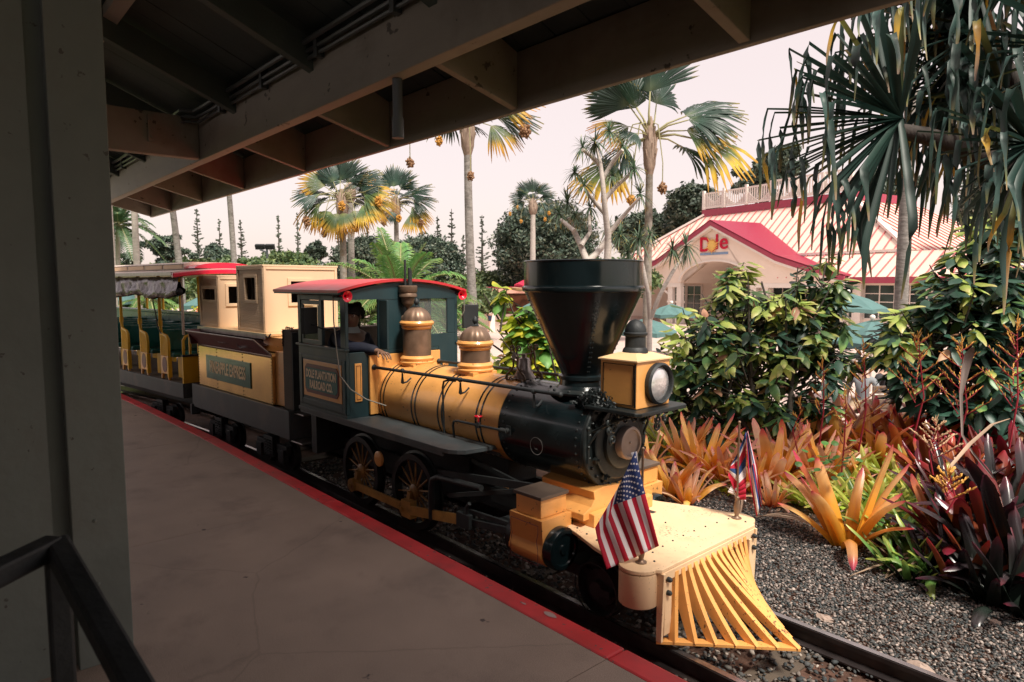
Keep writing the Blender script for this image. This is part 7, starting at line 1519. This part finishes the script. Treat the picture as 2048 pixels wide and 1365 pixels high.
for x in (-8.3,-3.75,-2.95,2.95,3.75,8.2): BB('column', (x-.2,x+.2,.02,.30,-.97,1.348), (x-.25,x+.25,-.01,.33,.35,.47), (x-.26,x+.26,-.02,.34,-.97,-.6), m=mtrim)
b = MB(); b.bar((-4.0,.1,.95),(-4.9,.1,1.4),.08,.12); link('brace', b.mesh('brace', mtrim), bl)
BB('wall', (-13,10.4,4.2,4.35,-.97,3.1), m=mwall)
def window(x0, x1, y, z0, z1, nx, nz):
    f = BB('window', (x0,x1,y-.02,y-.005,z0,z1), m=mglass); BB('window_frame', (x0-.12,x0,y-.08,y,z0-.1,z1+.1), (x1,x1+.12,y-.08,y,z0-.1,z1+.1), (x0+.001,x1-.001,y-.08,y,z1,z1+.1), (x0+.001,x1-.001,y-.08,y,z0-.1,z0), m=mtrim, par=f)
    for k in range(1, nx): x = x0+(x1-x0)*k/nx; BB('glazing_bar', (x-.025,x+.025,y-.05,y-.021,z0,z1), m=mtrim, par=f)
    for k in range(1, nz): z = z0+(z1-z0)*k/nz; BB('glazing_bar', (x0,x1,y-.047,y-.022,z-.02,z+.02), m=mtrim, par=f)
BB('wall', (6,22,.75,.9,-.97,-.15), (6,22,.75,.9,1.50,1.84), m=mwall)
for x0, x1 in ((6.0,8.6),(9.1,12.0),(13.6,16.2),(17,19.6)): window(x0, x1, .85, -.1, 1.5, 4 if x0 > 8 else 3, 4)
for x in (8.85,12.7,13.0,16.5,19.8): BB('column', (x-.22,x+.22,.5,.74,-.97,1.6), m=mtrim)
for x0, x1 in ((-8,-6.6),(-6.4,-5.1),(-2.2,-1.0),(1.0,2.3)): window(x0, x1, 4.19, -.4, 1.4, 2, 3)
BB('orange_bench', (-6.9,-5.6,.9,1.3,-.5,-.1), m=pm('orange_paint', (.8,.3,.05), .5))
# the sign: letters, sunburst and blue underline
sg = BB('sign', (-1.12,1.10,-.035,-.03,3.30,3.44), m=pm('blue_grey_underline', (.22,.33,.50), .5)); sr = pm('sign_red', (.58,.005,.045), .4); sy = pm('sign_yellow', (.85,.55,.15), .4)
text('lettering', 'D', 1.2, sr, sg, Matrix.Translation((-.72,-.06,3.90)) @ MS, .02, .03, 1.0); text('lettering', 'l', 1.2, sr, sg, Matrix.Translation((.24,-.06,4.02)) @ MS, .02, .03, .9); text('lettering', 'e', 1.3, sr, sg, Matrix.Translation((.78,-.075,4.02)) @ MS, .02, .012, 1.12)
b = MB(); b.lathe([(.36,-.03),(.36,.0)], (-.12,-.06,3.84), (0,1,0), 30); link('letter_ring', b.mesh('letter_ring', sr), sg)
b = MB(); b.lathe([(.22,-.03),(.22,.0)], (-.12,-.10,3.86), (0,1,0), 24)
for k in range(20):
    a = 2*math.pi*k/20; L = (.50 if k % 2 else .42) + (.2 if k in (0,1,7,11) else 0); c = Vector((-.12,-.115,3.86)); d = Vector((math.cos(a),0,math.sin(a))); s_ = Vector((-d.z,0,d.x))
    b.add([c+d*.2-s_*.045, c+d*.2+s_*.045, c+d*L, c+d*.2-s_*.045+Vector((0,.03,0)), c+d*.2+s_*.045+Vector((0,.03,0)), c+d*L+Vector((0,.03,0))], [(0,1,2),(5,4,3),(0,2,5,3),(1,4,5,2)])
link('sunburst', b.mesh('sunburst', sy), sg)
# right hand wing, seen through the leaves
def wing(label, x0, x1, y0, y1, z0, z1, z2, inset):
    g = thing('pavilion_wing', label, 'building', BM @ Vector((0,0,0)), R(-11.6)); 
    b = MB(); b.box(x0,x1,y0,y1,-.97,z0); link('wall', b.mesh('wall', mwall), g)
    b = MB(); q = inset; b.add([(x0-1,y0-1,z0),(x1+1,y0-1,z0),(x1+1,y1+1,z0),(x0-1,y1+1,z0),(x0+q,y0+q,z1),(x1-q,y0+q,z1),(x1-q,y1-q,z1),(x0+q,y1-q,z1)], [(3,2,1,0),(0,1,5,4),(1,2,6,5),(2,3,7,6),(3,0,4,7),(4,5,6,7)]); rf_ = link('roof', b.mesh('roof', mroof), g)
    n = int((x1-x0+2)/.6)
    for k in range(n):
        xa = x0-1+.6*k; xb = min(max(xa, x0+q), x1-q); f = 1 if xa == xb else (1-abs(xa-xb)/(q+1)); b = MB(); b.bar((xa,y0-1.0,z0+.03),(xa,y0-1+(q+1)*f,z0+(z1-z0)*f+.03),.05,.05); link('roof_seam', b.mesh('roof_seam', mseam), rf_)
    b = MB(); b.box(x0-1.05,x1+1.05,y0-1.1,y0-1.0,z0-.25,z0+.03); b.box(x0+q-.1,x1-q+.1,y0+q-.1,y0+q,z1,z1+.3); link('fascia', b.mesh('fascia', mfas), g)
    b = MB(); b.box(x0+q,x1-q,y0+q-.1,y0+q-.04,z1+1.05,z1+1.13); b.box(x0+q,x1-q,y0+q-.1,y0+q-.04,z1+.4,z1+.48)
    for k in range(int((x1-x0-2*q)/.25)): b.box(x0+q+.25*k,x0+q+.25*k+.08,y0+q-.09,y0+q-.05,z1+.48,z1+1.05)
    link('roof_railing', b.mesh('roof_railing', mtrim), g); return g
wing('farther pavilion wing with a pale roof and white roof railing, seen through leaves', 8, 28, 14, 26, 3.6, 5.6, 5.6, 3.5)
# small shop with red tiled roof behind the bell
SM = thing('garden_shop', 'low open fronted shop with a red roof edge behind the yellow green shrub', 'building', at(1005, 600, 36).xyz, 0)
SM.location.z = -.98; SM.rotation_euler = (0,0,math.atan2(cr.y, cr.x) + .12)
def SB(name, *bxs, m=None, par=None):
    b = MB()
    for q in bxs: b.box(*q)
    return link(name, b.mesh(name, m or mwall), par or SM)
SB('roof', (-3.2,3.0,-.6,2.6,2.15,2.30), m=mroof); SB('roof_edge', (-3.25,3.05,-.7,-.6,2.05,2.28), m=pm('salmon_fascia', (.7,.36,.27), .5))
for k in range(16): SB('roof_tile', (-3.2+.39*k,-3.2+.39*k+.34,-.66,1.2,2.30+.02*(k % 2),2.38+.02*(k % 2)), m=mred)
SB('back_wall', (-3,2.9,2.2,2.3,0,2.1), m=pm('tan_boards', (.45,.28,.2), .7)); SB('counter', (-1.5,2.2,.4,.9,0,.9), m=mwall)
for x in (-2.9,-.6,2.0): SB('post', (x-.15,x+.15,-.5,-.2,0,2.05), m=mtrim)
SB('interior', (-2.9,2.8,1.6,2.1,.9,1.9), m=pm('shop_goods', (.22,.10,.06), .8, var=.8, scale=2))
# umbrellas
um_g = pm('sea_green_canvas', (.085,.18,.175), .8, var=.08); um_r = pm('red_canvas', (.6,.03,.08), .8)
def umbrella(label, u, v, dist, w_, m, hgt=None, group='sea green parasols in the plaza'):
    c = at(u, v, dist); t = thing('parasol', label, 'umbrella', (c.x, c.y, -.975), 0, group); z = c.z + .975; R_ = w_/2*dist/F_; b = MB(); b.cyl((0,0,0),(0,0,z),.03,8); b.ball((0,0,z+.05),.06,8,5); b.build('pole', mtrim, t)
    n = 8
    for k in range(n):
        a0, a1 = 2*math.pi*k/n+.2, 2*math.pi*(k+1)/n+.2; b = MB(); e0 = Vector((math.cos(a0)*R_, math.sin(a0)*R_, z-R_*.42)); e1 = Vector((math.cos(a1)*R_, math.sin(a1)*R_, z-R_*.42)); tp = Vector((0,0,z)); m0 = tp.lerp(e0,.5)+Vector((0,0,.05*R_)); m1 = tp.lerp(e1,.5)+Vector((0,0,.05*R_)); mm = (m0+m1)/2-Vector((0,0,.04*R_)); me_ = (e0+e1)/2+Vector((0,0,.03*R_))
        b.add([tp,m0,mm,m1,e0,me_,e1,e0-Vector((0,0,.12)),me_-Vector((0,0,.12)),e1-Vector((0,0,.12))], [(0,1,2),(0,2,3),(1,4,5,2),(2,5,6,3),(4,7,8,5),(5,8,9,6)]); o = link('panel', b.mesh('panel', m), t); o.modifiers.new('t','SOLIDIFY').thickness = .01
    b = MB()
    for k in range(n): a0 = 2*math.pi*k/n+.2; b.tube([(0,0,z-.05),(math.cos(a0)*R_*.97,math.sin(a0)*R_*.97,z-R_*.42-.02)], .012, 4)
    link('ribs', b.mesh('ribs', mtrim), t); return t
umbrella('sea green parasol in front of the gable columns, left of the cacao bush', 1343, 608, 24, 100, um_g)
umbrella('sea green parasol beside the smokestack, lower and farther left', 1292, 636, 19, 130, um_g)
umbrella('sea green parasol in front of the pavilion windows', 1697, 586, 22, 150, um_g)
umbrella('big sea green parasol between the two cacao bushes', 1745, 640, 14, 200, um_g)
umbrella('small sea green parasol right of the shop', 1075, 602, 30, 80, um_g)
umbrella('sea green parasol seen through the left coach windows', 268, 580, 22, 100, um_g)
umbrella('sea green parasol behind the middle coach posts', 420, 588, 20, 110, um_g)
umbrella('sea green parasol behind the small cream cabin', 545, 590, 20, 110, um_g)
umbrella('crimson parasol above the shop roof, beside the smokestack', 1068, 553, 40, 80, um_r, group=None)
# cabinet and flowers behind the coach
b = MB(); wc = thing('white_cabinet', 'low white cabinet seen between the coach posts', 'cabinet', at(285, 668, 17)); wc.location.z = -.97; wc.rotation_euler = (0,0,R(-35)); b.box(-.75,.55,-.3,.3,0,1.25); link('body', b.mesh('body', pm('white_board', (.7,.6,.52), .6)), wc, .01)
for z in (.5, .85, 1.1): b = MB(); b.box(.12,.32,-.312,-.302,z,z+.03); link('handle', b.mesh('handle', Mt['iron']), wc)
for k, (u, v, d, ru, rv) in enumerate(((240,635,19,60,14),(370,632,19,60,14),(520,640,18,60,22),(610,640,17,40,20),(450,640,17,50,16))):
    c = at(u, v, d); V, tt = cards(900, [tuple(c + cr*random.uniform(-1,1)*ru*d/F_ + Vector((0,0,random.uniform(-1,1)*rv*d/F_))) for _ in range(30)], np.full(30, .14), .07, .1, 90+k); tag(link('flower_border', cardmesh('flower_border', leafmat['bo' if k % 2 == 0 else 'by'], V, tt)), kind='stuff')
# table and chair near the bushes
TBL = at(1795, 830, 11); ch_m = pm('brown_slat_plastic', (.19,.13,.095), .35, var=.1)
chv = thing('slatted_chair', 'brown slatted garden chair seen over the bromeliads', 'chair', at(1768, 850, 10.2)); chv.location.z = -.93; chv.rotation_euler = (0,0,math.atan2(cr.y, cr.x)+.1)
def CH(name, *bxs, par=None):
    b = MB()
    for q in bxs: b.box(*q)
    return link(name, b.mesh(name, ch_m), par or chv, .006)
CH('seat', (-.22,.22,.0,.42,.42,.45))
for x in (-.22,.19): CH('leg', (x,x+.03,-.03,0,0,.95)); CH('leg', (x,x+.03,.40,.43,0,.42))
for k in range(6): CH('slat', (-.185,.185,-.025,-.008,.50+.073*k,.50+.073*k+.060))
CH('top_rail', (-.22,.22,-.03,.0,.945,.985))
tb_ = thing('cafe_table', 'round pale cafe table with a glass of orange juice beyond the brown chair', 'table', (TBL.x, TBL.y, -.95)); b = MB(); b.lathe([(.42,.70),(.42,.73)], (0,0,0), (0,0,1), 28); b.build('table_top', mtrim, tb_); b = MB(); b.lathe([(.2,0),(.03,.03),(.03,.7)], (0,0,0), (0,0,1), 12); b.build('pedestal', Mt['grey'], tb_)
gj = thing('juice_glass', 'glass of orange juice on the round cafe table', 'glass', (TBL.x-.12, TBL.y-.2, -.215)); b = MB(); b.lathe([(.03,0),(.04,.13)], (0,0,0), (0,0,1), 12); b.build('cup', pm('orange_juice', (.9,.42,.03), .3), gj)
# people
navy = C('navy_shirt', (.02,.03,.07)); pink = C('pink_shirt', (.75,.40,.42)); white = C('white_shirt', (.75,.70,.68)); khaki = C('khaki_cloth', (.35,.26,.17)); green = C('grey_green_shirt', (.10,.16,.14)); hair_d = C('dark_hair', (.02,.015,.012)); hair_b = C('brown_hair', (.10,.055,.03)); cap = C('blue_cap', (.03,.05,.09)); stripe = C('striped_top', (.55,.35,.35))
def at_g(u, v, z=-.975): return onz(u, v, z)
for (u, v, h, s_, p_, hr_, ht, lb, lg) in ((980,664,1.72,green,navy,hair_d,cap,'walking man in navy shorts and a cap behind the yellow green shrub','bare'),(967,658,1.62,white,pink,hair_b,None,'woman in white top and pink trousers walking beside the man in shorts','long'),(955,655,1.30,pink,khaki,hair_b,None,'child in pink walking left of the woman in white','bare'),(1000,640,1.74,khaki,navy,hair_d,cap,'person in a dark cap standing before the shop counter','long'),(1022,640,1.70,stripe,khaki,hair_d,cap,'second person in a dark cap at the shop counter','long'),(952,640,1.65,navy,khaki,hair_d,None,'person in navy at the left end of the shop','long')):
    g_ = at_g(u, v); figure(lb, g_.x, g_.y, math.atan2(-hf.y, -hf.x) + random.uniform(-1.2,1.2), h, s_, p_, hr_, skin_l, lg, .10, False, ht)
q = at(342, 640, 15.5); figure('person with sunglasses and striped top standing behind the coach', q.x, q.y, math.atan2(-hf.y,-hf.x), 1.7, stripe, navy, hair_b, skin_l, 'long', .05)
for (u, d, lb, s_, hd, zr) in ((1722,11.6,'person in a blue cap sitting at the cafe table, left side',C('grey_top',(.22,.24,.26)),cap,0),(1763,12.0,'person with dark hair sitting behind the orange juice',C('black_top',(.03,.03,.035)),None,0),(1812,12.2,'person in a pale top sitting at the right of the cafe table',white,None,0)):
    q = at(u, 830, d); figure(lb, q.x, q.y, math.atan2(-hf.y,-hf.x)+random.uniform(-.8,.8), 1.7, s_, khaki, hair_d, skin_l, 'long', .1, True, hd)
